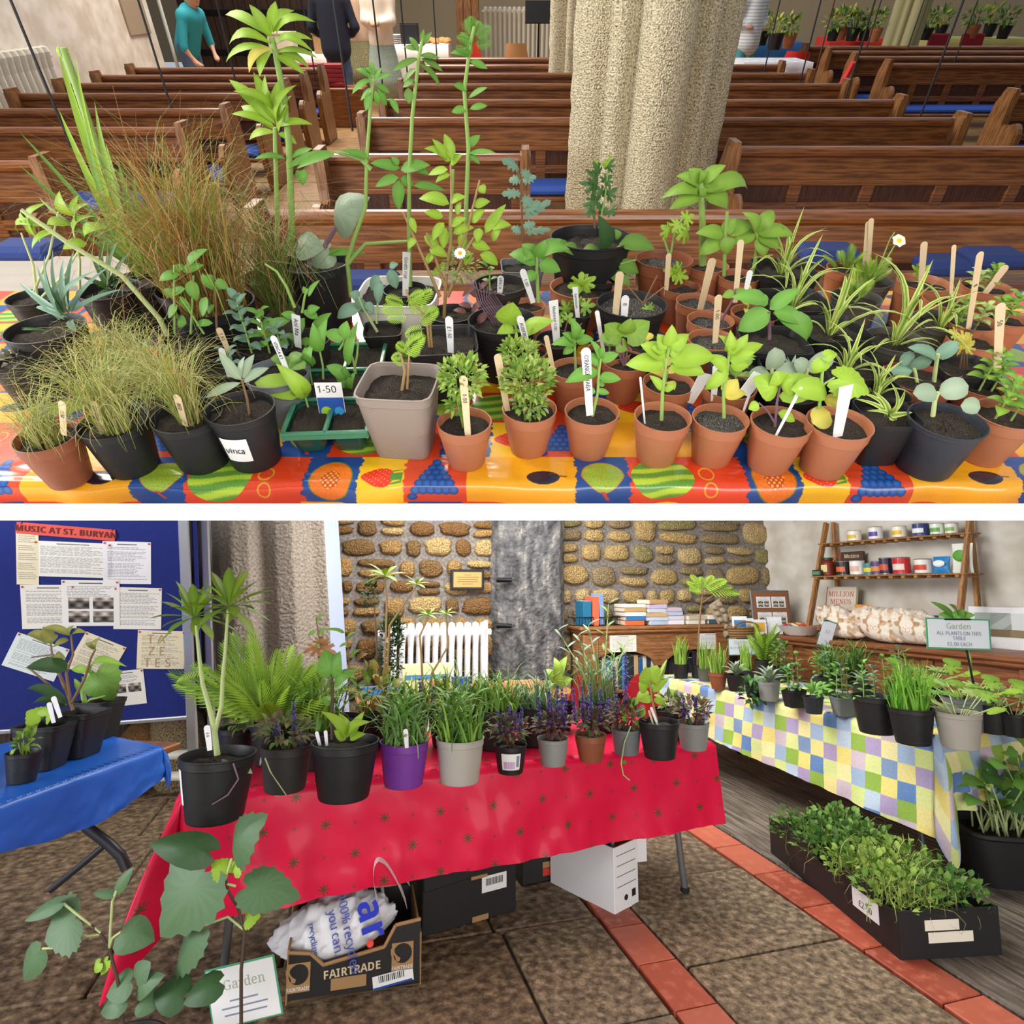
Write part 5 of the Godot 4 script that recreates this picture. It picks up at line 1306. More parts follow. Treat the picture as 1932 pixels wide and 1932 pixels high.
	p = pot(992, 660, 84, "t", "potted_aubergine", "terracotta pot with broad pale aubergine leaves and an AUBERG label", {"group": ""})
	stem(p, [[985, 665], [978, 630], [970, 610]], 2.6, 2.0)
	leaves(p, "heart", "lime", [[958, 612, 968, 570, 52], [970, 625, 935, 640, 44], [985, 620, 1045, 605, 34], [968, 640, 990, 628, 34]], 1)
	stick(p, 996, 655, 980, 596, 13, false, "AUBERG", {})
	p = pot(1180, 680, 88, "t", "potted_aubergine", "terracotta pot with glossy pale aubergine leaves on dark purple stalks", {})
	for a in [[1178, 690, 1172, 640], [1180, 690, 1186, 640], [1176, 690, 1160, 645]]: stem(p, [[a[0], a[1]], [a[2], a[3]]], 2.4, 1.6, "stem purple")
	leaves(p, "heart", "light", [[1180, 640, 1226, 606, 52], [1172, 640, 1140, 612, 44], [1170, 632, 1132, 640, 36], [1180, 630, 1190, 600, 36], [1165, 648, 1185, 660, 30]], 1)
	p = pot(1150, 660, 84, "t", "potted_pepper", "terracotta pot with a thin white peg in front of the wide black pot", {"group": "terracotta pots of pepper seedlings"})
	leafy(p, 40, 7, 32, 20, "ovate", "fresh", {})
	stick(p, 1138, 660, 1126, 586, 8, false, "", {})
	p = pot(1262, 722, 98, "t", "potted_pepper", "terracotta pot directly behind the sturdy pepper, with torn white card", {"group": "terracotta pots of pepper seedlings"})
	leafy(p, 40, 5, 36, 26, "ovate", "yellow", {"x": -6})
	stick(p, 1306, 750, 1332, 705, 22, false, "", {"blunt": 1, "near": 0.03})
	p = pot(1376, 728, 102, "t", "potted_pepper", "terracotta pot behind the slim pepper, tall white tag in it", {"group": "terracotta pots of pepper seedlings"})
	leafy(p, 60, 9, 40, 26, "ovate", "light", {"x": 8})
	stick(p, 1347, 745, 1352, 688, 13, false, "", {"near": 0.03})
	p = pot(1492, 735, 108, "k", "potted_squash", "black pot of grey squash seed leaves behind the aubergine, white card tag", {"group": "squash seedlings"})
	stem(p, [[1460, 745], [1458, 715], [1455, 690]], 4.0, 3.2, "stem pale")
	stem(p, [[1512, 750], [1518, 720], [1524, 695]], 4.0, 3.2, "stem pale")
	leaves(p, "round", "grey", [[1456, 700, 1462, 655, 38], [1462, 705, 1510, 695, 32], [1520, 700, 1572, 668, 34], [1520, 702, 1500, 678, 28], [1452, 705, 1410, 715, 34]], 1)
	stick(p, 1398, 790, 1418, 732, 5, false, "", {"near": 0.06})
	var cd = lp(p, 1418, 725, 0.06)
	card(p.n, "plant_label", 0.022, 0.042, M("paper", Color.WHITE), Transform3D(Basis(Vector3(0, 0, 1), -0.4), cd))
	p = pot(1735, 712, 128, "r", "potted_squash", "low reddish bowl with four blue-grey squash seed leaves", {"group": "squash seedlings"})
	stem(p, [[1730, 722], [1726, 700], [1722, 690]], 3.6, 3.0, "stem pale")
	stem(p, [[1762, 722], [1766, 690], [1770, 668]], 3.8, 3.2, "stem pale")
	leaves(p, "round", "blue", [[1724, 698, 1750, 668, 36], [1722, 700, 1680, 700, 26], [1766, 676, 1808, 645, 28], [1764, 680, 1712, 655, 22], [1704, 690, 1718, 662, 24]], 1)
	p = pot(1852, 728, 84, "t", "potted_oregano", "terracotta pot of round-leaved oregano with a tall 50p stick behind", {"group": "oregano pots"})
	leafy(p, 70, 16, 30, 24, "ovate", "light", {"opp": 1, "e1": 0.6})
	leafy(p, 55, 12, 30, 24, "ovate", "fresh", {"opp": 1, "x": 24})
	stick(p, 1882, 690, 1888, 572, 16, true, "50", {"near": 0.0, "at": 0.7})
	for a in [[1345, 640, 94, 0, "terracotta pot of white-flecked compost with a 1-00 stick, frontmost of its column"], [1341, 603, 88, 0, "terracotta pot of white-flecked compost, second of the column under the tall sunflower"], [1318, 568, 84, 1, "terracotta pot of white-flecked compost with a bare slanted stick, third of the column"], [1284, 540, 76, 2, "terracotta pot with one lobed leaf and a bare stick, back of the column"]]:
		p = pot(a[0], a[1], a[2], "t", "potted_seedling", a[4], {"grit": 1, "group": "terracotta seed pots in a column"})
		if a[3] == 0 and a[1] == 640: stick(p, 1350, 636, 1356, 556, 14, true, "1-00")
		elif a[3] == 0:
			stem(p, [[1360, 606], [1380, 570], [1388, 545]], 2.4, 1.6, "stem purple")
			leaves(p, "ovate", "light", [[1386, 550, 1420, 560, 22], [1386, 552, 1362, 560, 20]], 1)
		elif a[3] == 1: stick(p, 1322, 580, 1345, 487, 15, true)
		else:
			stick(p, 1257, 546, 1262, 478, 10, true)
			leaves(p, "palm", "lime", [[1276, 520, 1300, 525, 34], [1275, 516, 1250, 510, 32], [1278, 515, 1276, 492, 30]], 1)
	p = pot(1253, 488, 108, "t", "potted_geum", "large terracotta pot of white-flecked compost with scalloped leaves, against the pier", {"grit": 1, "mat": "pot brown"})
	stem(p, [[1262, 480], [1252, 450], [1256, 425]], 2.6, 2.0)
	stem(p, [[1265, 480], [1275, 430], [1290, 410]], 2.4, 1.8)
	leaves(p, "palm", "lime", [[1262, 440, 1246, 425, 34], [1285, 430, 1300, 455, 44], [1290, 415, 1310, 405, 32], [1282, 420, 1268, 440, 34]], 1)
	p = pot(1192, 572, 134, "k", "potted_seedling", "wide shallow black pot of flecked compost with sparse brown stalks and an 8 tag", {"grit": 1, "hr": 0.7})
	for a in [[1214, 572, 1240, 520], [1212, 572, 1180, 535], [1216, 570, 1255, 540]]: stem(p, [[a[0], a[1]], [a[2], a[3]]], 1.8, 1.2, "stem brown")
	leaves(p, "palm", "light", [[1225, 580, 1235, 590, 26], [1225, 582, 1212, 592, 24]], 1)
	stick(p, 1160, 605, 1170, 512, 15, true, "", {"near": 0.03})
	stick(p, 1178, 594, 1180, 557, 15, false, "8", {"near": 0.035})
	p = pot(1080, 585, 70, "s", "potted_geranium", "square black pot of brown-veined lobed leaves labelled Geranium", {})
	leaves(p, "palm", "light", [[1098, 580, 1125, 575, 34], [1070, 590, 1060, 565, 30], [1060, 610, 1082, 600, 32], [1090, 575, 1085, 555, 26]], 1)
	for a in [[1092, 600, 1104, 582], [1070, 605, 1066, 580], [1086, 620, 1095, 590]]: stem(p, [[a[0], a[1]], [a[2], a[3]]], 1.6, 1.2, "stem brown")
	stick(p, 1090, 598, 1085, 542, 10, false, "Geranium", {"blunt": 1, "near": 0.03})
	p = pot(1052, 640, 84, "k", "potted_moringa", "small black pot of brown stalks with a white 1-00 label", {})
	for a in [[1062, 640, 1072, 600], [1066, 640, 1098, 610]]: stem(p, [[a[0], a[1]], [a[2], a[3]]], 1.8, 1.2, "stem brown")
	leaves(p, "palm", "light", [[1070, 605, 1080, 590, 30], [1060, 610, 1045, 600, 24]], 1)
	stick(p, 1050, 640, 1044, 567, 17, false, "Maderen 1-00", {"blunt": 1})
	p = pot(1215, 650, 92, "k", "potted_seedling", "black pot tucked between the aubergine leaves and the flecked seed pots", {})
	leafy(p, 20, 5, 30, 30, "round", "yellow", {})
	# ---- right half, back
	p = pot(1335, 500, 80, "t", "potted_sunflower", "tall sunflower seedling topping the table beside the pew, terracotta pot", {"group": "tall sunflower seedlings", "hr": 1.0})
	stem(p, [[1326, 500], [1326, 440], [1324, 380], [1322, 345]], 7.5, 5.0)
	leaves(p, "ovate", "light", [[1322, 365, 1246, 376, 28], [1322, 370, 1262, 395, 30], [1324, 350, 1276, 332, 30], [1322, 348, 1300, 318, 34], [1324, 345, 1370, 312, 30], [1326, 350, 1345, 330, 34], [1326, 365, 1410, 358, 40], [1328, 370, 1372, 395, 44], [1322, 350, 1332, 370, 36], [1326, 342, 1322, 322, 30], [1328, 360, 1392, 340, 34]], 2)
	p = pot(1395, 520, 78, "t", "potted_sunflower", "second sunflower seedling, shorter and bushier, before the pew end", {"group": "tall sunflower seedlings", "hr": 1.0})
	stem(p, [[1366, 520], [1368, 450], [1372, 400]], 4.0, 3.0)
	stem(p, [[1420, 520], [1430, 460], [1425, 430]], 4.0, 3.0)
	leaves(p, "ovate", "light", [[1366, 445, 1312, 440, 34], [1366, 440, 1388, 412, 30], [1368, 445, 1372, 480, 34], [1370, 440, 1420, 425, 38], [1365, 455, 1318, 480, 36], [1425, 435, 1460, 398, 34], [1428, 440, 1498, 445, 34], [1424, 440, 1400, 400, 30], [1428, 445, 1470, 470, 36], [1432, 450, 1452, 420, 34], [1426, 440, 1380, 460, 36], [1430, 445, 1442, 485, 34]], 2)
	p = pot(1425, 590, 90, "t", "potted_zinnia", "terracotta pot of yellowing seedlings with wooden sticks, beside the seed pots", {})
	leafy(p, 50, 7, 26, 18, "ovate", "yellow", {"x": -16})
	stick(p, 1388, 560, 1398, 452, 11, true)
	stick(p, 1408, 545, 1416, 510, 10, false, "")
	p = pot(1460, 640, 124, "s", "potted_broadleaf", "square black pot with big fresh green paired leaves over a small succulent", {})
	stem(p, [[1452, 640], [1452, 610], [1450, 588]], 3.4, 2.6, "stem purple")
	leaves(p, "ovate", "fresh", [[1454, 588, 1392, 624, 52], [1458, 590, 1518, 648, 46], [1460, 588, 1514, 612, 40], [1452, 584, 1510, 545, 34], [1446, 570, 1380, 560, 36], [1448, 575, 1420, 558, 26]], 2)
	p = pot(1495, 690, 118, "s", "potted_succulent", "square black pot with a pointed grey-green succulent rosette, under the broad leaves", {})
	for i in 14: leaf(p, "spear", Vector3(0, p.y, 0), Vector3(0, p.y, 0) + dirv(i * 2.4, 0.3 + i * 0.07) * 36 * p.k, 13 * p.k, "grey", Vector3.UP, 1)
	var spider = [[1500, 565, 118, "square black pot of striped spider plant beside the broad green leaves"], [1570, 618, 120, "square black pot holding a leaning striped spider plant and a chewed stick"], [1600, 690, 112, "square black pot of small arching spider plant, behind the front one"], [1655, 735, 100, "square black pot of spider plant directly behind the front-row one"], [1690, 640, 112, "smoky round pot with the tallest striped spider plant"], [1780, 605, 110, "smoky round pot of spider plant under the tall wooden sticks"], [1480, 505, 110, "black pot of loose spider plant under the sunflower leaves"]]
	for i in spider.size():
		var a: Array = spider[i]
		p = pot(a[0], a[1], a[2], "m" if a[3].begins_with("smoky") else "s", "potted_spider_plant", a[3], {"group": "striped spider plants"})
		straps(p, [12, 7, 11, 9, 9, 8, 11][i], [115, 130, 90, 95, 170, 100, 110][i], [11, 15, 11, 12, 15, 12, 10][i], "vari", "any", 0.25, 1.3, {"bend": 3})
		straps(p, 5, [70, 60, 60, 60, 90, 60, 80][i], 11, "vari", "any", -0.1, 0.7, {"bend": 3})
	for a in [[1600, 505, 76, "t", "terracotta pot of ferny poached-egg plant at the back, paired sticks"], [1640, 528, 84, "m", "smoky pot of ferny poached-egg plant with one white and yellow flower"], [1616, 560, 92, "m", "smoky pot of ferny poached-egg plant, frontmost of the three"]]:
		p = pot(a[0], a[1], a[2], a[3], "potted_poached_egg_plant", a[4], {"group": "ferny poached-egg plants"})
		for i in 16:
			var q = Vector3(0, p.y, 0)
			var m = q + dirv(i * 2.4, rn(0.5, 1.4)) * rn(30, 65) * p.k
			leaf(p, "plume", q.lerp(m, 0.35), m, 22 * p.k, ["lime", "light", "pale"][i % 3], Vector3(0, 1, 0.3), 2)
		part(p.n, "stem", tb([Vector3(0, p.y, 0), Vector3(0.01, p.y + 0.03, 0.01)], 0.003, 0.002, 5), L["stem"])
		if a[1] == 505:
			stick(p, 1638, 505, 1644, 412, 9, true)
			stick(p, 1630, 505, 1638, 418, 8, true)
		if a[1] == 528:
			stem(p, [[1650, 520], [1672, 490], [1690, 460]], 1.6, 1.2)
			daisy(p, 1696, 454, 13, 6, "fffbe8", "f6d820", 0.02)
			stem(p, [[1660, 500], [1680, 450], [1688, 438]], 1.4, 1.0)
	for a in [[1744, 532, 96, "terracotta pot of sparse lobed seedlings with a plain wooden stick, back row", 0], [1790, 565, 92, "terracotta pot behind the smoky spider plant, thin white stake", 1], [1862, 540, 88, "terracotta pot of pale oregano at the back beside two sticks", 2], [1832, 605, 94, "terracotta pot of oregano with a stick marked 8", 3], [1838, 640, 96, "terracotta pot of yellowed lobed leaves under the oregano", 4], [1900, 600, 80, "terracotta pot of oregano against the picture edge, back row", 5]]:
		p = pot(a[0], a[1], a[2], "t", "potted_oregano" if a[4] in [2, 3, 5] else "potted_seedling", a[3], {"group": "oregano pots" if a[4] in [2, 3, 5] else "back row seed pots"})
		match a[4]:
			0:
				leaves(p, "palm", "lime", [[1735, 520, 1720, 500, 26], [1735, 515, 1755, 500, 26], [1738, 510, 1738, 485, 22]], 1)
				stick(p, 1737, 545, 1744, 456, 11, true)
			1: stick(p, 1794, 560, 1800, 462, 8, true)
			2:
				leafy(p, 45, 14, 24, 18, "ovate", "light", {"opp": 1})
				leafy(p, 35, 10, 24, 18, "ovate", "pale", {"opp": 1, "x": -26})
				stick(p, 1850, 565, 1900, 500, 14, true)
			3:
				leafy(p, 45, 14, 24, 18, "ovate", "light", {"opp": 1, "x": -22})
				leafy(p, 40, 12, 24, 18, "ovate", "pale", {"opp": 1, "x": 16})
				stick(p, 1826, 625, 1850, 475, 14, true, "8", {"near": 0.03, "at": 0.6})
			4: leaves(p, "palm", "yellow", [[1805, 635, 1790, 622, 28], [1812, 640, 1830, 628, 30], [1815, 645, 1800, 665, 30], [1825, 645, 1840, 660, 30]], 1)
			5:
				leafy(p, 50, 14, 26, 20, "ovate", "light", {"opp": 1})
				leafy(p, 40, 10, 26, 20, "ovate", "light", {"opp": 1, "x": -20})
	p = pot(1820, 690, 100, "s", "potted_seedling", "square black pot with thin brown stalks between squash bowl and oregano", {"group": "back row seed pots"})
	leaves(p, "palm", "yellow", [[1815, 660, 1800, 640, 30], [1820, 660, 1838, 645, 30], [1822, 650, 1822, 626, 28]], 1)
	for i in 3: stem(p, [[1812 + i * 6, 695], [1816 + i * 4, 660]], 1.6, 1.2, "stem brown")
	p = pot(1400, 690, 116, "s", "potted_seedling", "square black pot of bare compost in the shade of the slim pepper", {"group": "back row seed pots"})
	leafy(p, 30, 5, 26, 12, "lance", "light", {})

# ---------------------------------------------------------------- lower room: stone corner with three tables
const ORD := ["first", "second", "third", "fourth", "fifth", "sixth", "seventh", "eighth", "ninth", "tenth", "eleventh", "twelfth", "thirteenth", "fourteenth", "fifteenth", "sixteenth", "seventeenth", "eighteenth", "nineteenth", "twentieth", "last"]
var wall_at = Vector3(4.15, 0, -5.2)     # start of the white side wall
var wall_to = Vector3(0.14, 0, 0.99)
var wall_in = Vector3(-0.99, 0, 0.14)

func on_wall(px: float, py: float, off: float) -> Vector3:      # point off metres in front of the white wall
	var d = ray(px, py)
	return eye + d * ((wall_at + wall_in * off - eye).dot(wall_in) / d.dot(wall_in))
func wall_turn() -> float: return atan2(wall_in.x, wall_in.z)

func unit_stone(i: int) -> ArrayMesh:
	var key = "stone%d" % i
	if mesh_cache.has(key): return mesh_cache[key]
	var b = B.new()
	b.sg(0)
	var out = []
	var sq = rn(2.4, 4.5)
	for k in 14:
		var a = TAU * k / 14
		var r = 0.5 / pow(pow(absf(cos(a)), sq) + pow(absf(sin(a)), sq), 1.0 / sq) * rn(0.86, 1.04)
		out.append(Vector2(cos(a), sin(a)) * r)
	var rings = [[1.0, -0.01], [0.97, 0.018], [0.82, 0.034], [0.4, 0.04]]
	var hs = []
	for k in 60: hs.append(rn(-0.004, 0.005))
	for j in rings.size():
		for k in 14:
			var k2 = (k + 1) % 14
			var P = func(jj: int, kk: int) -> Vector3:
				if jj >= rings.size(): return Vector3(0, 0, 0.04)
				var o: Vector2 = out[kk] * rings[jj][0]
				return Vector3(o.x, o.y, rings[jj][1] + hs[jj * 14 + kk])
			if j < rings.size() - 1: b.q(P.call(j, k), P.call(j + 1, k), P.call(j + 1, k2), P.call(j, k2))
			else: b.t(P.call(j, k), P.call(j + 1, k), P.call(j, k2))
	mesh_cache[key] = b.done()
	return mesh_cache[key]

func stones(parent: Node3D, x0: float, x1: float, y0: float, y1: float, z: float, ms: Array, lo: float, hi: float):
	var y = y0
	while y < y1:
		var h = rn(lo, hi)
		var x = x0 + rn(-0.05, 0.0)
		while x < x1 - 0.03:
			var w = minf(h * rn(0.8, 2.0), x1 - x)
			if x1 - x - w < 0.06: w = x1 - x
			var tall = h * rn(0.86, 1.06)
			if w > 0.2 and rng.randf() < 0.25:      # two small stones, one on the other
				for s in [0.26, 0.74]:
					part(parent, "stone", unit_stone(rng.randi() % 9), ms[rng.randi() % ms.size()], Transform3D(Basis(Vector3(0, 0, 1), rn(-0.08, 0.08)).scaled_local(Vector3(w - 0.02, tall * 0.45, 1)), Vector3(x + w * 0.5, y + h * s, z)))
			else:
				part(parent, "stone", unit_stone(rng.randi() % 9), ms[rng.randi() % ms.size()], Transform3D(Basis(Vector3(0, 0, 1), rn(-0.07, 0.07)).scaled_local(Vector3(w - 0.022, tall - 0.02, rn(0.8, 1.3))), Vector3(x + w * 0.5, y + h * 0.5 + rn(-0.012, 0.012), z)))
			x += w
		y += h

func lines_print(sd: int, bg: String, photos := 0) -> ImageTexture:
	# a page of small print; photos fills the lower half with pictures
	var im = Image.create(128, 176, false, Image.FORMAT_RGB8)
	im.fill(hx(bg))
	var r = RandomNumberGenerator.new()
	r.seed = sd
	im.fill_rect(Rect2i(38, 10, 52, 4), hx("55555a"))
	var y = 24
	while y < 160:
		if photos > 0 and y > 60: break
		if r.randf() > 0.14:
			var x = 12
			var end = r.randi_range(80, 116)
			while x < end:
				var w = r.randi_range(4, 12)
				im.fill_rect(Rect2i(x, y, w, 2), hx("8a888c"))
				x += w + 2
		y += 6
	for i in photos:
		var px = 14 + (i % 2) * 54
		var py = 66 + (i / 2) * 52
		for yy in 44:
			for xx in 46:
				var v = 0.3 + 0.25 * sin(xx * 0.2 + i * 2) * sin(yy * 0.16 + i) + r.randf() * 0.14 + (0.3 if yy < 12 + i * 3 else 0.0)
				im.set_pixel(px + xx, py + yy, Color(v * 1.0, v * 0.93, v * 0.85))
	return ImageTexture.create_from_image(im)

func page(parent: Node3D, called: String, w: float, h: float, mat: Material, xf: Transform3D):
	# printed sheet with its print the right way up on the face
	var b = B.new()
	b.sg(-1)
	var c = [Vector3(-w * 0.5, h * 0.5, 0.0008), Vector3(w * 0.5, h * 0.5, 0.0008), Vector3(w * 0.5, -h * 0.5, 0.0008), Vector3(-w * 0.5, -h * 0.5, 0.0008)]
	var u = [Vector2(0, 0), Vector2(1, 0), Vector2(1, 1), Vector2(0, 1)]
	for k in [0, 1, 2, 0, 2, 3]: b.v(c[k], u[k])
	for k in 4: b.q(c[k], c[k] - Vector3(0, 0, 0.0012), c[(k + 1) % 4] - Vector3(0, 0, 0.0012), c[(k + 1) % 4])
	return part(parent, called, b.done(), mat, xf)

func draped(called: String, label: String, mat: Material, C: Vector3, l: Vector3, ll: float, w: Vector3, ww: float, dl: Callable, de: Callable, fan: Array, tile: float, flare := 0.04):
	# cloth over a table: top, long side, end, and the fold where they meet at corner C
	var b = B.new()
	b.sg(0)
	var up = Vector3(0, 0.004, 0)
	var outl = -w
	var oute = -l
	var nz = FastNoiseLite.new()
	nz.frequency = 1.6
	nz.seed = 3
	var grid = func(nx: int, ny: int, f: Callable):
		for j in ny:
			for i in nx:
				var g = []
				for d in [[0, 0], [1, 0], [1, 1], [0, 1]]: g.append(f.call(float(i + d[0]) / nx, float(j + d[1]) / ny))
				for k in [0, 1, 2, 0, 2, 3]: b.v(g[k][0], g[k][1])
	var top = func(u: float, v: float) -> Array:
		return [C + up + l * ll * u + w * ww * v, Vector2(ll * u, ww * v) / tile]
	grid.call(60, 16, top)
	var side = func(u: float, v: float) -> Array:
		var d: float = dl.call(u)
		var r = 0.018
		var a = minf(v * d / r, PI / 2)
		var wave = (nz.get_noise_2d(u * ll * 3.0, v * 0.6) * 0.025 + sin(u * ll * 7.0) * 0.008) * v
		var p = C + up + l * ll * u + outl * (r * sin(a) + flare * v + wave) + Vector3(0, -r * (1 - cos(a)) - maxf(0.0, v * d - r * PI / 2), 0)
		return [p, Vector2(ll * u, -v * d) / tile]
	grid.call(90, 16, side)
	var end = func(u: float, v: float) -> Array:
		var d: float = de.call(u)
		var r = 0.018
		var a = minf(v * d / r, PI / 2)
		var wave = nz.get_noise_2d(u * ww * 4.0 + 9.0, v) * 0.06 * v
		var p = C + up + w * ww * u + oute * (r * sin(a) + flare * v * 1.5 + wave) + Vector3(0, -r * (1 - cos(a)) - maxf(0.0, v * d - r * PI / 2), 0)
		return [p, Vector2(-v * d, ww * u) / tile]
	grid.call(24, 16, end)
	var s0: Vector3 = side.call(0.0, 1.0)[0]
	var e0: Vector3 = end.call(0.0, 1.0)[0]
	var fold = func(u: float, v: float) -> Array:
		var a: Vector3 = side.call(0.0, v)[0]
		var e: Vector3 = end.call(0.0, v)[0]
		var m: Vector3 = C + up + (fan[0] - C) * v + (outl + oute) * 0.02 * sin(v * PI)
		var p = a * (1 - u) * (1 - u) + (m * 2.0 - (a + e) * 0.5) * 2 * u * (1 - u) + e * u * u
		return [p, Vector2(-u * v * 0.3, -v * lerpf(dl.call(0.0), de.call(0.0), u)) / tile]
	grid.call(20, 16, fold)
	return solo(called, b.done(), mat, label, "tablecloth")

func table_under(label: String, C: Vector3, l: Vector3, ll: float, w: Vector3, ww: float, metal: Material):
	var t = thing("folding_table", label, "table", Vector3(C.x, 0, C.z))
	var bs = Basis(l, Vector3.UP, w)
	part(t, "table_top", bx(Vector3.ZERO, Vector3(ll - 0.02, 0.03, ww - 0.02), 0.006), M("oak", Color.WHITE), Transform3D(bs, l * ll * 0.5 + w * ww * 0.5 + Vector3(0, C.y - 0.019, 0)))
	for a in [0.08, 0.92]:
		for c in [0.1, 0.9]:
			var x = l * ll * a + w * ww * c
			part(t, "leg", tb([x + Vector3(0, C.y - 0.03, 0), x + Vector3(0, 0.35, 0), x + l * (0.04 if a > 0.5 else -0.02) + Vector3(0, 0.02, 0)], 0.014, 0.014, 8), metal)
			part(t, "foot_cap", bx(x + l * (0.04 if a > 0.5 else -0.02) + Vector3(0, 0.014, 0), Vector3(0.034, 0.028, 0.034), 0.008), M("rubber", hx("18181a"), 0.7))
		part(t, "cross_bar", tb([l * ll * a + w * ww * 0.1 + Vector3(0, 0.4, 0), l * ll * a + w * ww * 0.9 + Vector3(0, 0.4, 0)], 0.01, 0.01, 6), metal)
	return t

func lower_materials():
	var st = grain(41, 256, 44, 44, [[0.1, hx("6e6048")], [0.35, hx("a69474")], [0.6, hx("cbb994")], [0.95, hx("e8dcc0")]], 3, 0.2)
	var bump = grain(42, 256, 30, 30, ramp("000000", "ffffff"), 4, 0.08)
	for a in [["stone buff", "f6e6c0"], ["stone tan", "d8bc90"], ["stone pale", "fff4d8"], ["stone moss", "c8cca8"], ["stone brown", "a88660"], ["stone grey", "c4bcae"], ["stone dark", "a88e6c"]]:
		M(a[0], hx(a[1]), 0.9, {"tex": st, "tri": Vector3(1.6, 1.6, 1.6), "world": 1, "bump": bump, "deep": 1.0})
	M("mortar", Color.WHITE, 0.95, {"tex": grain(43, 128, 20, 20, ramp("6c6662", "938c86"), 3, 0.08), "tri": Vector3(1.5, 1.5, 1.5)})
	var fl = grain(44, 256, 26, 26, [[0.05, hx("4e4538")], [0.35, hx("7a6e60")], [0.65, hx("948878")], [0.97, hx("c0b4a4")]], 5, 0.2)
	M("flag a", hx("f0e2cc"), 0.7, {"tex": fl, "tri": Vector3(0.9, 0.9, 0.9), "world": 1, "bump": bump, "deep": 0.4})
	M("flag b", hx("d4c4ae"), 0.65, {"tex": fl, "tri": Vector3(0.8, 0.8, 0.8), "world": 1, "bump": bump, "deep": 0.4})
	M("flag c", hx("d8c4aa"), 0.75, {"tex": fl, "tri": Vector3(0.7, 0.7, 0.7), "world": 1, "bump": bump, "deep": 0.5})
	M("grout", hx("4a443c"), 0.95)
	for a in [["quarry tile", "b4543c"], ["quarry tile dark", "a04a34"], ["quarry tile worn", "bc6048"]]:
		M(a[0], Color.WHITE, 0.5, {"tex": grain(45 + a[0].length(), 128, 8, 8, ramp(a[1], a[1], "c87058"), 3, 0.06), "tri": Vector3(2, 2, 2), "world": 1})
	M("grey board", Color.WHITE, 0.7, {"tex": grain(49, 256, 40, 3, ramp("453c34", "6a5f55", "8a7d70"), 4, 0.06), "tri": Vector3(0.9, 0.9, 0.9), "world": 1})
	M("slate pillar", Color.WHITE, 0.85, {"tex": grain(50, 256, 14, 7, [[0.1, hx("3a3a3c")], [0.5, hx("626264")], [0.8, hx("7c7a78")], [0.97, hx("a8a298")]], 5, 0.1), "tri": Vector3(0.7, 0.7, 0.7), "bump": bump, "deep": 1.0})
	M("grey pier", hx("b4aca4"), 0.9, {"tex": grain(51, 256, 40, 40, [[0.05, hx("9a9286")], [0.3, hx("c8c2ba")], [0.6, hx("dcd6ce")], [0.95, hx("f0ece8")]], 3, 0.22), "tri": Vector3(1.2, 1.2, 1.2), "bump": bump, "deep": 0.6})
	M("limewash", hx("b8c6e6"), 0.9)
	M("warm limewash", hx("e2ded6"), 0.92, {"tex": grain(52, 128, 5, 5, ramp("e0dcd4", "ffffff"), 3), "tri": Vector3(0.6, 0.6, 0.6)})
	M("chest wood", Color.WHITE, 0.45, {"tex": grain(53, 256, 4, 60, ramp("6a3c22", "8a5230", "a5683e"), 4, 0.03), "tri": Vector3(0.9, 0.9, 0.9)})
	M("carved oak", Color.WHITE, 0.5, {"tex": grain(54, 256, 6, 60, ramp("7a4e2e", "9a683f", "b07e52"), 4, 0.03), "tri": Vector3(0.9, 0.9, 0.9)})
	M("ladder wood", Color.WHITE, 0.55, {"tex": grain(55, 256, 50, 6, ramp("7c5430", "a0703f", "b8864f"), 3, 0.03), "tri": Vector3(1.2, 1.2, 1.2)})
	M("felt", hx("1f2f80"), 0.95, {"tex": grain(56, 128, 60, 60, ramp("c8c8d8", "ffffff"), 2, 0.2), "tri": Vector3(3, 3, 3)})
	M("aluminium", hx("c4c8d0"), 0.35, {"metal": 0.6})
	M("steel tube", hx("8a9096"), 0.35, {"metal": 0.7})
	M("black card", hx("1e1c1e"), 0.55)
	M("brown card", hx("a88258"), 0.85)
	M("white card", hx("f0f1f5"), 0.7)
	M("bag white", hx("f2f2f6"), 0.5, {"back": Color(0.5, 0.5, 0.5)})
	M("print blue", hx("2450a8"), 0.4)
	M("green edge", hx("4fa07a"), 0.6)
	# red cloth with olive stars
	var im = Image.create(256, 256, false, Image.FORMAT_RGB8)
	im.fill(hx("de1644"))
	for s in [[64, 64, 26], [192, 192, 26], [190, 62, 11], [62, 190, 11]]:
		for y in range(-s[2], s[2] + 1):
			for x in range(-s[2], s[2] + 1):
				var a = atan2(y, x)
				var r = Vector2(x, y).length() / s[2]
				var edge = lerpf(0.3, 1.0, pow(absf(cos(a * 4.0)), 5.0))
				if r < edge * (1.0 if s[2] > 20 else 0.9): im.set_pixel(s[0] + x, s[1] + y, hx("5a4a26").lerp(hx("74402c"), r * 0.5))
	M("red star cloth", Color.WHITE, 0.42, {"tex": ImageTexture.create_from_image(im), "spec": 0.3, "coat": 0.12, "coat_rough": 0.12})
	# patchwork checks
	var ck = Image.create(192, 192, false, Image.FORMAT_RGB8)
	var pal = ["e8d67e", "ece2a4", "d6de96", "8fb048", "c8b6c4", "a898c0", "9cb2d0", "5f82b8", "e6d890", "d0dc8c", "b8c8dc", "7e96bc"]
	var pat = [0, 4, 2, 7, 1, 6, 8, 3, 5, 10, 9, 4, 2, 7, 0, 3, 6, 1, 5, 8, 11, 2, 4, 0, 9, 6, 1, 5, 3, 10, 7, 0, 4, 8, 2, 6]
	var nz = FastNoiseLite.new()
	nz.frequency = 0.2
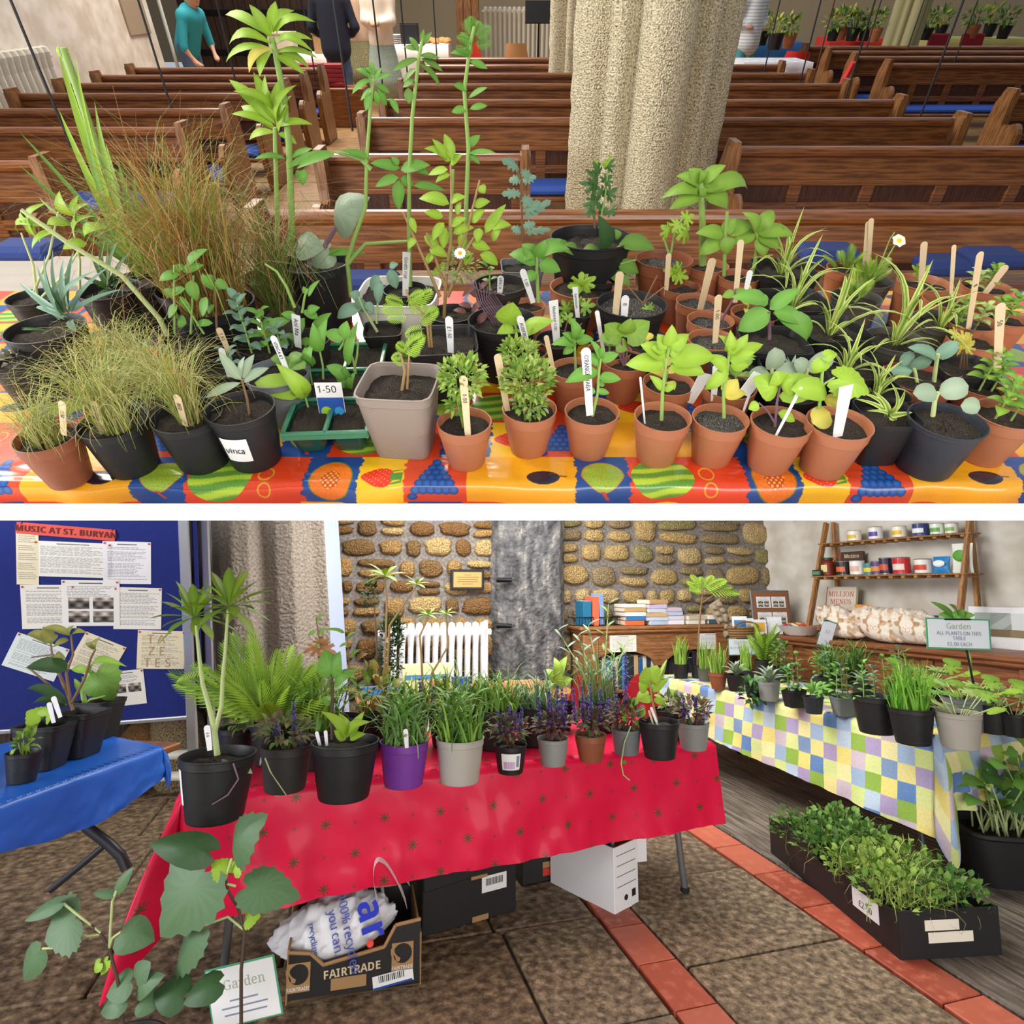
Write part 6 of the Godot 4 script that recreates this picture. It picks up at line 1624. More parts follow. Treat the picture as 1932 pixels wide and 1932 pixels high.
	for y in 192:
		for x in 192:
			var g = nz.get_noise_2d(x, y) * 0.08 + nz.get_noise_2d(x * 4, y * 0.7) * 0.06
			var c = hx(pal[pat[(x / 32) + 6 * (y / 32)]])
			ck.set_pixel(x, y, c.lightened(g) if g > 0 else c.darkened(-g))
	M("check cloth", Color.WHITE, 0.7, {"tex": ImageTexture.create_from_image(ck)})

func lower_shell():
	var fl = struct("floor", bx(Vector3(1, -0.08, -3.2), Vector3(8.6, 0.12, 5.4)), M("grout", Color.GRAY))
	var fm = [M("flag a", Color.WHITE), M("flag b", Color.WHITE), M("flag c", Color.WHITE)]
	var flag = func(x0: float, x1: float, z0: float, z1: float, m: Material):
		part(fl, "flagstone", bx(Vector3((x0 + x1) * 0.5, -0.02 + rn(-0.003, 0.003), (z0 + z1) * 0.5), Vector3(x1 - x0 - 0.012, 0.04, z1 - z0 - 0.012), 0.006, Basis(Vector3.UP, rn(-0.006, 0.006))), m)
	for a in [[-3.45, -3.2], [-3.2, -2.62], [-2.62, -2.02], [-2.02, -1.4], [-1.4, -0.7], [-4.1, -3.45], [-5.3, -4.1]]: flag.call(1.2, 1.86, a[0], a[1], fm[rng.randi() % 2])
	var z = -0.7
	while z > -5.2:
		var d = rn(0.5, 0.75)
		var x = -3.2
		while x < 1.04:
			var w = rn(0.55, 1.0)
			if 1.04 - x - w < 0.3: w = 1.04 - x
			flag.call(x, x + w, z - d, z, fm[2] if x < -0.1 else fm[rng.randi() % 2])
			x += w
		z -= d
	var tm = [M("quarry tile", Color.WHITE), M("quarry tile dark", Color.WHITE), M("quarry tile worn", Color.WHITE)]
	for s in [[1.12, 0.15, 0.24, 0.0], [1.95, 0.17, 0.3, 0.13]]:
		for i in 16: part(fl, "tile", bx(Vector3(s[0], -0.018, -0.75 - s[3] - i * s[2]), Vector3(s[1] - 0.005, 0.04, s[2] - 0.006), 0.003), tm[rng.randi() % 3])
	for i in 20: part(fl, "floorboard", bx(Vector3(2.05 + 0.062 + i * 0.125, -0.02, -3.2), Vector3(0.121, 0.04, 5.2), 0.003), M("grey board", Color.WHITE))
	var wb = struct("wall_back", bx(Vector3(1.2, 1.3, -5.36), Vector3(7.6, 2.8, 0.3)), M("mortar", Color.GRAY))
	var warm = [M("stone tan", Color.WHITE), M("stone brown", Color.WHITE), M("stone tan", Color.WHITE), M("stone buff", Color.WHITE), M("stone dark", Color.WHITE)]
	var pale = [M("stone buff", Color.WHITE), M("stone pale", Color.WHITE), M("stone buff", Color.WHITE), M("stone moss", Color.WHITE), M("stone grey", Color.WHITE)]
	stones(wb, -0.1, 1.34, 0.2, 1.95, -5.21, warm, 0.11, 0.21)
	stones(wb, 1.93, 4.2, 0.3, 2.0, -5.21, pale, 0.15, 0.27)
	# dark dressed jamb in the middle of the stone wall
	var jb = B.new()
	var jn = FastNoiseLite.new()
	jn.frequency = 3.0
	var jf = func(u: float, v: float) -> Vector3:
		var pts = [Vector2(1.28, -5.22), Vector2(1.34, -5.08), Vector2(1.42, -5.0), Vector2(1.86, -4.98), Vector2(1.93, -5.06), Vector2(1.96, -5.22)]
		var k = clampf(u * 5.0, 0, 4.999)
		var q: Vector2 = pts[int(k)].lerp(pts[int(k) + 1], k - int(k))
		var y = v * 2.4
		return Vector3(q.x + 0.02 * jn.get_noise_2d(y * 2, 3), y, q.y + 0.02 * jn.get_noise_2d(u * 6, y * 2))
	jb.sheet(40, 30, jf)
	struct("pillar", jb.done(), M("slate pillar", Color.WHITE))
	for y in [1.36, 0.98]:
		solo("iron_pintle", tb([Vector3(1.3, y, -5.0), Vector3(1.42, y, -4.96)], 0.022, 0.018, 8), M("iron", Color.BLACK), "old iron hinge pin in the dark stone jamb, %s" % ["level with the brass tablet" if y > 1.2 else "low behind the plants"], "hinge")
	# white side wall
	var ws = Transform3D(Basis(wall_to, Vector3.UP, -wall_in), wall_at)
	struct("wall_right", bx(Vector3(1.9, 1.3, 0.1), Vector3(4.4, 2.8, 0.2)), M("warm limewash", Color.WHITE), ws)
	# grey pier, its white reveal and the boarded door behind the notice board
	var lean = Basis(Vector3(0, 0, 1), 0.09) * Basis(Vector3.UP, 0.3)
	var pb = B.new()
	var pf = func(u: float, v: float) -> Vector3:
		var pts = [Vector2(-0.38, -0.1), Vector2(-0.36, 0.06), Vector2(-0.3, 0.14), Vector2(-0.2, 0.16), Vector2(-0.14, 0.1), Vector2(-0.1, 0.06), Vector2(-0.04, 0.16), Vector2(0.06, 0.2), Vector2(0.14, 0.15), Vector2(0.17, 0.06), Vector2(0.24, 0.03), Vector2(0.32, 0.05), Vector2(0.36, -0.1)]
		var k = clampf(u * 12.0, 0, 11.999)
		var q: Vector2 = pts[int(k)].lerp(pts[int(k) + 1], k - int(k))
		var y = v * 2.5
		return Vector3(q.x, y, q.y) + Vector3(1, 0, 1) * 0.005 * jn.get_noise_3d(u * 12, y * 3, 2)
	pb.sheet(72, 40, pf)
	struct("pillar", pb.done(), M("grey pier", hx("b4aca4")), Transform3D(lean, Vector3(-0.26, 0, -4.42)))
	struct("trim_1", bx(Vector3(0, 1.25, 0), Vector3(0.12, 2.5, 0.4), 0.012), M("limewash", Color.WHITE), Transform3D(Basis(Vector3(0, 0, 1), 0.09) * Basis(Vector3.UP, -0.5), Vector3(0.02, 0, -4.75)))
	struct("trim_2", bx(Vector3(0, 1.25, 0), Vector3(0.14, 2.5, 0.3), 0.01), M("warm limewash", Color.WHITE), Transform3D(Basis(Vector3(0, 0, 1), 0.12), Vector3(-0.6, 0, -4.7)))
	var dr = struct("door_3", bx(Vector3(-1.6, 1.25, -5.0), Vector3(2.2, 2.5, 0.08)), M("dark oak", Color.WHITE))
	for i in 13: part(dr, "plank", bx(Vector3(-2.62 + i * 0.17, 1.25, -4.95), Vector3(0.162, 2.5, 0.03), 0.006), M("dark oak", Color.WHITE))
	for i in 2:
		solo("heating_pipe", tb([Vector3(-1.7, 0.12 + i * 0.13, -4.55), Vector3(-0.72, 0.12 + i * 0.13, -4.4)], 0.03, 0.03, 10), M("cream metal", Color.WHITE), "cream heating pipe along the wall behind the tables, %s one" % ["lower", "upper"][i], "pipe")
	for a in [[330, 1385, 0.36, 0.42, "stone grey", "large dark slate slab leaning under the notice board", 0.1], [265, 1385, 0.24, 0.3, "stone brown", "rounded brown boulder under the notice board beside the slate slab", 0.3]]:
		var q = on_z(a[0], a[1], -4.5)
		var bb = B.new()
		bb.lathe([Vector2(0, -0.5), Vector2(0.3, -0.48), Vector2(0.46, -0.3), Vector2(0.5, 0.0), Vector2(0.42, 0.36), Vector2(0.2, 0.48), Vector2(0, 0.5)], 14, 3.0)
		solo("wall_stone", unit("boulder", bb), M(a[4], Color.WHITE), a[5], "stone", Transform3D(Basis(Vector3(0, 0, 1), a[6]).scaled_local(Vector3(a[2], a[3] * 1.3, 0.3)), Vector3(q.x, 0.24, -4.62)))

func notice_board():
	# hinged display board, blue felt in an aluminium frame
	var c = on_z(375, 1330, -3.95)
	var tilt = Basis(Vector3.RIGHT, 0.3)
	var t = thing("notice_board", "blue felt notice board in an aluminium frame full of pinned sheets", "notice board", Vector3(c.x, 0.02, c.z))
	t.transform.basis = tilt * Basis(Vector3(0, 0, 1), 0.03)
	var y0 = c.y - 0.02
	var h = 1.18
	var w = 1.6
	var al = M("aluminium", Color.GRAY)
	part(t, "felt_panel", bx(Vector3(-w * 0.5, y0 + h * 0.5, 0), Vector3(w, h, 0.02), 0.003), M("felt", Color.WHITE))
	for y in [y0, y0 + h, y0 + h * 0.52]: part(t, "frame_rail", bx(Vector3(-w * 0.5, y, 0.004 if y != y0 + h * 0.52 else -0.006), Vector3(w, 0.022, 0.03), 0.004), al)
	part(t, "post", bx(Vector3(0.02, (y0 + h) * 0.5, 0), Vector3(0.05, y0 + h, 0.035), 0.006), al)
	part(t, "side_panel", bx(Vector3(0.05, y0 + h * 0.5 + 0.05, -0.08), Vector3(0.02, h, 0.16), 0.003, Basis(Vector3.UP, 0.25)), M("felt", Color.WHITE))
	part(t, "side_post", bx(Vector3(0.085, (y0 + h) * 0.5, -0.16), Vector3(0.04, y0 + h, 0.03), 0.006), al)
	part(t, "foot", bx(Vector3(0.02, 0.01, 0), Vector3(0.06, 0.03, 0.5), 0.006), al)
	var mp = {}
	for a in [["page letter", 1, "f2efe6", 0], ["page form", 2, "f4f2f4", 0], ["page photos", 3, "f3f0ea", 4], ["page list", 4, "efeae0", 0], ["page cream", 5, "f0e4c2", 0], ["page pair", 6, "f2ede0", 2], ["page pale", 7, "dfe9e6", 0]]: mp[a[0]] = M(a[0], Color.WHITE, 0.8, {"tex": lines_print(a[1], a[2], a[3])})
	var xf: Transform3D = t.transform
	var put = func(px: float, py: float, wp: float, hp: float, roll: float, mat: String, label: String, lift := 0.0125):
		# centre of the sheet as seen, carried on to the board's face
		var d = ray(px, py)
		var n: Vector3 = (frame.affine_inverse().basis * xf.basis).z
		var o: Vector3 = frame.affine_inverse() * (xf * Vector3(0, y0, lift))
		var p: Vector3 = eye + d * ((o - eye).dot(n) / d.dot(n))
		var k = scale_at(p)
		var s = thing("pinned_sheet", label, "paper", p)
		s.transform = Transform3D(xf.basis, frame * p)
		page(s, "sheet", wp * k, hp * k, mp[mat], Transform3D(Basis(Vector3(0, 0, 1), roll), Vector3.ZERO))
		for q in [[-0.46, 0.46], [0.46, 0.46]]:
			var pin = B.new()
			pin.lathe([Vector2(0, 0.006), Vector2(0.005, 0.004), Vector2(0.005, 0), Vector2(0, 0)], 8)
			part(s, "drawing_pin", unit("pin", pin), M("pin", hx("c8443a"), 0.3), Transform3D(Basis(Vector3.RIGHT, PI / 2), Basis(Vector3(0, 0, 1), roll) * Vector3(q[0] * wp * k, q[1] * hp * k, 0.001)))
		return s
	put.call(138, 1056, 130, 68, -0.06, "page letter", "typed cream letter pinned below the red music banner")
	put.call(240, 1062, 80, 82, -0.04, "page form", "bordered sheet with a small crest at its head, pinned beside the typed letter")
	put.call(172, 1138, 95, 90, -0.04, "page photos", "sheet of four dark church photographs in the middle of the board", 0.0145)
	put.call(260, 1148, 80, 82, -0.06, "page letter", "typed sheet with a crest, pinned beside the four photographs")
	put.call(92, 1145, 88, 86, -0.03, "page list", "white programme list pinned on the outer side of the four photographs")
	put.call(52, 1050, 36, 110, -0.06, "page cream", "yellow sheet cut by the picture edge below the banner")
	put.call(182, 1240, 74, 78, -0.5, "page cream", "cream notice pinned askew behind the big potted leaf")
	put.call(68, 1240, 90, 70, -0.45, "page pale", "pale green card tilted behind the leafy shrub")
	put.call(240, 1298, 60, 70, 0.05, "page pair", "small sheet with two photographs in a clear sleeve, low on the board")
	var tz = put.call(304, 1226, 80, 76, -0.08, "page cream", "buff card with raised outline letters reading TA ZE TES")
	for r in 3: words(tz, ["T A", "Z E", "T E S"][r], 0.062, M("buff ink", hx("b89a70"), 0.8), Transform3D(Basis(Vector3(0, 0, 1), -0.08), Vector3(-0.02, 0.06 - r * 0.066, 0.002)))
	var fc = on_z(345, 1235, -3.9)
	var fb = B.new()
	var ff = func(u: float, v: float) -> Vector3: return Vector3(u * 0.12 - 0.06 + v * 0.03, -v * 0.16 + u * 0.08, 0.05 * sin(u * 2.4))
	fb.sheet(6, 6, ff)
	solo("folded_leaflet", fb.done(), M("white card", Color.WHITE), "white leaflet curling out from the edge of the notice board", "paper", Transform3D(Basis.IDENTITY, fc + Vector3(-0.02, 0.05, 0.12)))
	var bn = put.call(126, 1003, 160, 22, -0.1, "page cream", "red banner lettered MUSIC AT ST. BURYAN across the top of the board", 0.0155)
	bn.get_child(0).material_override = M("banner red", hx("e2564a"), 0.7)
	words(bn, "MUSIC AT ST. BURYAN", 0.041, M("banner ink", hx("6a1f1c"), 0.7), Transform3D(Basis(Vector3(0, 0, 1), -0.1), Vector3(0.0, 0.0, 0.003)), "lettering", true)

func blue_table():
	var C = on(303, 1410, 0.62)
	var l = Vector3(-0.42, 0, 0.9).normalized()
	var w = Vector3(-0.72, 0, -0.7).normalized()
	var m = M("blue cloth", hx("1766d2"), 0.45, {"coat": 0.2})
	var dl = func(u: float) -> float: return 0.13 + 0.06 * sin(u * 4.0) + (0.55 * smoothstep(0.75, 1.0, u))
	var de = func(u: float) -> float: return 0.1
	draped("tablecloth", "bright blue plastic cloth on the table below the notice board", m, C, l, 1.0, w, 0.75, dl, de, [C + Vector3(0.05, -0.17, 0.04)], 1.0, 0.02)
	var t = thing("folding_table", "folding table with bent black legs under the blue cloth", "table", Vector3(C.x, 0, C.z))
	part(t, "table_top", bx(Vector3.ZERO, Vector3(0.98, 0.03, 0.73), 0.006), M("oak", Color.WHITE), Transform3D(Basis(l, Vector3.UP, l.cross(Vector3.UP)), l * 0.5 + w * 0.375 + Vector3(0, 0.6, 0)))
	var blk = M("black tube", hx("2c2e36"), 0.4)
	var pts = []
	for q in [[138, 1497], [148, 1535], [165, 1562], [205, 1592], [228, 1615], [240, 1640]]: pts.append(beside(q[0], q[1], C + l * 0.2) - Vector3(C.x, 0, C.z))
	part(t, "leg", tb(pts, 0.02, 0.02, 10), blk)
	var pt2 = []
	for q in [[205, 1588], [150, 1635], [95, 1680]]: pt2.append(beside(q[0], q[1], C + l * 0.2) - Vector3(C.x, 0, C.z))
	part(t, "brace", tb(pt2, 0.012, 0.012, 8), blk)
	var pt3 = []
	for q in [[150, 1536], [100, 1540], [60, 1543]]: pt3.append(beside(q[0], q[1], C + l * 0.2) - Vector3(C.x, 0, C.z))
	part(t, "brace", tb(pt3, 0.01, 0.01, 8), blk)
	for s in [0.85]: part(t, "leg", tb([l * s + w * 0.1 + Vector3(0, 0.6, 0), l * s + w * 0.14 + Vector3(0, 0.02, 0)], 0.018, 0.018, 8), blk)

func heating():
	radiator("radiator", "white column radiator standing before the stone wall", Vector3((on_z(722, 1185, -5.05).x + on_z(914, 1185, -5.05).x) * 0.5, 0.0, -5.0), 0, 0.86, 0.96, 13, M("white enamel", hx("f4f4f6"), 0.35))
	var v = on_z(911, 1180, -5.0)
	solo("radiator_valve", tb([Vector3(v.x + 0.02, 0.3, -4.97), Vector3(v.x + 0.02, 1.0, -4.97), Vector3(v.x + 0.02, 1.03, -4.97)], 0.022, 0.014, 8), M("white enamel", Color.WHITE), "white riser pipe at the end of the radiator", "pipe")
	var a = on_z(880, 1094, -5.17)
	var pq = thing("wall_tablet", "brass tablet in a black frame on the stone wall", "plaque", a + Vector3(0, 0, 0.035))
	part(pq, "frame", bx(Vector3.ZERO, Vector3(0.29, 0.175, 0.03), 0.006), M("black card", Color.BLACK))
	part(pq, "brass_plate", bx(Vector3(0, 0, 0.012), Vector3(0.245, 0.13, 0.015), 0.002), M("brass", hx("c8a868"), 0.4, {"metal": 0.5}))
	for i in 5: part(pq, "engraved_line", bx(Vector3(0, 0.04 - i * 0.019, 0.0197), Vector3([0.06, 0.19, 0.17, 0.18, 0.1][i], 0.005, 0.001)), M("engraving", hx("80683c"), 0.6))

func bookcase():
	var l = on_z(1092, 1182, -4.95)
	var r = on_z(1362, 1182, -4.95)
	var w = r.x - l.x
	var h = l.y
	var o = M("carved oak", Color.WHITE)
	var t = thing("bookcase", "low carved oak bookcase with two arched openings", "bookcase", Vector3((l.x + r.x) * 0.5, 0, -5.0))
	part(t, "top", bx(Vector3(0, h - 0.015, 0), Vector3(w + 0.06, 0.035, 0.34), 0.01), o)
	part(t, "cornice", bx(Vector3(0, h - 0.045, 0.01), Vector3(w + 0.02, 0.03, 0.31), 0.01), o)
	part(t, "back_board", bx(Vector3(0, h * 0.5, -0.14), Vector3(w, h, 0.02)), M("dark oak", Color.WHITE))
	for s in [-1, 0, 1]: part(t, "upright", bx(Vector3(s * (w * 0.5 - 0.07) if s else 0.03, h * 0.5 - 0.03, 0.1 if s == 0 else 0.02), Vector3(0.14 if s else 0.07, h - 0.06, 0.05 if s == 0 else 0.26), 0.008), o)
	for s in [-1, 1]:
		for k in 3: part(t, "flute", bx(Vector3(s * (w * 0.5 - 0.07) + (k - 1) * 0.032, h * 0.42, 0.152), Vector3(0.014, h * 0.6, 0.008), 0.003), o)
	var ar = PackedVector2Array()
	var aw = w * 0.5 - 0.1
	ar.append(Vector2(-w * 0.5 + 0.02, h - 0.06))
	ar.append(Vector2(w * 0.5 - 0.02, h - 0.06))
	for s in [1.0, -1.0]:
		var cx: float = s * (aw * 0.5 + 0.05) + 0.015
		for k in 9:
			var a = PI * k / 8
			ar.append(Vector2(cx + cos(a) * aw * 0.5, h - 0.34 + sin(a) * 0.13))
	var am = B.new()
	am.slab(ar, 0.1, 0.14)
	part(t, "arched_frieze", am.done(), o)
	for y in [0.06, 0.42]: part(t, "shelf", bx(Vector3(0, y, 0), Vector3(w - 0.1, 0.025, 0.26), 0.004), o)
	var cv = B.new()
	for s in [-1.0, 1.0]:
		for k in 3: cv.leaf(Transform3D(Basis(Vector3(0, 0, 1), s * (0.5 + k * 0.5)) * Basis(Vector3.RIGHT, -PI / 2).scaled_local(Vector3(0.05, 0.1, 0.13 - k * 0.02)), Vector3(0.02, h - 0.16, 0.146)), "ovate", 4, 0.2, 0.2)
	part(t, "carved_spray", cv.done(), o)
	for s in [[-0.34, "page letter"], [0.52, "page form"]]:
		var n = thing("paper_notice", "white notice hanging on the bookcase frieze, %s the carved spray" % ["before" if s[0] < 0 else "past"], "paper", Vector3((l.x + r.x) * 0.5 + s[0], h - 0.145, -4.856))
		page(n, "sheet", 0.25, 0.14, M(s[1], Color.WHITE), Transform3D.IDENTITY)
	var book = func(at: Vector3, sz: Vector3, col: String, label: String, bs := Basis.IDENTITY, group := ""):
		var b = thing("book", label, "book", at, 0.0, group)
		b.transform = frame * Transform3D(bs, at)
		part(b, "cover", bx(Vector3.ZERO, sz, 0.003), M("book " + col, hx(col), 0.6))
		var ps = sz - Vector3(0.006, 0.006, 0.004)
		if sz.y < sz.x: part(b, "pages", bx(Vector3(0, 0, -0.004), Vector3(sz.x + 0.001, sz.y - 0.008, sz.z - 0.004)), M("pages", hx("ece4d4"), 0.9))
		else: part(b, "pages", bx(Vector3(0, 0.001, -0.003), Vector3(sz.x - 0.008, sz.y + 0.001, sz.z - 0.003)), M("pages", hx("ece4d4"), 0.9))
	var cx = (l.x + r.x) * 0.5
	var cols = ["d8d2c4", "3c78b4", "8fb0cc", "c8c0b0", "26364a", "2f7fc0", "1f2b3a", "20242c", "c8a878", "2a5a9a", "e0dcd0", "303848"]
	var x = cx - w * 0.5 + 0.2
	var i = 0
	while x < cx - 0.04:
		var bw = rn(0.03, 0.05)
		var bh = rn(0.24, 0.3)
		book.call(Vector3(x, 0.433 + bh * 0.5, -4.98), Vector3(bw - 0.003, bh, 0.18), cols[i % 12], "%s-spined book in the first bookcase arch, %s from its outer side" % [{"d8d2c4": "stone", "3c78b4": "mid blue", "8fb0cc": "pale blue", "c8c0b0": "grey", "26364a": "navy", "2f7fc0": "bright blue", "1f2b3a": "dark navy", "20242c": "black", "c8a878": "tan", "2a5a9a": "royal blue", "e0dcd0": "cream", "303848": "slate"}[cols[i % 12]], ORD[i]], Basis.IDENTITY, "books in the first arch")
		x += bw
		i += 1
	x = cx + 0.1
	i = 0
	while x < cx + w * 0.5 - 0.17:
		var bw = rn(0.035, 0.05)
		var bh = rn(0.24, 0.3)
		book.call(Vector3(x, 0.433 + bh * 0.5, -4.98), Vector3(bw - 0.003, bh, 0.18), ["1c1e24", "2a2c34", "16181c"][i % 3], "black-spined book in the shaded second bookcase arch, %s from the middle upright" % ORD[i], Basis.IDENTITY, "black books in the second arch")
		x += bw
		i += 1
	# on top: books in a wire rack, and flat piles
	for a in [[1101, 0.075, 0.21, "1f6f94", "teal upright book in the wire rack on the bookcase", 0.0], [1117, 0.06, 0.25, "e06848", "orange-red upright book behind the teal one", -0.03], [1128, 0.04, 0.27, "7f9cc8", "tall pale blue upright book ending the row on the bookcase", 0.03]]:
		var q = on_z(a[0], 1180, -4.98)
		book.call(Vector3(q.x, h + 0.006 + a[2] * 0.5, -4.98), Vector3(a[1], a[2], 0.18), a[3], a[4], Basis(Vector3(0, 0, 1), a[5]))
	for a in [[1100, "wire rack holding upright books on the bookcase"], [1150, "empty wire rack beside the tall pale blue book"]]:
		var q = on_z(a[0], 1180, -4.9)
		var rk = thing("wire_rack", a[1], "rack", Vector3(q.x, h + 0.003, -4.9))
		for y in [0.01, 0.075]: part(rk, "wire_rim", tb([Vector3(-0.09, y, -0.12), Vector3(-0.09, y, 0.02), Vector3(0.09, y, 0.02), Vector3(0.09, y, -0.12)], 0.004, 0.004, 5), M("iron", Color.BLACK))
		for k in 8: part(rk, "wire", tb([Vector3(-0.09 + k * 0.0257, 0.01, 0.02), Vector3(-0.09 + k * 0.0257, 0.075, 0.02)], 0.0025, 0.0025, 4), M("iron", Color.BLACK))
	var piles = [[1190, [["e0683c", "orange"], ["2878b8", "blue"], ["dfe6f0", "white"], ["c8a468", "tan"], ["f0ece4", "cream"]], "pile beside the wire racks"], [1232, [["b8c8e4", "pale blue"], ["c4cfe6", "lilac"], ["c8a878", "tan"], ["d0d4e0", "grey"], ["c0b8d8", "mauve"], ["c8a070", "brown"]], "tall middle pile"], [1262, [["ece8f2", "white"], ["d8d4e4", "pale"], ["b8c4e0", "blue-grey"], ["c8b8d0", "pink-grey"]], "pile just past the tall one"], [1303, [["e8e2d4", "cream"], ["c8bca8", "buff"]], "low pile by the tall silk tree"], [1345, [["38586a", "slate"], ["e8e6e0", "white"]], "pile at the end of the bookcase"]]
	for p in piles:
		var q = on_z(p[0], 1180, -4.97)
		var yy = h + 0.004
		for k in p[1].size():
			var th = rn(0.028, 0.042)
			book.call(Vector3(q.x + rn(-0.012, 0.012), yy + th * 0.5, -4.97), Vector3(rn(0.17, 0.21), th - 0.002, 0.2), p[1][k][0], "%s book lying flat, %s of the %s" % [p[1][k][1], ["bottom", "second", "third", "fourth", "fifth", "sixth"][k] if k < p[1].size() - 1 else "top", p[2]], Basis(Vector3.UP, rn(-0.1, 0.1)), "flat book piles on the bookcase")
			yy += th

func side_counter():
	# chest along the white wall with a stepped ladder shelf on it
	var W = Transform3D(Basis(wall_to, Vector3.UP, -wall_in), wall_at)     # x along the wall, z into it
	var wd = M("chest wood", Color.WHITE)
	var h = 0.885
	var t = thing("vestment_chest", "long brown panelled chest against the white wall behind the check table", "chest", W * Vector3(1.85, 0, -0.3))
	t.transform = frame * W * Transform3D(Basis.IDENTITY, Vector3(1.85, 0, -0.3))
	part(t, "top", bx(Vector3(0, h - 0.02, 0), Vector3(3.5, 0.04, 0.56), 0.012), wd)
	part(t, "moulding", bx(Vector3(0, h - 0.055, -0.01), Vector3(3.44, 0.03, 0.52), 0.01), wd)
	part(t, "body", bx(Vector3(0, 0.41, 0.01), Vector3(3.4, 0.82, 0.48), 0.006), wd)
	for i in 6:
		part(t, "panel", bx(Vector3(-1.42 + i * 0.57, 0.42, -0.235), Vector3(0.47, 0.62, 0.012), 0.005), wd)
		part(t, "stile", bx(Vector3(-1.705 + i * 0.57, 0.42, -0.24), Vector3(0.07, 0.78, 0.02), 0.005), wd)
	var S = func(px: float, py: float, off: float) -> float: return (W.affine_inverse() * on_wall(px, py, off)).x
	# ladder shelf
	var lw = M("ladder wood", Color.WHITE)
	var s0: float = S.call(1530, 1090, 0.25)
	var s1: float = S.call(1840, 1070, 0.25)
	var ld = thing("ladder_shelf", "wooden slatted ladder shelf stepping back against the white wall", "shelf", W * Vector3((s0 + s1) * 0.5, h, -0.2))
	ld.transform = frame * W * Transform3D(Basis.IDENTITY, Vector3((s0 + s1) * 0.5, h, -0.2))
	var hw = (s1 - s0) * 0.5 - 0.09
	for s in [-1.0, 1.0]:
		var lg = B.new()
		var a = Vector3(s * (hw + 0.02), 0.0, -0.22)
		var e = Vector3(s * (hw + 0.02), 0.98, 0.1)
		lg.box((a + e) * 0.5, Vector3(0.028, (e - a).length(), 0.05), 0.004, Basis(Vector3.RIGHT, atan2(e.z - a.z, e.y - a.y)))
		part(ld, "front_leg", lg.done(), lw)
		var rg = B.new()
		rg.box(Vector3(s * (hw - 0.02), 0.49, 0.14), Vector3(0.026, 0.99, 0.045), 0.004)
		part(ld, "rear_leg", rg.done(), lw)
	var levels = [[0.085, -0.22, 0.12], [0.505, -0.1, 0.13], [0.79, 0.0, 0.14]]
	for v in levels:
		var n = int((v[2] - v[1]) / 0.045)
		for k in n: part(ld, "slat", bx(Vector3(0, v[0], lerpf(v[1], v[2], (k + 0.5) / n)), Vector3(hw * 2 + 0.1, 0.012, 0.034), 0.003), lw)
		for s in 13: part(ld, "batten", bx(Vector3(lerpf(-hw, hw, s / 12.0), v[0] - 0.016, (v[1] + v[2]) * 0.5), Vector3(0.03, 0.018, v[2] - v[1] + 0.01), 0.003), lw)
	var shelf_y = [h + 0.092, h + 0.512, h + 0.797]
	# goods: [px, base py, width px, height px, level, kind, colour, band colour, label]
	var goods = [
		[1563, 1084, 22, 34, 1, "jar", "7a2a1c", "20402a", "glass jar of red sauce with dark lid, middle shelf"], [1592, 1084, 25, 27, 1, "can", "1e1c22", "d86a3a", "black can with an orange picture beside the sauce jar"], [1618, 1082, 26, 28, 1, "can", "f2efec", "e0b8a8", "plain white can on the middle shelf"], [1641, 1081, 20, 22, 1, "can", "2f8a8a", "e8c83a", "short teal can with yellow fruit on it"], [1656, 1080, 22, 26, 1, "can", "5a3a78", "d88a4a", "purple can half behind the taller dark one"], [1672, 1079, 22, 32, 1, "can", "2c2446", "c85a3a", "tall dark purple can, middle shelf"], [1702, 1077, 30, 32, 1, "can", "cc2230", "f0d8d0", "red can with white lettering, middle shelf"], [1743, 1074, 30, 28, 1, "can", "eeeae6", "d0442e", "wide white can with red print, middle shelf"],
		[1775, 1070, 32, 32, 1, "bag", "2a86c8", "f0f4f8", "shiny blue packet standing on the middle shelf"], [1816, 1068, 38, 56, 1, "bag", "eef2ea", "58a034", "white and green snack packet with a red badge, end of middle shelf"],
		[1612, 1014, 24, 20, 2, "can", "f2eee4", "e8c23a", "white and yellow can starting the top shelf"], [1652, 1008, 24, 24, 2, "can", "f0ecf2", "5a4aa0", "white can with a purple ring, top shelf"], [1697, 1002, 25, 22, 2, "can", "f4efe0", "e8c030", "white can with yellow spots, top shelf"], [1737, 997, 28, 24, 2, "can", "2a3a78", "e8eef4", "dark blue can on its shelf end beside the spotted one"], [1768, 994, 24, 22, 2, "can", "e8efe4", "6aa84a", "white and green can, top shelf"], [1795, 990, 22, 20, 2, "can", "eef0e8", "8ab45a", "pale green can ending the top shelf"],
		[1560, 1182, 34, 34, 0, "bag", "2a58b0", "e8c030", "blue snack bag on the lowest shelf by the cookbook"], [1605, 1176, 26, 30, 0, "bag", "7aa83a", "e8e0b0", "green snack bag in front of the cookbook"], [1628, 1178, 36, 44, 0, "bag", "e8942a", "c8382a", "orange crisp bag with a red badge, lowest shelf"], [1655, 1176, 24, 36, 0, "bag", "e8c03a", "7a9a34", "yellow crisp bag beside the orange one"], [1690, 1172, 38, 40, 0, "bag", "22283a", "c8a858", "black packet with gold label, lowest shelf"], [1720, 1168, 26, 24, 0, "bag", "b03038", "e8d8c0", "small red packet beside the black one"], [1746, 1166, 38, 32, 0, "box", "7a4a98", "e0d0e8", "purple carton lying on the lowest shelf"]]
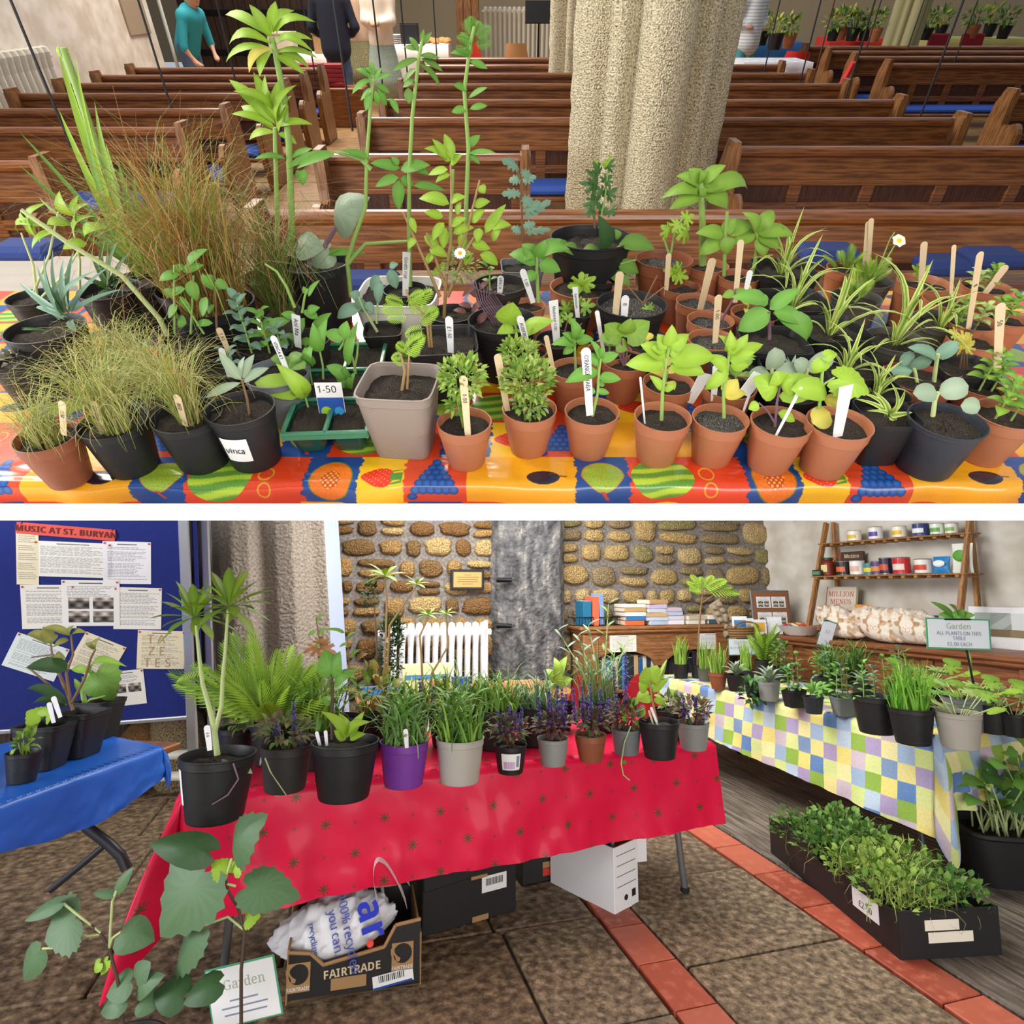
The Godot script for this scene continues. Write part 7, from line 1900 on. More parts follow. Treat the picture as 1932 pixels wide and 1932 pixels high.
	for g in goods:
		var off: float = [0.3, 0.2, 0.13][g[4]]
		var q = on_wall(g[0], g[1], off)
		var k = scale_at(q)
		var lx: float = (W.affine_inverse() * q).x
		var at = W * Vector3(lx, shelf_y[g[4]], -off)
		var wm: float = g[2] * k
		var hm: float = g[3] * k
		var called: String = {"can": "food_can", "jar": "sauce_jar", "bag": "snack_packet", "box": "carton"}[g[5]]
		var o = thing(called, g[8], {"can": "can", "jar": "jar", "bag": "packet", "box": "box"}[g[5]], at, wall_turn())
		var m = M("pack " + g[6], hx(g[6]), 0.4)
		var m2 = M("pack " + g[7], hx(g[7]), 0.4)
		match g[5]:
			"can":
				var b = B.new()
				b.lathe([Vector2(0, 0.002), Vector2(0.47, 0.0), Vector2(0.5, 0.02), Vector2(0.485, 0.05), Vector2(0.485, 0.95), Vector2(0.5, 0.97), Vector2(0.48, 1.0), Vector2(0.46, 0.97), Vector2(0, 0.97)], 18)
				part(o, "body", unit("can", b), M("tin", hx("c8c8c8"), 0.3, {"metal": 0.8}), Transform3D(Basis.from_scale(Vector3(wm, hm, wm)), Vector3.ZERO))
				for z in [[0.06, 0.94, 0.492, m], [0.25, 0.6, 0.498, m2]]:
					var f = func(u: float, v: float) -> Vector3:
						var a = (u - 0.5) * (TAU if z[2] < 0.495 else 1.7)
						return Vector3(sin(a) * wm * z[2], hm * lerpf(z[1], z[0], v), cos(a) * wm * z[2])
					var lb = B.new()
					lb.sheet(18, 1, f)
					part(o, "paper_label" if z[2] < 0.495 else "label_picture", lb.done(), z[3])
			"jar":
				var b = B.new()
				b.lathe([Vector2(0, 0), Vector2(0.44, 0), Vector2(0.5, 0.05), Vector2(0.5, 0.7), Vector2(0.4, 0.82), Vector2(0.36, 0.86), Vector2(0, 0.86)], 16)
				part(o, "body", unit("jar", b), m, Transform3D(Basis.from_scale(Vector3(wm, hm, wm)), Vector3.ZERO))
				var c = B.new()
				c.lathe([Vector2(0, 0.86), Vector2(0.42, 0.86), Vector2(0.44, 0.88), Vector2(0.44, 1), Vector2(0, 1.0)], 16)
				part(o, "lid", unit("jarlid", c), m2, Transform3D(Basis.from_scale(Vector3(wm, hm, wm)), Vector3.ZERO))
				part(o, "paper_label", bx(Vector3(0, hm * 0.4, wm * 0.47), Vector3(wm * 0.6, hm * 0.4, 0.01), 0.003), M("pack e8d8a0", hx("e8d8a0"), 0.6))
			"bag":
				var f = func(u: float, v: float) -> Vector3:
					var a = u * TAU
					var puff = sin(PI * clampf(v, 0.0, 1.0)) * 0.16 + 0.015
					return Vector3(cos(a) * wm * 0.5 * (1.0 - 0.08 * sin(PI * v)), v * hm, sin(a) * puff * wm - v * 0.02)
				var b = B.new()
				b.sheet(18, 10, f)
				part(o, "body", b.done(), m)
				var bd = B.new()
				bd.lathe([Vector2(0, 0.5), Vector2(0.3, 0.42), Vector2(0.5, 0.1), Vector2(0.5, 0)], 14)
				part(o, "badge", unit("badge", bd), m2, Transform3D(Basis(Vector3.RIGHT, PI / 2).scaled_local(Vector3(wm * 0.66, 0.02, hm * 0.4)), Vector3(0, hm * 0.58, wm * 0.155)))
			"box":
				part(o, "body", bx(Vector3(0, hm * 0.5, 0), Vector3(wm, hm, wm * 0.5), 0.003), m)
				part(o, "paper_label", bx(Vector3(0, hm * 0.5, wm * 0.25), Vector3(wm * 0.6, hm * 0.4, 0.002)), m2)
	var bk = func(px: float, py: float, wp: float, hp: float, off: float, y: float, col: String, lines: Array, label: String, ink: String):
		var q = on_wall(px, py, off)
		var k = scale_at(q)
		var at = W * Vector3((W.affine_inverse() * q).x, y, -off)
		var o = thing("cookbook", label, "book", at, wall_turn())
		o.transform.basis = o.transform.basis * Basis(Vector3.RIGHT, -0.2)
		part(o, "cover", bx(Vector3(0, hp * k * 0.5, 0), Vector3(wp * k, hp * k, 0.03), 0.003), M("pack " + col, hx(col), 0.5))
		part(o, "spine", bx(Vector3(-wp * k * 0.5, hp * k * 0.5, 0), Vector3(0.012, hp * k, 0.034), 0.004), M("pack b02840", hx("b02840"), 0.5))
		for i in lines.size(): words(o, lines[i], wp * k * [0.2, 0.2, 0.1][i], M("ink " + ink, hx(ink), 0.6), Transform3D(Basis.IDENTITY, Vector3(0, hp * k * (0.8 - i * 0.2), 0.0155)), "lettering", false, true)
	bk.call(1585, 1180, 62, 74, 0.16, shelf_y[0], "cfc6b4", ["MILLION", "MENUS", "COOKBOOK"], "large cookbook lettered MILLION MENUS standing on the lowest shelf", "b02838")
	bk.call(1606, 1084, 46, 46, 0.1, shelf_y[1], "4a3424", ["Mexico"], "dark brown cookbook lettered Mexico behind the cans", "e8dcc0")
	var sbx = on_wall(1540, 1090, 0.25)
	var mb = thing("tea_tin", "small flat black and green tin at the end of the middle shelf", "tin", W * Vector3((W.affine_inverse() * sbx).x + 0.03, shelf_y[1], -0.25), wall_turn())
	part(mb, "body", bx(Vector3(0, 0.025, 0), Vector3(0.09, 0.05, 0.07), 0.006), M("pack 203028", hx("203028"), 0.4))
	part(mb, "paper_label", bx(Vector3(0, 0.025, 0.036), Vector3(0.07, 0.03, 0.001)), M("pack 5a8a6a", hx("5a8a6a"), 0.5))
	# on the chest
	var sack = M("printed sack", Color.WHITE, 0.8, {"tex": grain(61, 128, 5, 5, [[0.16, hx("a87848")], [0.3, hx("c8a070")], [0.34, hx("e8dfd0")], [0.78, hx("ece4d8")], [0.84, hx("c8685a")], [0.87, hx("ece4d8")]], 2), "tri": Vector3(2.4, 2.4, 2.4)})
	var names = ["cream produce bag printed with potatoes, next to the snack bowl", "cream produce bag printed with potatoes, middle of the three", "cream produce bag printed with potatoes, beside the price card"]
	for i in 3:
		var q = on_wall([1590, 1665, 1730][i], 1225, 0.4)
		var b = B.new()
		var nz = FastNoiseLite.new()
		nz.seed = i
		nz.frequency = 4.0
		var f = func(u: float, v: float) -> Vector3:
			var a = u * TAU
			var e = sin(PI * v)
			var d = Vector3(cos(a) * 0.19 * pow(e, 0.45), (0.5 - v * 0.5) * 0.0 + 0.12 + cos(PI * v) * 0.12, sin(a) * 0.1 * pow(e, 0.6))
			return d * (1.0 + 0.25 * nz.get_noise_3dv(d * 4.0)) + Vector3(d.y * 0.5 - 0.05, 0, 0)
		b.sheet(24, 14, f)
		solo("produce_bag", b.done(), sack, names[i], "bag", W * Transform3D(Basis(Vector3.UP, PI) * Basis(Vector3(0, 0, 1), rn(-0.15, 0.15)), Vector3((W.affine_inverse() * q).x, h + 0.012, -0.4)), "produce bags on the chest")
	var bq = on_wall(1512, 1215, 0.38)
	var bt = thing("snack_bowl", "white bowl heaped with small wrapped snacks on the chest", "bowl", W * Vector3((W.affine_inverse() * bq).x, h, -0.38))
	var bb = B.new()
	bb.lathe([Vector2(0, 0.003), Vector2(0.1, 0), Vector2(0.12, 0.01), Vector2(0.19, 0.085), Vector2(0.195, 0.09), Vector2(0.18, 0.085), Vector2(0.1, 0.015), Vector2(0, 0.012)], 24)
	part(bt, "bowl", bb.done(), M("china", hx("f2f2f0"), 0.3))
	for i in 26:
		var c: String = ["c8382a", "e8a03a", "a86a3a", "e8dcc0", "7a3a28", "3a6aa8"][i % 6]
		solo("wrapped_snack", bx(Vector3.ZERO, Vector3(0.07, 0.02, 0.03), 0.006), M("pack " + c, hx(c), 0.4), "small wrapped snack heaped in the white bowl", "snack", Transform3D(Basis.from_euler(Vector3(rn(-0.4, 0.4), rn(0, 6), rn(-0.4, 0.4))), frame.affine_inverse() * bt.transform * (dirv(i * 2.4, 0) * 0.15 * sqrt(i / 26.0) + Vector3(0, 0.1 - 0.03 * (i / 26.0), 0))), "snacks in the white bowl")
	# display board with four photographs
	var fq = on_z(1444, 1156, -4.85)
	var fr = thing("photo_board", "framed brown board with four old grey photographs, standing on the chest end", "picture", Vector3(fq.x, h, -4.75), -0.25)
	fr.transform.basis = fr.transform.basis * Basis(Vector3.RIGHT, -0.12)
	part(fr, "frame", bx(Vector3(0, 0.19, -0.01), Vector3(0.36, 0.4, 0.02), 0.005), M("steel tube", Color.GRAY))
	part(fr, "backing", bx(Vector3(0, 0.19, 0.002), Vector3(0.33, 0.37, 0.012)), M("brown mount", hx("8a5a38"), 0.5))
	var ph = M("page photos grey", Color.WHITE, 0.5, {"tex": lines_print(13, "e8e8ea", 4)})
	for i in 4: page(fr, "photograph", 0.13, 0.1 + 0.02 * (i / 2), ph, Transform3D(Basis.IDENTITY, Vector3(-0.07 + (i % 2) * 0.14, 0.28 - (i / 2) * 0.15, 0.0095)))
	var wk = on_z(1404, 1210, -4.6)
	var wt = thing("wicker_basket", "small wicker basket of cards at the end of the bookcase", "basket", Vector3(wk.x, h - 0.02, -4.62))
	var wm = M("wicker", Color.WHITE, 0.8, {"tex": grain(62, 128, 30, 30, ramp("6a4a2c", "b08a5a"), 2, 0.2), "tri": Vector3(6, 6, 6)})
	for i in 5: part(wt, "woven_band", tb(range(13).map(func(k): return Vector3(cos(TAU * k / 12) * (0.11 + i * 0.006), i * 0.022, sin(TAU * k / 12) * 0.08)), 0.012, 0.012, 6), wm)
	part(wt, "handle", tb(range(9).map(func(k): return Vector3(cos(PI * k / 8) * 0.12, 0.09 + sin(PI * k / 8) * 0.05, 0.06)), 0.008, 0.008, 6), wm)
	for a in [[1404, "blue and white greeting card in the wicker basket", "4a88c0", 0.16], [1440, "brown framed picture card with a yellow flower on the chest", "e0b048", 0.13], [1470, "white leaflet propped on the chest beside the snack bowl", "e8ecf4", 0.15], [1425, "cream envelope standing behind the wicker basket", "e8dcc0", 0.14]]:
		var q = on_z(a[0], 1200, -4.55)
		var cd = thing("greeting_card", a[1], "card", Vector3(q.x, h + 0.005, -4.66 if a[0] == 1425 else -4.6), -0.3)
		part(cd, "sheet", bx(Vector3(0, a[3] * 0.5, 0), Vector3(0.13, a[3], 0.006), 0.001, Basis(Vector3.RIGHT, -0.15)), M("white card", Color.WHITE))
		part(cd, "picture", bx(Vector3(0, a[3] * 0.5, 0.005), Vector3(0.1, a[3] * 0.6, 0.003), 0.001, Basis(Vector3.RIGHT, -0.15)), M("pack " + a[2], hx(a[2]), 0.5))
	for i in 2:
		var q = on_z([1362, 1376][i], [1150, 1178][i], -4.85)
		var eg = thing("egg_carton", "grey pulp egg carton leaning on the stone wall, %s one" % ["upper", "lower"][i], "carton", q + Vector3(0, -0.08, 0))
		eg.transform.basis = eg.transform.basis * Basis(Vector3(0, 0, 1), 0.5 - i * 0.3)
		part(eg, "shell", bx(Vector3(0, 0.07, 0), Vector3(0.13, 0.2, 0.03), 0.012), M("pulp", hx("a89880"), 0.95))
		for k in 6:
			var cb = B.new()
			cb.lathe([Vector2(0, 1), Vector2(0.6, 0.85), Vector2(1, 0)], 10)
			part(eg, "cup", unit("eggcup", cb), M("pulp", Color.WHITE), Transform3D(Basis(Vector3.RIGHT, PI / 2).scaled_local(Vector3(0.028, 0.03, 0.028)), Vector3(-0.03 + (k % 2) * 0.06, 0.005 + (k / 2) * 0.062, 0.014)))
	for a in [[1880, 1195, 0.2, 0.2, "framed landscape print leaning on the white wall behind the price card"], [1910, 1170, 0.18, 0.22, "pale framed print at the picture edge on the chest"]]:
		var q = on_wall(a[0], 1225, 0.12)
		var pf = thing("framed_print", a[4], "picture", W * Vector3((W.affine_inverse() * q).x, h, -0.12), wall_turn())
		part(pf, "frame", bx(Vector3(0, 0.14, 0), Vector3(0.3, 0.28, 0.02), 0.004), M("white card", Color.WHITE))
		part(pf, "picture", bx(Vector3(0, 0.16, 0.011), Vector3(0.22, 0.16, 0.002)), M("print " + str(a[0]), hx("a8b4b0") if a[0] < 1900 else hx("d8dcdc"), 0.5))
		part(pf, "ground", bx(Vector3(0, 0.105, 0.0125), Vector3(0.22, 0.05, 0.001)), M("print field", hx("8a7a5a"), 0.6))
	for a in [[1375, 1216, "stone wall"]]:
		pass

func floor_things():
	# under and beside the red table
	var box = func(called: String, label: String, a: Vector3, b: Vector3, depth: float, h: float, mat: Material) -> Array:
		var d = (b - a)
		d.y = 0
		var turn = atan2(-d.z, d.x)
		var o = thing(called, label, "box", (a + b) * 0.5, turn)
		return [o, d.length(), depth, h]
	var bk = M("black card", Color.BLACK)
	var br = M("brown card", Color.WHITE)
	# open fruit box with a carrier bag
	var a = on(540, 1897, 0.0)
	var b = on(792, 1858, 0.0)
	var r: Array = box.call("fruit_box", "open black and brown cardboard fruit box printed FAIRTRADE on the flagstones", a, b, 0.34, 0.15, bk)
	var o: Node3D = r[0]
	var w: float = r[1]
	part(o, "base", bx(Vector3(0, 0.006, -0.17), Vector3(w, 0.01, 0.34)), br)
	var fp = PackedVector2Array([Vector2(-w * 0.5, 0), Vector2(w * 0.5, 0), Vector2(w * 0.5, 0.2), Vector2(w * 0.3, 0.19), Vector2(w * 0.22, 0.13), Vector2(-w * 0.24, 0.1), Vector2(-w * 0.34, 0.14), Vector2(-w * 0.5, 0.15)])
	var fm = B.new()
	fm.slab(fp, -0.006, 0.0)
	part(o, "front_panel", fm.done(), bk)
	var em = B.new()
	for i in range(2, 7): em.tube([Vector3(fp[i].x, fp[i].y, -0.003), Vector3(fp[i + 1].x, fp[i + 1].y, -0.003)], 0.006, 0.006, 5)
	part(o, "card_edge", em.done(), br)
	for s in [-1, 1]: part(o, "side_panel", bx(Vector3(s * w * 0.5, 0.08, -0.17), Vector3(0.006, 0.16, 0.34)), br)
	part(o, "back_panel", bx(Vector3(0, 0.08, -0.34), Vector3(w, 0.16, 0.006)), bk)
	for x in [-0.42, 0.36]:
		var mk = part(o, "trade_mark", bx(Vector3(x * w, 0.095 if x > 0 else 0.075, 0.001), Vector3(0.07, 0.085, 0.001)), br)
		var sw = B.new()
		sw.lathe([Vector2(0, 0.0012), Vector2(1, 0.0012), Vector2(1, 0)], 20)
		part(mk, "print_disc", unit("disc2", sw), bk, Transform3D(Basis(Vector3.RIGHT, PI / 2).scaled_local(Vector3(0.03, 1, 0.03)), Vector3(x * w, (0.1 if x > 0 else 0.08) + 0.005, 0.0015)))
		var lf = B.new()
		lf.leaf(Transform3D(Basis(Vector3(0, 0, 1), 0.6) * Basis(Vector3.RIGHT, -PI / 2).scaled_local(Vector3(0.026, 0.02, 0.05)), Vector3(x * w - 0.01, (0.1 if x > 0 else 0.08) - 0.018, 0.0032)), "ovate", 6, 0.02, 0.05)
		part(mk, "print_swirl", lf.done(), br)
		words(mk, "FAIRTRADE", 0.014, M("paper", Color.WHITE), Transform3D(Basis.IDENTITY, Vector3(x * w, (0.1 if x > 0 else 0.08) - 0.038, 0.002)))
	words(o, "FAIRTRADE", 0.034, M("card print", hx("d8c4a0"), 0.7), Transform3D(Basis(Vector3(0, 0, 1), 0.05), Vector3(-0.01, 0.075, 0.001)), "lettering", true)
	part(o, "hand_hole", bx(Vector3(-0.02, 0.04, 0.0005), Vector3(0.11, 0.035, 0.002), 0.0009), br)
	part(o, "barcode_label", bx(Vector3(0.12, 0.032, 0.001), Vector3(0.13, 0.04, 0.001), 0, Basis(Vector3(0, 0, 1), 0.12)), M("paper", Color.WHITE))
	for i in 14: part(o, "bar", bx(Vector3(0.075 + i * 0.006, 0.034 + i * 0.0007, 0.0016), Vector3(0.002 + 0.001 * (i % 3), 0.02, 0.001), 0, Basis(Vector3(0, 0, 1), 0.12)), bk)
	part(o, "blue_stripe", bx(Vector3(0.12, 0.015, 0.0017), Vector3(0.125, 0.006, 0.001), 0, Basis(Vector3(0, 0, 1), 0.12)), M("print blue", Color.WHITE))
	part(o, "tall_back_flap", bx(Vector3(-0.08, 0.2, -0.36), Vector3(w * 0.7, 0.3, 0.006), 0, Basis(Vector3.RIGHT, -0.15)), br)
	var pw: float = w
	# carrier bag
	var bx0: Transform3D = frame.affine_inverse() * o.transform
	var bag = thing("carrier_bag", "crumpled white plastic carrier bag with blue lettering lying in the fruit box", "bag", bx0 * Vector3(-0.05, 0.0, -0.15))
	bag.transform.basis = o.transform.basis * Basis(Vector3(0, 0, 1), 0.15)
	var nz = FastNoiseLite.new()
	nz.frequency = 9.0
	nz.fractal_octaves = 3
	var bf = func(u: float, v: float) -> Vector3:
		var aa = u * TAU
		var e = pow(sin(PI * clampf(v, 0.02, 0.98)), 0.5)
		var p = Vector3((v - 0.5) * 0.4, 0.14 + sin(aa) * 0.085 * e, cos(aa) * 0.13 * e)
		return p + p.normalized() * (0.03 * nz.get_noise_3dv(p * 2.0) + 0.012 * absf(nz.get_noise_3dv(p * 5.0)))
	var bm = B.new()
	bm.sheet(48, 40, bf)
	part(bag, "body", bm.done(), M("bag white", Color.WHITE))
	for s in [[0.12, 0.2, 0.0, 0.15, 0.3], [0.2, 0.17, 0.05, 0.02, -0.3], [0.22, 0.2, -0.04, 0.1, -0.9]]:
		var hm = B.new()
		var hf = func(u: float, v: float) -> Vector3:
			var aa = PI * u
			var wd = 0.04 + 0.04 * absf(cos(aa))
			return Vector3(s[0] + cos(aa) * 0.045 + s[4] * 0.1 * sin(aa), s[1] + sin(aa) * 0.17, s[2] + (v - 0.5) * wd + 0.012 * nz.get_noise_2d(u * 3, v))
		hm.sheet(16, 3, hf)
		part(bag, "handle", hm.done(), M("bag white", Color.WHITE))
	var side = Basis(Vector3.RIGHT, -0.7) * Basis(Vector3(0, 0, 1), -1.45)
	words(bag, "ar", 0.12, M("bag blue", hx("2436c0"), 0.5), Transform3D(side, Vector3(0.13, 0.185, 0.108)), "lettering", true, false, 0.004)
	var dot = B.new()
	dot.lathe([Vector2(0, 1), Vector2(0.8, 0.6), Vector2(1, 0)], 12)
	part(bag, "red_dot", dot.done(), M("bag red", hx("e8483a"), 0.5), Transform3D(side * Basis(Vector3.RIGHT, PI / 2).scaled_local(Vector3(0.012, 0.006, 0.012)), Vector3(0.115, 0.13, 0.15)))
	words(bag, "100% recycled", 0.036, M("bag ink", hx("4a58b0"), 0.5), Transform3D(side, Vector3(0.05, 0.17, 0.125)), "lettering", false, false, 0.004)
	words(bag, "you can.", 0.036, M("bag ink", Color.WHITE), Transform3D(side, Vector3(0.01, 0.18, 0.122)), "lettering", false, false, 0.004)
	words(bag, "recycling", 0.024, M("bag ink", Color.WHITE), Transform3D(side, Vector3(-0.06, 0.175, 0.115)), "lettering", false, false, 0.004)
	# black lidded boxes
	a = on(796, 1770, 0.0)
	b = on(974, 1718, 0.0)
	r = box.call("card_box", "black cardboard box with loose lid and barcode sticker under the red cloth", a, b, 0.3, 0.2, bk)
	o = r[0]
	w = r[1]
	part(o, "body", bx(Vector3(0, 0.1, -0.15), Vector3(w, 0.2, 0.3), 0.004), bk)
	part(o, "lid", bx(Vector3(-0.0, 0.225, -0.13), Vector3(w + 0.02, 0.09, 0.32), 0.004, Basis(Vector3(0, 0, 1), 0.06)), bk)
	part(o, "barcode_label", bx(Vector3(w * 0.25, 0.13, 0.001), Vector3(0.11, 0.06, 0.001)), M("paper", Color.WHITE))
	for i in 12: part(o, "bar", bx(Vector3(w * 0.25 - 0.036 + i * 0.0065, 0.137, 0.0018), Vector3(0.003 + 0.001 * (i % 2), 0.026, 0.001)), bk)
	part(o, "torn_label", bx(Vector3(w * 0.36, 0.245, 0.0325), Vector3(0.15, 0.045, 0.001), 0, Basis(Vector3(0, 0, 1), 0.16)), M("paper", Color.WHITE))
	part(o, "fold_notch", bx(Vector3(0.04, 0.012, 0.001), Vector3(0.07, 0.02, 0.001)), br)
	part(o, "fold_notch", bx(Vector3(0.02, 0.178, 0.0305), Vector3(0.07, 0.012, 0.001)), br)
	a = on(985, 1672, 0.0)
	b = on(1086, 1652, 0.0)
	r = box.call("card_box", "dark printed tray box with pink sticker, behind the lidded box", a, b, 0.26, 0.12, bk)
	o = r[0]
	w = r[1]
	part(o, "body", bx(Vector3(0, 0.055, -0.13), Vector3(w, 0.11, 0.26), 0.004), bk)
	part(o, "pink_label", bx(Vector3(w * 0.3, 0.055, 0.001), Vector3(0.06, 0.045, 0.001)), M("pink print", hx("c8a0c8"), 0.6))
	part(o, "tan_label", bx(Vector3(-0.01, 0.07, 0.001), Vector3(0.045, 0.025, 0.001)), br)
	part(o, "red_print", bx(Vector3(-0.01, 0.04, 0.001), Vector3(0.045, 0.03, 0.001)), M("pack c8382a", hx("8a3020"), 0.6))
	part(o, "dark_contents", bx(Vector3(0, 0.115, -0.13), Vector3(w * 0.9, 0.02, 0.22), 0.008), M("pot soot", Color.GRAY))
	# white magazine file
	a = on(1160, 1726, 0.0)
	b = on(1204, 1702, 0.0)
	r = box.call("magazine_file", "white cardboard magazine file of folders standing on the red tile strip", a, b, 0.36, 0.25, bk)
	o = r[0]
	w = r[1]
	var wc = M("white card", Color.WHITE)
	part(o, "front_panel", bx(Vector3(0, 0.125, 0), Vector3(w, 0.25, 0.004)), wc)
	for s in [-1, 1]: part(o, "side_panel", bx(Vector3(s * w * 0.5, 0.125, -0.18), Vector3(0.004, 0.25, 0.36)), wc if s < 0 else br)
	part(o, "base", bx(Vector3(0, 0.004, -0.18), Vector3(w, 0.006, 0.36)), wc)
	part(o, "back_panel", bx(Vector3(0, 0.125, -0.36), Vector3(w, 0.25, 0.004)), wc)
	part(o, "side_flap", bx(Vector3(w * 0.5 + 0.035, 0.2, -0.02), Vector3(0.075, 0.12, 0.004), 0.001, Basis(Vector3.UP, -0.5)), wc)
	for i in 4: part(o, "printed_line", bx(Vector3(0, 0.215 - i * 0.04, 0.0026), Vector3(w * 0.8, 0.002, 0.001)), M("ink", Color.BLACK))
	var hl = B.new()
	hl.lathe([Vector2(0, 0.001), Vector2(1, 0.001), Vector2(1, 0)], 14)
	part(o, "finger_hole", hl.done(), M("pot soot", Color.GRAY), Transform3D(Basis(Vector3.RIGHT, PI / 2).scaled_local(Vector3(0.011, 2, 0.011)), Vector3(-0.005, 0.045, 0.002)))
	part(o, "printed_mark", bx(Vector3(w * 0.3, 0.05, 0.0026), Vector3(0.024, 0.028, 0.001)), bk)
	for i in 3:
		var fo: Transform3D = frame.affine_inverse() * o.transform
		solo("document_folder", bx(Vector3.ZERO, Vector3(0.012, 0.2, 0.26), 0.002), M("pack " + ["20242c", "2a4a80", "e8e8ec"][i], hx(["20242c", "2a4a80", "e8e8ec"][i]), 0.4), "%s folder standing in the white magazine file" % ["black", "dark blue", "white"][i], "folder", fo * Transform3D(Basis(Vector3(0, 0, 1), 0.1), Vector3(-0.03 + i * 0.025, 0.14, -0.2)))
	# sign card low at the front
	var sc = beside(460, 1872, on(235, 1990, 0.0))
	var sg = thing("price_card", "white price card with green border on the floor beside the broad-leaved plant", "sign", Vector3(sc.x, 0, sc.z), face())
	part(sg, "stake", tb([Vector3(0, 0, -0.01), Vector3(0, sc.y, -0.01)], 0.006, 0.006, 6), M("iron", Color.BLACK))
	part(sg, "border", bx(Vector3(0, sc.y, 0), Vector3(0.2, 0.16, 0.003), 0.001, Basis(Vector3(0, 0, 1), 0.22)), M("green edge", Color.WHITE))
	part(sg, "card", bx(Vector3(0, sc.y, 0.002), Vector3(0.19, 0.15, 0.003), 0.001, Basis(Vector3(0, 0, 1), 0.22)), M("paper", Color.WHITE))
	var tilt = Basis(Vector3(0, 0, 1), 0.22)
	words(sg, "Garden", 0.034, M("soft print", hx("a8b4a0"), 0.7), Transform3D(tilt, Vector3(0.0, sc.y + 0.03, 0.004)), "lettering", false, true)
	for i in 3: part(sg, "printed_line", bx(tilt * Vector3(0, -0.012 - i * 0.018, 0) + Vector3(0, sc.y, 0.004), Vector3([0.08, 0.13, 0.12][i], 0.004, 0.001), 0, tilt), M("grey print", hx("8890a8"), 0.7))

func more_furniture():
	# low book table and red chairs behind the red table
	var t = thing("book_table", "low table of picture books in front of the radiator", "table", Vector3(0.9, 0, -4.35))
	part(t, "table_top", bx(Vector3(0, 0.56, 0), Vector3(1.5, 0.03, 0.6), 0.006), M("ladder wood", Color.WHITE))
	for s in [[-1, -1], [1, -1], [-1, 1], [1, 1]]: part(t, "leg", bx(Vector3(s[0] * 0.7, 0.28, s[1] * 0.26), Vector3(0.04, 0.55, 0.04), 0.006), M("ladder wood", Color.WHITE))
	for a in [[805, 1282, 0.34, 0.2, "e6dcae", "open picture book leaning before the radiator, cream pages"], [788, 1282, 0.06, 0.18, "d84848", "thin red and blue picture book edge beside the cream one"], [720, 1285, 0.3, 0.06, "3a7ac0", "blue book lying before the radiator's near end"], [728, 1312, 0.3, 0.05, "f0ece8", "white box file on the low book table"], [730, 1328, 0.34, 0.05, "d88a4a", "orange folder on the low book table"], [985, 1278, 0.26, 0.06, "e0a070", "tan carton on the low table beside the dark jamb"], [870, 1278, 0.13, 0.1, "1f3fa0", "dark blue book tilted before the radiator valve"]]:
		var q = on_z(a[0], a[1], -4.3)
		var o = thing("picture_book", a[5], "book", Vector3(q.x, 0.577, -4.3))
		part(o, "cover", bx(Vector3(0, a[3] * 0.5, 0), Vector3(a[2], a[3], 0.03), 0.004, Basis(Vector3.RIGHT, -0.1)), M("pack " + a[4], hx(a[4]), 0.5))
		if a[3] > 0.15 and a[2] > 0.2:
			part(o, "blue_band", bx(Vector3(0, a[3] * 0.55, 0.017), Vector3(a[2] * 0.9, 0.03, 0.002)), M("pack 4a90c8", hx("4a90c8"), 0.5))
			part(o, "red_picture", bx(Vector3(a[2] * 0.2, a[3] * 0.25, 0.019), Vector3(a[2] * 0.3, a[3] * 0.35, 0.002)), M("pack e07a5a", hx("e07a5a"), 0.5))
	for a in [[1095, 1262, -3.9, "red plastic chair back behind the flowering pots"], [1190, 1278, -3.7, "second red plastic chair tucked by the check cloth corner"]]:
		var q = on_z(a[0], a[1], a[2])
		var c = thing("stacking_chair", a[3], "chair", Vector3(q.x, 0, a[2]), PI - 0.2)
		var m = M("chair e03040", hx("d8283c"), 0.4)
		var f = func(u: float, v: float) -> Vector3:
			var x = (u - 0.5) * 0.36
			return Vector3(x * (1.0 - 0.3 * v * v), 0.4 + v * 0.38 * (1.0 - 0.5 * pow(absf(u - 0.5) * 2, 3)), -0.16 - 0.08 * v - 0.05 * (1 - 4 * (u - 0.5) * (u - 0.5)))
		var b = B.new()
		b.sheet(10, 8, f)
		part(c, "backrest", b.done(), m)
		part(c, "seat", bx(Vector3(0, 0.38, 0), Vector3(0.37, 0.025, 0.36), 0.01), m)
		for s in [[-1, -1], [1, -1], [-1, 1], [1, 1]]: part(c, "leg", tb([Vector3(s[0] * 0.14, 0.37, s[1] * 0.13), Vector3(s[0] * 0.18, 0, s[1] * 0.18)], 0.01, 0.01, 6), M("steel tube", Color.GRAY))

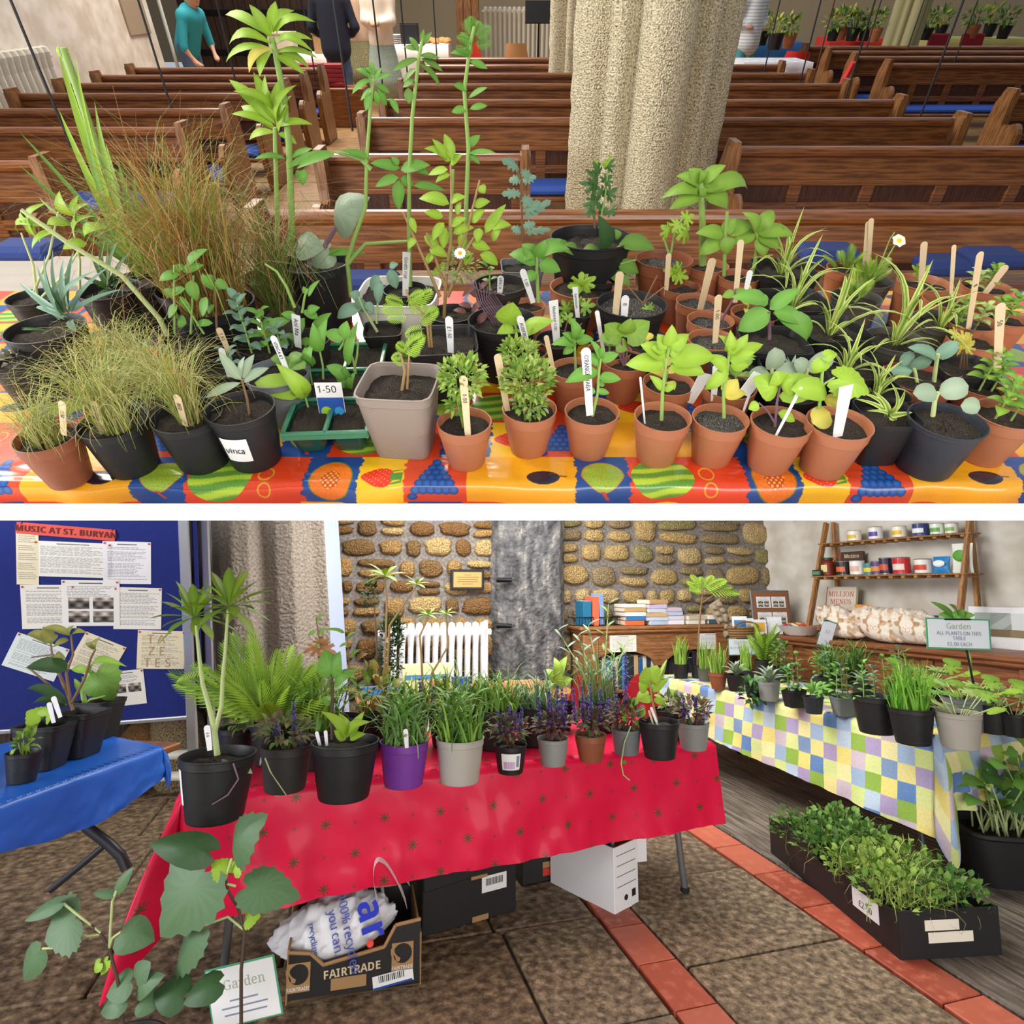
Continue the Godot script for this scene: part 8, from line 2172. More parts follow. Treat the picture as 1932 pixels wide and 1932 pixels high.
func lower_room():
	lower_materials()
	lower_shell()
	notice_board()
	blue_table()
	heating()
	bookcase()
	side_counter()
	more_furniture()
	# red table
	var C = Vector3(-0.457, 0.62, -2.306)
	var l = (Vector3(1.605, 0.62, -2.416) - C).normalized()
	var w = Vector3(l.z, 0, -l.x)
	var dl = func(u: float) -> float: return lerpf(0.385, 0.325, u)
	var de = func(u: float) -> float: return lerpf(0.44, 0.3, u)
	draped("tablecloth", "glossy red cloth with small olive stars on the middle table", M("red star cloth", Color.WHITE), C, l, 2.065, w, 0.62, dl, de, [Vector3(-0.6, 0.12, -2.12)], 0.2)
	table_under("folding table with grey tube legs under the red star cloth", C, l, 2.065, w, 0.62, M("steel tube", Color.GRAY))
	# check table
	var D = Vector3(2.665, 0.62, -2.252)
	var l2 = (Vector3(2.41, 0.62, -4.33) - D).normalized()
	var w2 = Vector3(-l2.z, 0, l2.x)
	var dl2 = func(u: float) -> float: return lerpf(0.45, 0.29, u)
	var de2 = func(u: float) -> float: return lerpf(0.32, 0.27, u)
	draped("tablecloth", "pastel patchwork check cloth on the table beside the chest", M("check cloth", Color.WHITE), D, l2, 2.1, w2, 0.74, dl2, de2, [Vector3(2.6, 0.1, -2.14)], 0.5)
	table_under("folding table under the pastel check cloth", D, l2, 2.1, w2, 0.74, M("steel tube", Color.GRAY))
	floor_things()
	table_y = 0.625
	lower_pots()

# ---------------------------------------------------------------- lower room: pots on the three tables and the floor
func spikes(p: Dictionary, list: Array, w := 15.0):
	# flower spikes: [foot x, y, top x, y]
	for a in list:
		var f = lp(p, a[0], a[1], rn(-0.02, 0.03))
		var t = lp(p, a[2], a[3], rn(-0.02, 0.03))
		var y = t - f
		part(p.n, "flower_spike", unit_leaf("spike", 1), L["any"], Transform3D(Basis(Vector3(w * p.k * 2.6, 0, 0), y * 1.1, Vector3(0, 0, w * p.k * 2.6)), f))

func price_card(called: String, label: String, px: float, py: float, w: float, h: float, foot: Vector3, lines: Array, lean: float):
	var c = beside(px, py, foot)
	var k = scale_at(c)
	var o = thing(called, label, "sign", Vector3(c.x, foot.y, c.z), face())
	var y = c.y - foot.y
	var bs = Basis(Vector3(0, 0, 1), lean)
	part(o, "stake", tb([Vector3(w * k * 0.25, 0, -0.008), Vector3(w * k * 0.1, y, -0.008)], 0.005, 0.005, 6), M("iron", Color.BLACK))
	part(o, "border", bx(Vector3(0, y, 0), Vector3(w * k, h * k, 0.003), 0.001, bs), M("green edge", Color.WHITE))
	part(o, "card", bx(Vector3(0, y, 0.002), Vector3(w * k * 0.94, h * k * 0.9, 0.003), 0.001, bs), M("card white", hx("e4e8f4"), 0.6))
	for i in lines.size(): words(o, lines[i][0], lines[i][1] * k, M("grey print", hx("8890a8"), 0.7) if i else M("soft print", hx("a8b4a0"), 0.7), Transform3D(bs, bs * Vector3(0, lines[i][2] * k, 0.005) + Vector3(0, y, 0)))
	var clip = B.new()
	clip.tube([Vector3(-w * k * 0.2, y + h * k * 0.47, 0.004), Vector3(w * k * 0.2, y + h * k * 0.47, 0.004)], 0.004, 0.004, 5)
	part(o, "wire_clip", clip.done(), M("iron", Color.BLACK))

func squash_plant():
	var base = on(236, 2010, 0.0)
	table_y = 0.0
	var p = pot(236, 1975, 150, "k", "potted_abutilon", "large broad-leaved plant on the floor at the near corner, felted toothed leaves")
	var main = [[[236, 1960], [222, 1850], [206, 1790], [190, 1762], [172, 1745]], [[206, 1790], [212, 1770], [228, 1758]], [[190, 1762], [165, 1766], [150, 1762]], [[455, 1950], [455, 1830], [462, 1760], [450, 1715], [430, 1680], [426, 1655]], [[430, 1680], [410, 1665], [398, 1650]], [[428, 1668], [445, 1672]], [[426, 1655], [437, 1620]], [[462, 1755], [430, 1730], [388, 1745]], [[206, 1790], [212, 1700], [220, 1680]], [[190, 1760], [120, 1705]], [[150, 1785], [80, 1790]]]
	for m in main: stem(p, m, 3.4 if m.size() > 3 else 2.4, 2.4, "stem dark" if m[0][1] > 1900 else "stem pale")
	leaves(p, "squash", "squash", [[398, 1632, 302, 1768, 150], [437, 1612, 506, 1536, 96], [456, 1672, 568, 1694, 86], [150, 1728, 84, 1776, 118], [386, 1744, 328, 1846, 88]], 1, 0.3)
	leaves(p, "heart", "squash", [[226, 1758, 292, 1776, 72], [120, 1700, 46, 1738, 36], [80, 1788, 44, 1850, 60], [218, 1684, 252, 1636, 26], [216, 1688, 176, 1686, 20]], 1, 0.2)
	leaves(p, "heart", "deep", [[405, 1610, 282, 1592, 74], [352, 1880, 290, 1872, 70], [420, 1850, 345, 1895, 60]], 2, 0.2)
	leaves(p, "squash", "lime", [[440, 1650, 456, 1620, 40], [432, 1650, 400, 1625, 44], [462, 1735, 492, 1728, 40], [190, 1815, 178, 1835, 26], [205, 1810, 190, 1840, 24]], 1, 0.2)
	leaves(p, "heart", "squash", [[250, 1850, 200, 1880, 60], [255, 1850, 285, 1815, 50], [256, 1870, 312, 1840, 44], [240, 1885, 190, 1910, 50], [262, 1890, 300, 1900, 46]], 1, 0.2)

func lower_pots():
	var p: Dictionary
	# ---- red table, back rows first
	p = pot(520, 1362, 92, "k", "potted_fern", "tall arching fern towering against the grey pier", {"hr": 0.8})
	for i in 34:
		var q = Vector3(0, p.y, 0) + dirv(i * 2.4, 0) * 0.02
		var e = q + dirv(i * 2.4, 1.25 - (i % 6) * 0.16) * rn(120, 205) * p.k + Vector3(-10 * p.k, 0, 0)
		leaf(p, "plume", q.lerp(e, 0.12), e, 46 * p.k, ["lime", "light", "lime"][i % 3], Vector3(0, 0.6, 0.7), 2)
	p = pot(600, 1372, 84, "k", "potted_daylily", "grassy lily clump between the fern and the broad-leaved cutting")
	blades(p, 150, 90, 0.4, 1.3, ["6f9a44", "8fb04a", "5a8038"], 7.0, {"core": 0.8})
	p = pot(640, 1352, 90, "k", "potted_rose", "small-leaved rose rising before the white reveal, one rust maple leaf beside it", {"hr": 0.7})
	stem(p, [[640, 1350], [622, 1280], [604, 1215], [596, 1165]], 2.0, 1.2, "stem brown")
	stem(p, [[645, 1350], [660, 1280], [655, 1200]], 1.8, 1.0, "stem brown")
	leaves(p, "ovate", "mid", [[597, 1175, 610, 1155, 10], [596, 1190, 580, 1200, 12], [598, 1200, 616, 1185, 12], [604, 1215, 590, 1225, 12], [655, 1205, 672, 1192, 12], [650, 1195, 625, 1185, 10], [640, 1190, 612, 1188, 9], [658, 1215, 640, 1222, 10], [660, 1240, 680, 1225, 12], [620, 1270, 600, 1262, 14], [660, 1270, 676, 1262, 14]], 1)
	leaves(p, "palm", "rust", [[605, 1222, 572, 1232, 44], [606, 1222, 636, 1236, 46], [604, 1215, 608, 1200, 30]], 1)
	leaves(p, "ovate", "bronze", [[680, 1240, 672, 1248, 12], [672, 1245, 694, 1233, 14]], 1)
	p = pot(720, 1345, 80, "k", "potted_euphorbia", "leggy spurge with two yellow-green leaf stars high before the stone wall", {"hr": 0.7})
	for a in [[[722, 1345], [728, 1200], [730, 1130], [726, 1090]], [[726, 1345], [735, 1180], [762, 1140], [786, 1105]], [[800, 1340], [795, 1240], [792, 1200], [808, 1165]], [[805, 1340], [815, 1270], [845, 1220], [842, 1160]]]: stem(p, a, 2.4, 1.6, "stem tan")
	for c in [[726, 1086, 40, "lime"], [786, 1102, 26, "lime"], [808, 1160, 26, "lime"], [842, 1158, 20, "lime"]]:
		for i in 11:
			var q = lp(p, c[0], c[1])
			leaf(p, "lance", q, q + dirv(i * 2.4 + 0.4, 0.75 - i * 0.13) * c[2] * p.k * rn(0.85, 1.2), c[2] * 0.3 * p.k, c[3] if i % 5 else "yellow", Vector3(0, 1, 0.3), 1)
	p = pot(690, 1352, 76, "k", "potted_maple", "bushy bronze and green seedlings behind the big black pot", {"hr": 0.7})
	bush(p, 705, 1300, 40, 34, 70, 26, "light", {"cols": ["8aa84a", "a8a050", "b08848", "6f8f40", "5f8038"], "kind": "ovate"})
	p = pot(738, 1338, 60, "k", "potted_box", "two dark columns of box shrub before the radiator", {"hr": 0.7})
	for a in [[728, 1225, 9, 62, 170], [748, 1225, 9, 62, 170], [738, 1186, 22, 14, 90], [700, 1120, 16, 24, 90]]: bush(p, a[0], a[1], a[2], a[3], a[4], 11, "deep", {"cols": ["2f4a28", "3a5a2c", "48682f", "2a3f26"], "bare": 1})
	stem(p, [[735, 1335], [712, 1240], [706, 1140]], 2.0, 1.4, "stem brown")
	for a in [[770, 1340, 84, "clump of strappy leaves behind the purple pot, violet spikes among it", 1], [850, 1332, 88, "bright strappy lily behind the light grey pot", 0], [935, 1335, 90, "dense strappy green clump behind the picture-labelled pot", 0], [1010, 1330, 88, "blue-green pinks clump behind the grey pots", 2], [905, 1345, 70, "strappy green clump at the radiator end", 0]]:
		p = pot(a[0], a[1], a[2], "k", "potted_daylily", a[3], {"hr": 0.8, "group": "strappy clumps on the red table"})
		blades(p, [100, 110, 95, 90, 100][[770, 850, 935, 1010, 905].find(a[0])], 120, 0.5, 1.2, [["6f9a44", "8fb04a", "5a8038"], ["7aa048", "94b84c", "628a3c"], ["7a9a7a", "8fb08a", "5f8050"]][a[4] if a[4] < 3 else 0], 6.0, {"core": 0.9})
		if a[4] == 1: spikes(p, [[795, 1340, 792, 1285], [830, 1340, 846, 1290], [815, 1345, 818, 1300], [850, 1330, 840, 1280]], 13)
	p = pot(1050, 1325, 70, "k", "potted_hebe", "yellow-green broad leaves in front of the red chair back", {"hr": 0.7})
	leaves(p, "ovate", "lime", [[1050, 1290, 1045, 1240, 24], [1052, 1285, 1070, 1238, 24], [1048, 1290, 1030, 1262, 24], [1052, 1295, 1080, 1280, 28], [1048, 1298, 1028, 1290, 28], [1052, 1300, 1060, 1270, 30]], 2)
	stem(p, [[1050, 1325], [1050, 1285]], 2.2, 1.6)
	p = pot(1130, 1320, 80, "k", "potted_pinks", "airy grey-leaved stems reaching over the red chair, bookcase behind", {"hr": 0.7})
	for a in [[1130, 1320, 1148, 1140], [1128, 1320, 1090, 1200], [1135, 1320, 1180, 1215], [1126, 1322, 1052, 1190], [1132, 1320, 1110, 1180], [1136, 1320, 1160, 1230]]:
		stem(p, [[a[0], a[1]], [(a[0] + a[2]) * 0.5 + 4, (a[1] + a[3]) * 0.5], [a[2], a[3]]], 1.8, 1.0, "stem pale")
		for i in 9:
			var f = i / 8.0
			var q = lp(p, lerpf(a[0], a[2], 0.35 + 0.65 * f), lerpf(a[1], a[3], 0.35 + 0.65 * f))
			leaf(p, "lance", q, q + dirv(i * 2.4, 0.5) * 26 * p.k, 6 * p.k, "blue" if a[2] < 1120 else "mid", Vector3(0, 1, 0.4), 1)
	blades(p, 120, 90, 0.4, 0.9, ["7a9a6a", "8fb07a", "6a8f50"], 4.0, {"core": 0.9})
	spikes(p, [[1182, 1300, 1180, 1240], [1160, 1310, 1158, 1262]], 14)
	p = pot(448, 1372, 70, "k", "potted_bugle", "black pot of purple-flushed bugle behind the tall spurge", {"hr": 0.8, "group": "bugle plants"})
	bush(p, 470, 1350, 44, 24, 90, 20, "mid", {"cols": ["5f7a3a", "8a8a4a", "6f5a48", "4a6a38"]})
	spikes(p, [[492, 1360, 490, 1318], [560, 1370, 562, 1325]], 14)
	# front row
	p = pot(412, 1422, 136, "k", "potted_spurge", "black pot with two tall bare spurge stems topped by whorls of long leaves")
	stem(p, [[410, 1425], [404, 1375], [396, 1340], [382, 1290], [376, 1240], [370, 1180]], 5.5, 3.0, "stem pale")
	stem(p, [[406, 1380], [418, 1330], [420, 1280], [425, 1230], [430, 1150]], 4.4, 3.0, "stem pale")
	for c in [[366, 1165, 80, 17], [432, 1145, 84, 19]]:
		var q = lp(p, c[0], c[1])
		for i in 24: leaf(p, "spoon", q + dirv(i * 2.4, 0) * 0.004, q + dirv(i * 2.4 + 0.3, 1.15 - i * 0.088) * c[2] * p.k * rn(0.8, 1.12) + Vector3(0, 0.01, 0), c[3] * p.k, ["lime", "pale", "lime", "light"][i % 4], Vector3(0, 1, 0.2), 1)
	leaves(p, "frond", "lime", [[385, 1265, 335, 1285, 26], [400, 1260, 372, 1258, 18]], 1)
	stick(p, 395, 1408, 390, 1368, 12, false, "£4", {})
	wl_mark(p)
	stem(p, [[440, 1440], [450, 1470], [430, 1500], [400, 1518]], 1.6, 1.2, "stem purple", 0.09)
	leaves(p, "ovate", "grey", [[405, 1455, 400, 1475, 18], [440, 1450, 466, 1440, 14], [430, 1445, 418, 1432, 12], [412, 1505, 398, 1528, 20], [400, 1515, 385, 1525, 16], [455, 1470, 470, 1475, 12], [460, 1450, 476, 1460, 14]], 1)
	p = pot(541, 1404, 94, "d", "potted_bugle", "sooty round pot of bugle with one violet spike and trailing strawberry runner", {"group": "bugle plants"})
	bush(p, 535, 1378, 46, 22, 120, 20, "mid", {"cols": ["6f7a4a", "8a8a58", "6a5a48", "5f7a48"], "w": 0.55})
	spikes(p, [[556, 1385, 554, 1325], [520, 1390, 524, 1360]], 14)
	stem(p, [[500, 1430], [510, 1455], [525, 1478], [540, 1500]], 1.5, 1.0, "stem pale", 0.07)
	leaves(p, "ovate", "grey", [[500, 1425, 490, 1445, 16], [512, 1458, 524, 1462, 12], [530, 1482, 548, 1485, 14], [535, 1495, 518, 1502, 14]], 1)
	p = pot(652, 1397, 126, "k", "potted_hydrangea", "largest black pot on the red cloth, broad leaves on one dark upright stem", {"hr": 0.8})
	stem(p, [[626, 1395], [627, 1330], [627, 1270]], 3.2, 2.4, "stem dark")
	leaves(p, "heart", "fresh", [[626, 1275, 612, 1225, 46], [628, 1280, 642, 1228, 40], [630, 1285, 672, 1268, 36], [624, 1325, 605, 1318, 22]], 2)
	leaves(p, "ovate", "lime", [[650, 1395, 605, 1342, 26], [655, 1392, 640, 1345, 30], [655, 1390, 700, 1362, 26], [660, 1392, 688, 1342, 24], [652, 1396, 630, 1378, 24], [660, 1396, 690, 1385, 20]], 2)
	stick(p, 602, 1400, 597, 1380, 7, false)
	stick(p, 616, 1400, 614, 1378, 7, false)
	for a in [[763, 1397, 92, "u", "bright purple pot of pinks with a white price stick", ["7a9f5a", "8fb06a", "5f8a48"]], [868, 1391, 92, "o", "pale grey pot of dense green pinks with a few violet spikes", ["7aa848", "94b850", "5f8a3c"]]]:
		p = pot(a[0], a[1], a[2], a[3], "potted_pinks", a[4], {"group": "potted pinks in coloured pots"})
		blades(p, 120, 110, 0.5, 1.0, a[5], 6.0, {"core": 0.9})
		for i in 8:
			var q = Vector3(rn(-0.5, 0.5) * p.r, p.y, rn(-0.3, 0.5) * p.r)
			for j in 7: leaf(p, "lance", q + Vector3(0, j * 0.022, 0), q + Vector3(0, j * 0.022, 0) + dirv(j * 2.4 + i, 0.6) * 52 * p.k, 8 * p.k, ["fresh", "mid"][i % 2], Vector3(0, 1, 0.3), 2)
		if a[3] == "u": stick(p, 767, 1404, 765, 1375, 9, false, "£3", {"near": 0.08})
		else: spikes(p, [[856, 1392, 858, 1348], [835, 1385, 832, 1360]], 12)
	for a in [[963, 1404, 63, "k", "small black pot of bugle with a pink flower picture label", 1400, [[945, 1385, 940, 1345], [962, 1380, 960, 1335], [980, 1385, 984, 1340], [955, 1388, 950, 1350], [972, 1385, 972, 1345]]], [1043, 1392, 60, "g", "grey pot of bugle in full violet flower, beside the picture-labelled pot", 1390, [[1020, 1375, 1016, 1320], [1035, 1370, 1036, 1310], [1050, 1370, 1052, 1300], [1064, 1375, 1068, 1315], [1042, 1378, 1040, 1330], [1060, 1365, 1060, 1305]]], [1114, 1385, 60, "b", "small terracotta-brown pot of bugle heavy with dusky spikes", 1382, [[1085, 1365, 1082, 1305], [1100, 1360, 1098, 1300], [1115, 1360, 1114, 1295], [1130, 1365, 1134, 1305], [1108, 1370, 1106, 1320], [1140, 1370, 1146, 1320]]], [1181, 1374, 57, "l", "slate grey pot of bugle and creeping green trailer over the hem", 1372, [[1165, 1360, 1162, 1315], [1180, 1340, 1180, 1262], [1150, 1365, 1150, 1325]]], [1307, 1362, 61, "g", "grey pot of bugle at the very corner of the red cloth, white stick", 1362, [[1290, 1350, 1290, 1318], [1316, 1350, 1312, 1318], [1330, 1360, 1336, 1338]]]]:
		p = pot(a[0], a[1], a[2], a[3], "potted_bugle", a[4], {"group": "bugle plants", "hr": 0.8})
		bush(p, a[0], a[5] - 24, a[2] * 0.55, 18, 130, 16, "mid", {"cols": ["5a3f3c", "6f5048", "6a6a44", "8a7a58", "4f6a3a", "7a4a44"], "w": 0.5})
		spikes(p, a[6], 13)
		if a[0] == 963:
			var wl = pot_wrap(p, -0.6, 0.7, 0.2, 0.78, M("paper", Color.WHITE), "picture_label")
			pot_wrap(p, -0.5, 0.3, 0.24, 0.5, M("pink print", hx("c88ab8"), 0.6), "pink_picture")
			pot_wrap(p, 0.4, 0.62, 0.3, 0.7, M("grey print", Color.WHITE), "printed_text")
		if a[0] == 1181:
			stem(p, [[1190, 1370], [1178, 1400], [1172, 1440], [1176, 1462], [1188, 1472]], 1.4, 1.0, "stem pale", 0.06)
			leaves(p, "round", "light", [[1195, 1340, 1188, 1322, 20], [1200, 1350, 1218, 1340, 20], [1185, 1360, 1170, 1350, 18], [1195, 1365, 1210, 1368, 20], [1190, 1330, 1205, 1318, 16], [1180, 1400, 1192, 1396, 12], [1174, 1440, 1182, 1436, 10]], 1)
		if a[0] == 1307: stick(p, 1332, 1366, 1335, 1333, 8, false, "£1", {})
	p = pot(1243, 1360, 77, "k", "potted_magnolia", "black pot of big lemon-green leaves near the table corner, crossed white sticks", {"hr": 0.85})
	stem(p, [[1240, 1362], [1230, 1320], [1226, 1290]], 2.6, 2.0, "stem tan")
	leaves(p, "heart", "lime", [[1226, 1290, 1218, 1258, 46], [1228, 1285, 1240, 1255, 38], [1222, 1300, 1205, 1288, 34], [1230, 1300, 1262, 1280, 24], [1226, 1310, 1200, 1320, 34], [1232, 1305, 1258, 1244, 14], [1236, 1315, 1256, 1330, 24]], 2)
	stick(p, 1232, 1366, 1224, 1340, 4, true)
	stick(p, 1240, 1366, 1228, 1334, 5, false)
	p = pot(1262, 1338, 66, "k", "potted_bugle", "black pot of straggly leaves behind the lemon-green one, corner of the red cloth", {"group": "bugle plants", "hr": 0.8})
	bush(p, 1262, 1325, 28, 12, 50, 16, "mid", {"cols": ["5f7a48", "8a8a58", "4a6a38"]})
	# ---- blue table
	for a in [[86, 1365, 84, "square black pot of lobed yellow-green leaves on the blue table", 0], [150, 1342, 84, "square black pot in the middle of the blue table with a woody shrub", 1], [188, 1320, 72, "square black pot at the far end of the blue cloth with one huge limp leaf", 2]]:
		p = pot(a[0], a[1], a[2], "s", "potted_shrub", a[3], {"hr": 0.95, "mat": "pot black", "group": "square black pots on the blue table"})
		match a[4]:
			0:
				leaves(p, "squash", "lime", [[80, 1355, 50, 1342, 40], [84, 1352, 92, 1334, 30], [76, 1360, 48, 1362, 36], [86, 1360, 100, 1345, 26]], 1)
				stick(p, 100, 1358, 92, 1325, 9, false, "", {})
				stick(p, 112, 1348, 100, 1314, 9, false, "", {})
			1:
				for s in [[[138, 1340], [120, 1290], [100, 1250], [96, 1215]], [[134, 1330], [125, 1270], [138, 1235], [134, 1200]], [[128, 1330], [90, 1290], [52, 1258]], [[136, 1325], [160, 1280], [172, 1240], [180, 1225]], [[122, 1300], [100, 1235], [60, 1240]]]: stem(p, s, 3.0, 1.6, "stem brown")
				leaves(p, "ovate", "olive", [[98, 1215, 82, 1182, 26], [100, 1212, 92, 1200, 30], [134, 1200, 80, 1186, 20], [136, 1200, 140, 1180, 26], [134, 1202, 164, 1194, 20], [130, 1208, 100, 1222, 22], [96, 1215, 48, 1200, 24], [178, 1225, 190, 1202, 14], [180, 1225, 160, 1214, 16], [100, 1240, 125, 1244, 18]], 2)
				leaves(p, "ovate", "deep", [[132, 1265, 48, 1260, 44], [130, 1330, 50, 1300, 24], [126, 1335, 60, 1330, 20]], 2)
			2:
				stem(p, [[160, 1330], [155, 1300], [170, 1270]], 5.0, 3.4)
				stem(p, [[158, 1335], [170, 1320], [200, 1312]], 3.0, 2.0)
				leaves(p, "squash", "mid", [[180, 1262, 215, 1322, 70]], 2)
				leaves(p, "ovate", "light", [[170, 1272, 240, 1258, 26], [165, 1268, 135, 1262, 22], [155, 1310, 140, 1280, 14]], 2)
	p = pot(46, 1418, 60, "k", "potted_shrub", "black pot cut by the frame edge on the blue cloth, white tag", {"hr": 0.9, "group": "square black pots on the blue table"})
	bush(p, 46, 1400, 20, 12, 30, 18, "light")
	# ---- check table
	var rows = [[1284, 1252, 32, "k", "lav", "small black pot of upright lavender at the far end of the check cloth"], [1316, 1255, 28, "k", "tree", "black pot of the tall slender silk tree with a feathery flat crown"], [1330, 1260, 30, "m", "lav", "smoky grey pot of upright lavender beside the silk tree"], [1354, 1268, 34, "b", "lav", "terracotta pot of lavender spears at the far end"], [1388, 1272, 36, "k", "sage", "black pot of pale grey sage behind the overhanging stonecrop"], [1408, 1262, 30, "k", "lav", "black pot of yellow-green spears behind the small price card"], [1450, 1285, 42, "g", "sage", "grey pot with barcode sticker and woolly grey leaves"], [1420, 1290, 30, "k", "hang", "pot of dark glossy leaves hanging over the edge of the check cloth"], [1440, 1245, 34, "k", "plume", "bright feathery plant behind the woolly grey one"], [1474, 1258, 34, "k", "bush", "leafy dark pot behind the woolly grey one, white tag"], [1497, 1300, 38, "s", "bush", "square black pot of blue-green herbs with two white tags"], [1534, 1314, 38, "n", "ivy", "low marked pot of ivy-like leaves with a slanting white tag"], [1555, 1275, 40, "s", "bush", "square black pot of slender stems at the chest side"], [1590, 1314, 40, "s", "bush", "square slate pot of leafy stems in the middle of the check cloth", "pot slate"], [1570, 1270, 36, "k", "grass", "arching dark grass at the chest side"], [1615, 1262, 40, "k", "grass", "broad arching grass clump, chest side"], [1650, 1312, 80, "k", "herb", "widest black pot on the check cloth, bare soil and tall thin herbs"], [1626, 1290, 36, "k", "sage", "pale upright sage leaves behind the widest pot"], [1718, 1334, 78, "k", "chive", "black pot of bright upright chives with a white tag"], [1806, 1342, 78, "g", "gera", "grey pot of scalloped geranium leaves with one leaf hanging down", "pot stone"], [1818, 1315, 72, "g", "gera", "grey pot of geranium stacked behind the front grey one", "pot slate"], [1870, 1328, 62, "k", "gera", "tall black pot of pale lobed leaves near the frame edge"], [1912, 1345, 50, "k", "gera", "black pot of lobed leaves cut by the frame edge on the check cloth"], [1700, 1290, 50, "k", "herb", "leafy herb behind the chives, chest side"], [1750, 1285, 50, "k", "gera", "round-leaved plant between chives and geranium, chest side"]]
	for a in rows:
		p = pot(a[0], a[1], a[2], a[3], {"lav": "potted_lavender", "tree": "potted_silk_tree", "sage": "potted_sage", "hang": "potted_stonecrop", "plume": "potted_fern", "bush": "potted_herb", "ivy": "potted_ivy", "grass": "potted_grass", "herb": "potted_herb", "chive": "potted_chives", "gera": "potted_geranium"}[a[4]], a[5], {"group": "small pots on the check cloth", "mat": a[6] if a.size() > 6 else POTS[a[3]][0]})
		var w: float = a[2]
		match a[4]:
			"lav": blades(p, 54, 70, 0.16, 0.2, ["8fb84a", "a8c860", "7aa040"], 3.5, {"core": 0.7})
			"tree":
				stem(p, [[1316, 1255], [1318, 1200], [1322, 1150], [1326, 1112]], 2.4, 1.4, "stem brown")
				stem(p, [[1322, 1140], [1350, 1120]], 1.4, 1.0, "stem brown")
				leaves(p, "frond", "lime", [[1325, 1112, 1296, 1098, 24], [1325, 1112, 1302, 1085, 22], [1326, 1110, 1345, 1086, 24], [1328, 1112, 1370, 1095, 26], [1335, 1118, 1395, 1120, 26], [1328, 1114, 1380, 1108, 24], [1324, 1114, 1300, 1112, 22], [1326, 1112, 1322, 1088, 22], [1322, 1120, 1312, 1118, 14]], 1)
			"sage":
				for i in 14: leaf(p, "ovate", Vector3(0, p.y + 0.005 * i * 0.4, 0), Vector3(0, p.y, 0) + dirv(i * 2.4, 0.35 + i * 0.07) * w * 0.9 * p.k, w * 0.22 * p.k, "grey", Vector3(0, 1, 0.2), 2)
			"hang":
				bush(p, 1418, 1305, 18, 20, 60, 16, "deep", {"cols": ["3f6a38", "5a8a48", "2f5030"], "kind": "spoon", "near": 0.06})
			"plume":
				for i in 16: leaf(p, "plume", Vector3(0, p.y, 0), Vector3(0, p.y, 0) + dirv(i * 2.4, 0.7 + (i % 5) * 0.17) * rn(50, 80) * p.k, 18 * p.k, ["lime", "light"][i % 2], Vector3(0, 1, 0.4), 2)
			"bush", "herb":
				for j in 3: leafy(p, rn(1.0, 1.9) * minf(w, 44), 14, 20, 11, "ovate", ["fresh", "blue", "mid"][j], {"opp": 1, "t0": 0.1, "x": (j - 1) * w * 0.25, "sr": 1.2})
			"ivy": leaves(p, "palm", "fresh", [[1534, 1305, 1515, 1290, 20], [1536, 1303, 1550, 1285, 22], [1540, 1305, 1562, 1305, 22], [1534, 1306, 1530, 1280, 18], [1540, 1308, 1556, 1318, 18], [1538, 1300, 1575, 1290, 22]], 1)
			"grass": blades(p, 84, 90, 0.5, 1.5, ["5f8a40", "7aa050", "8fae60", "4a7038"], 4.0, {"core": 0.7})
			"chive": blades(p, 100, 150, 0.3, 0.35, ["7ab840", "94c850", "68a038"], 4.0, {"core": 0.8})
			"gera":
				for i in 13:
					var f = Vector3(0, p.y, 0) + dirv(i * 2.4, 0) * p.r * 0.3
					var q = f + dirv(i * 2.4, 0.9 - (i % 4) * 0.14) * rn(34, 60) * p.k
					part(p.n, "petiole", tb([f, q], 1.2 * p.k, 0.9 * p.k, 5), L["stem pale"])
					leaf(p, "palm" if i % 3 else "heart", q, q + dirv(i * 2.4, 0.15) * 28 * p.k, 34 * p.k, ["light", "pale", "fresh", "lime"][i % 4], Vector3(0, 1, 0.5), 1)
	p = pot(1846, 1300, 44, "k", "potted_primula", "dark broad leaves rising behind the big price card", {"group": "small pots on the check cloth"})
	stem(p, [[1832, 1300], [1830, 1240], [1800, 1160]], 3.0, 2.0)
	leaves(p, "ovate", "fresh", [[1800, 1165, 1755, 1135, 26], [1800, 1165, 1770, 1160, 26], [1805, 1160, 1790, 1140, 26], [1805, 1165, 1840, 1160, 24], [1800, 1168, 1820, 1150, 22]], 1)
	var card = [["Garden", 14.0, 14.0], ["ALL PLANTS ON THIS", 9.0, 1.0], ["TABLE", 9.0, -8.0], ["£2.00 EACH", 9.0, -19.0]]
	price_card("price_card", "large white price card reading ALL PLANTS ON THIS TABLE £2.00 EACH", 1808, 1196, 122, 58, on(1800, 1372, 0.625), card, -0.03)
	price_card("price_card", "small white price card behind the lavender at the far end of the check cloth", 1400, 1220, 52, 32, on(1398, 1268, 0.625), [["Garden", 9.0, 8.0], ["ALL PLANTS ON THIS", 5.0, -2.0], ["TABLE", 5.0, -8.0]], 0.02)
	price_card("price_card", "price card seen almost edge-on before the printed produce bags", 1560, 1196, 26, 52, on(1548, 1272, 0.625), [["£2", 8.0, 4.0]], -0.35)
	# ---- floor at the near side
	var A = on(1700, 1812, 0.0)
	var Bq = on(1852, 1738, 0.0)
	var d = Bq - A
	var o = thing("plant_tray", "long black cardboard tray heaped with tangled bedding plants beside the tile strip", "tray", A, -0.186)
	var tw = 0.38
	var tl = 0.88
	var card_m = M("black card", Color.BLACK)
	part(o, "base", bx(Vector3(tw * 0.5, 0.008, -tl * 0.5), Vector3(tw, 0.012, tl)), card_m)
	part(o, "front_panel", bx(Vector3(tw * 0.5, 0.08, 0), Vector3(tw, 0.16, 0.008), 0.002), card_m)
	part(o, "back_panel", bx(Vector3(tw * 0.5, 0.08, -tl), Vector3(tw, 0.16, 0.008), 0.002), card_m)
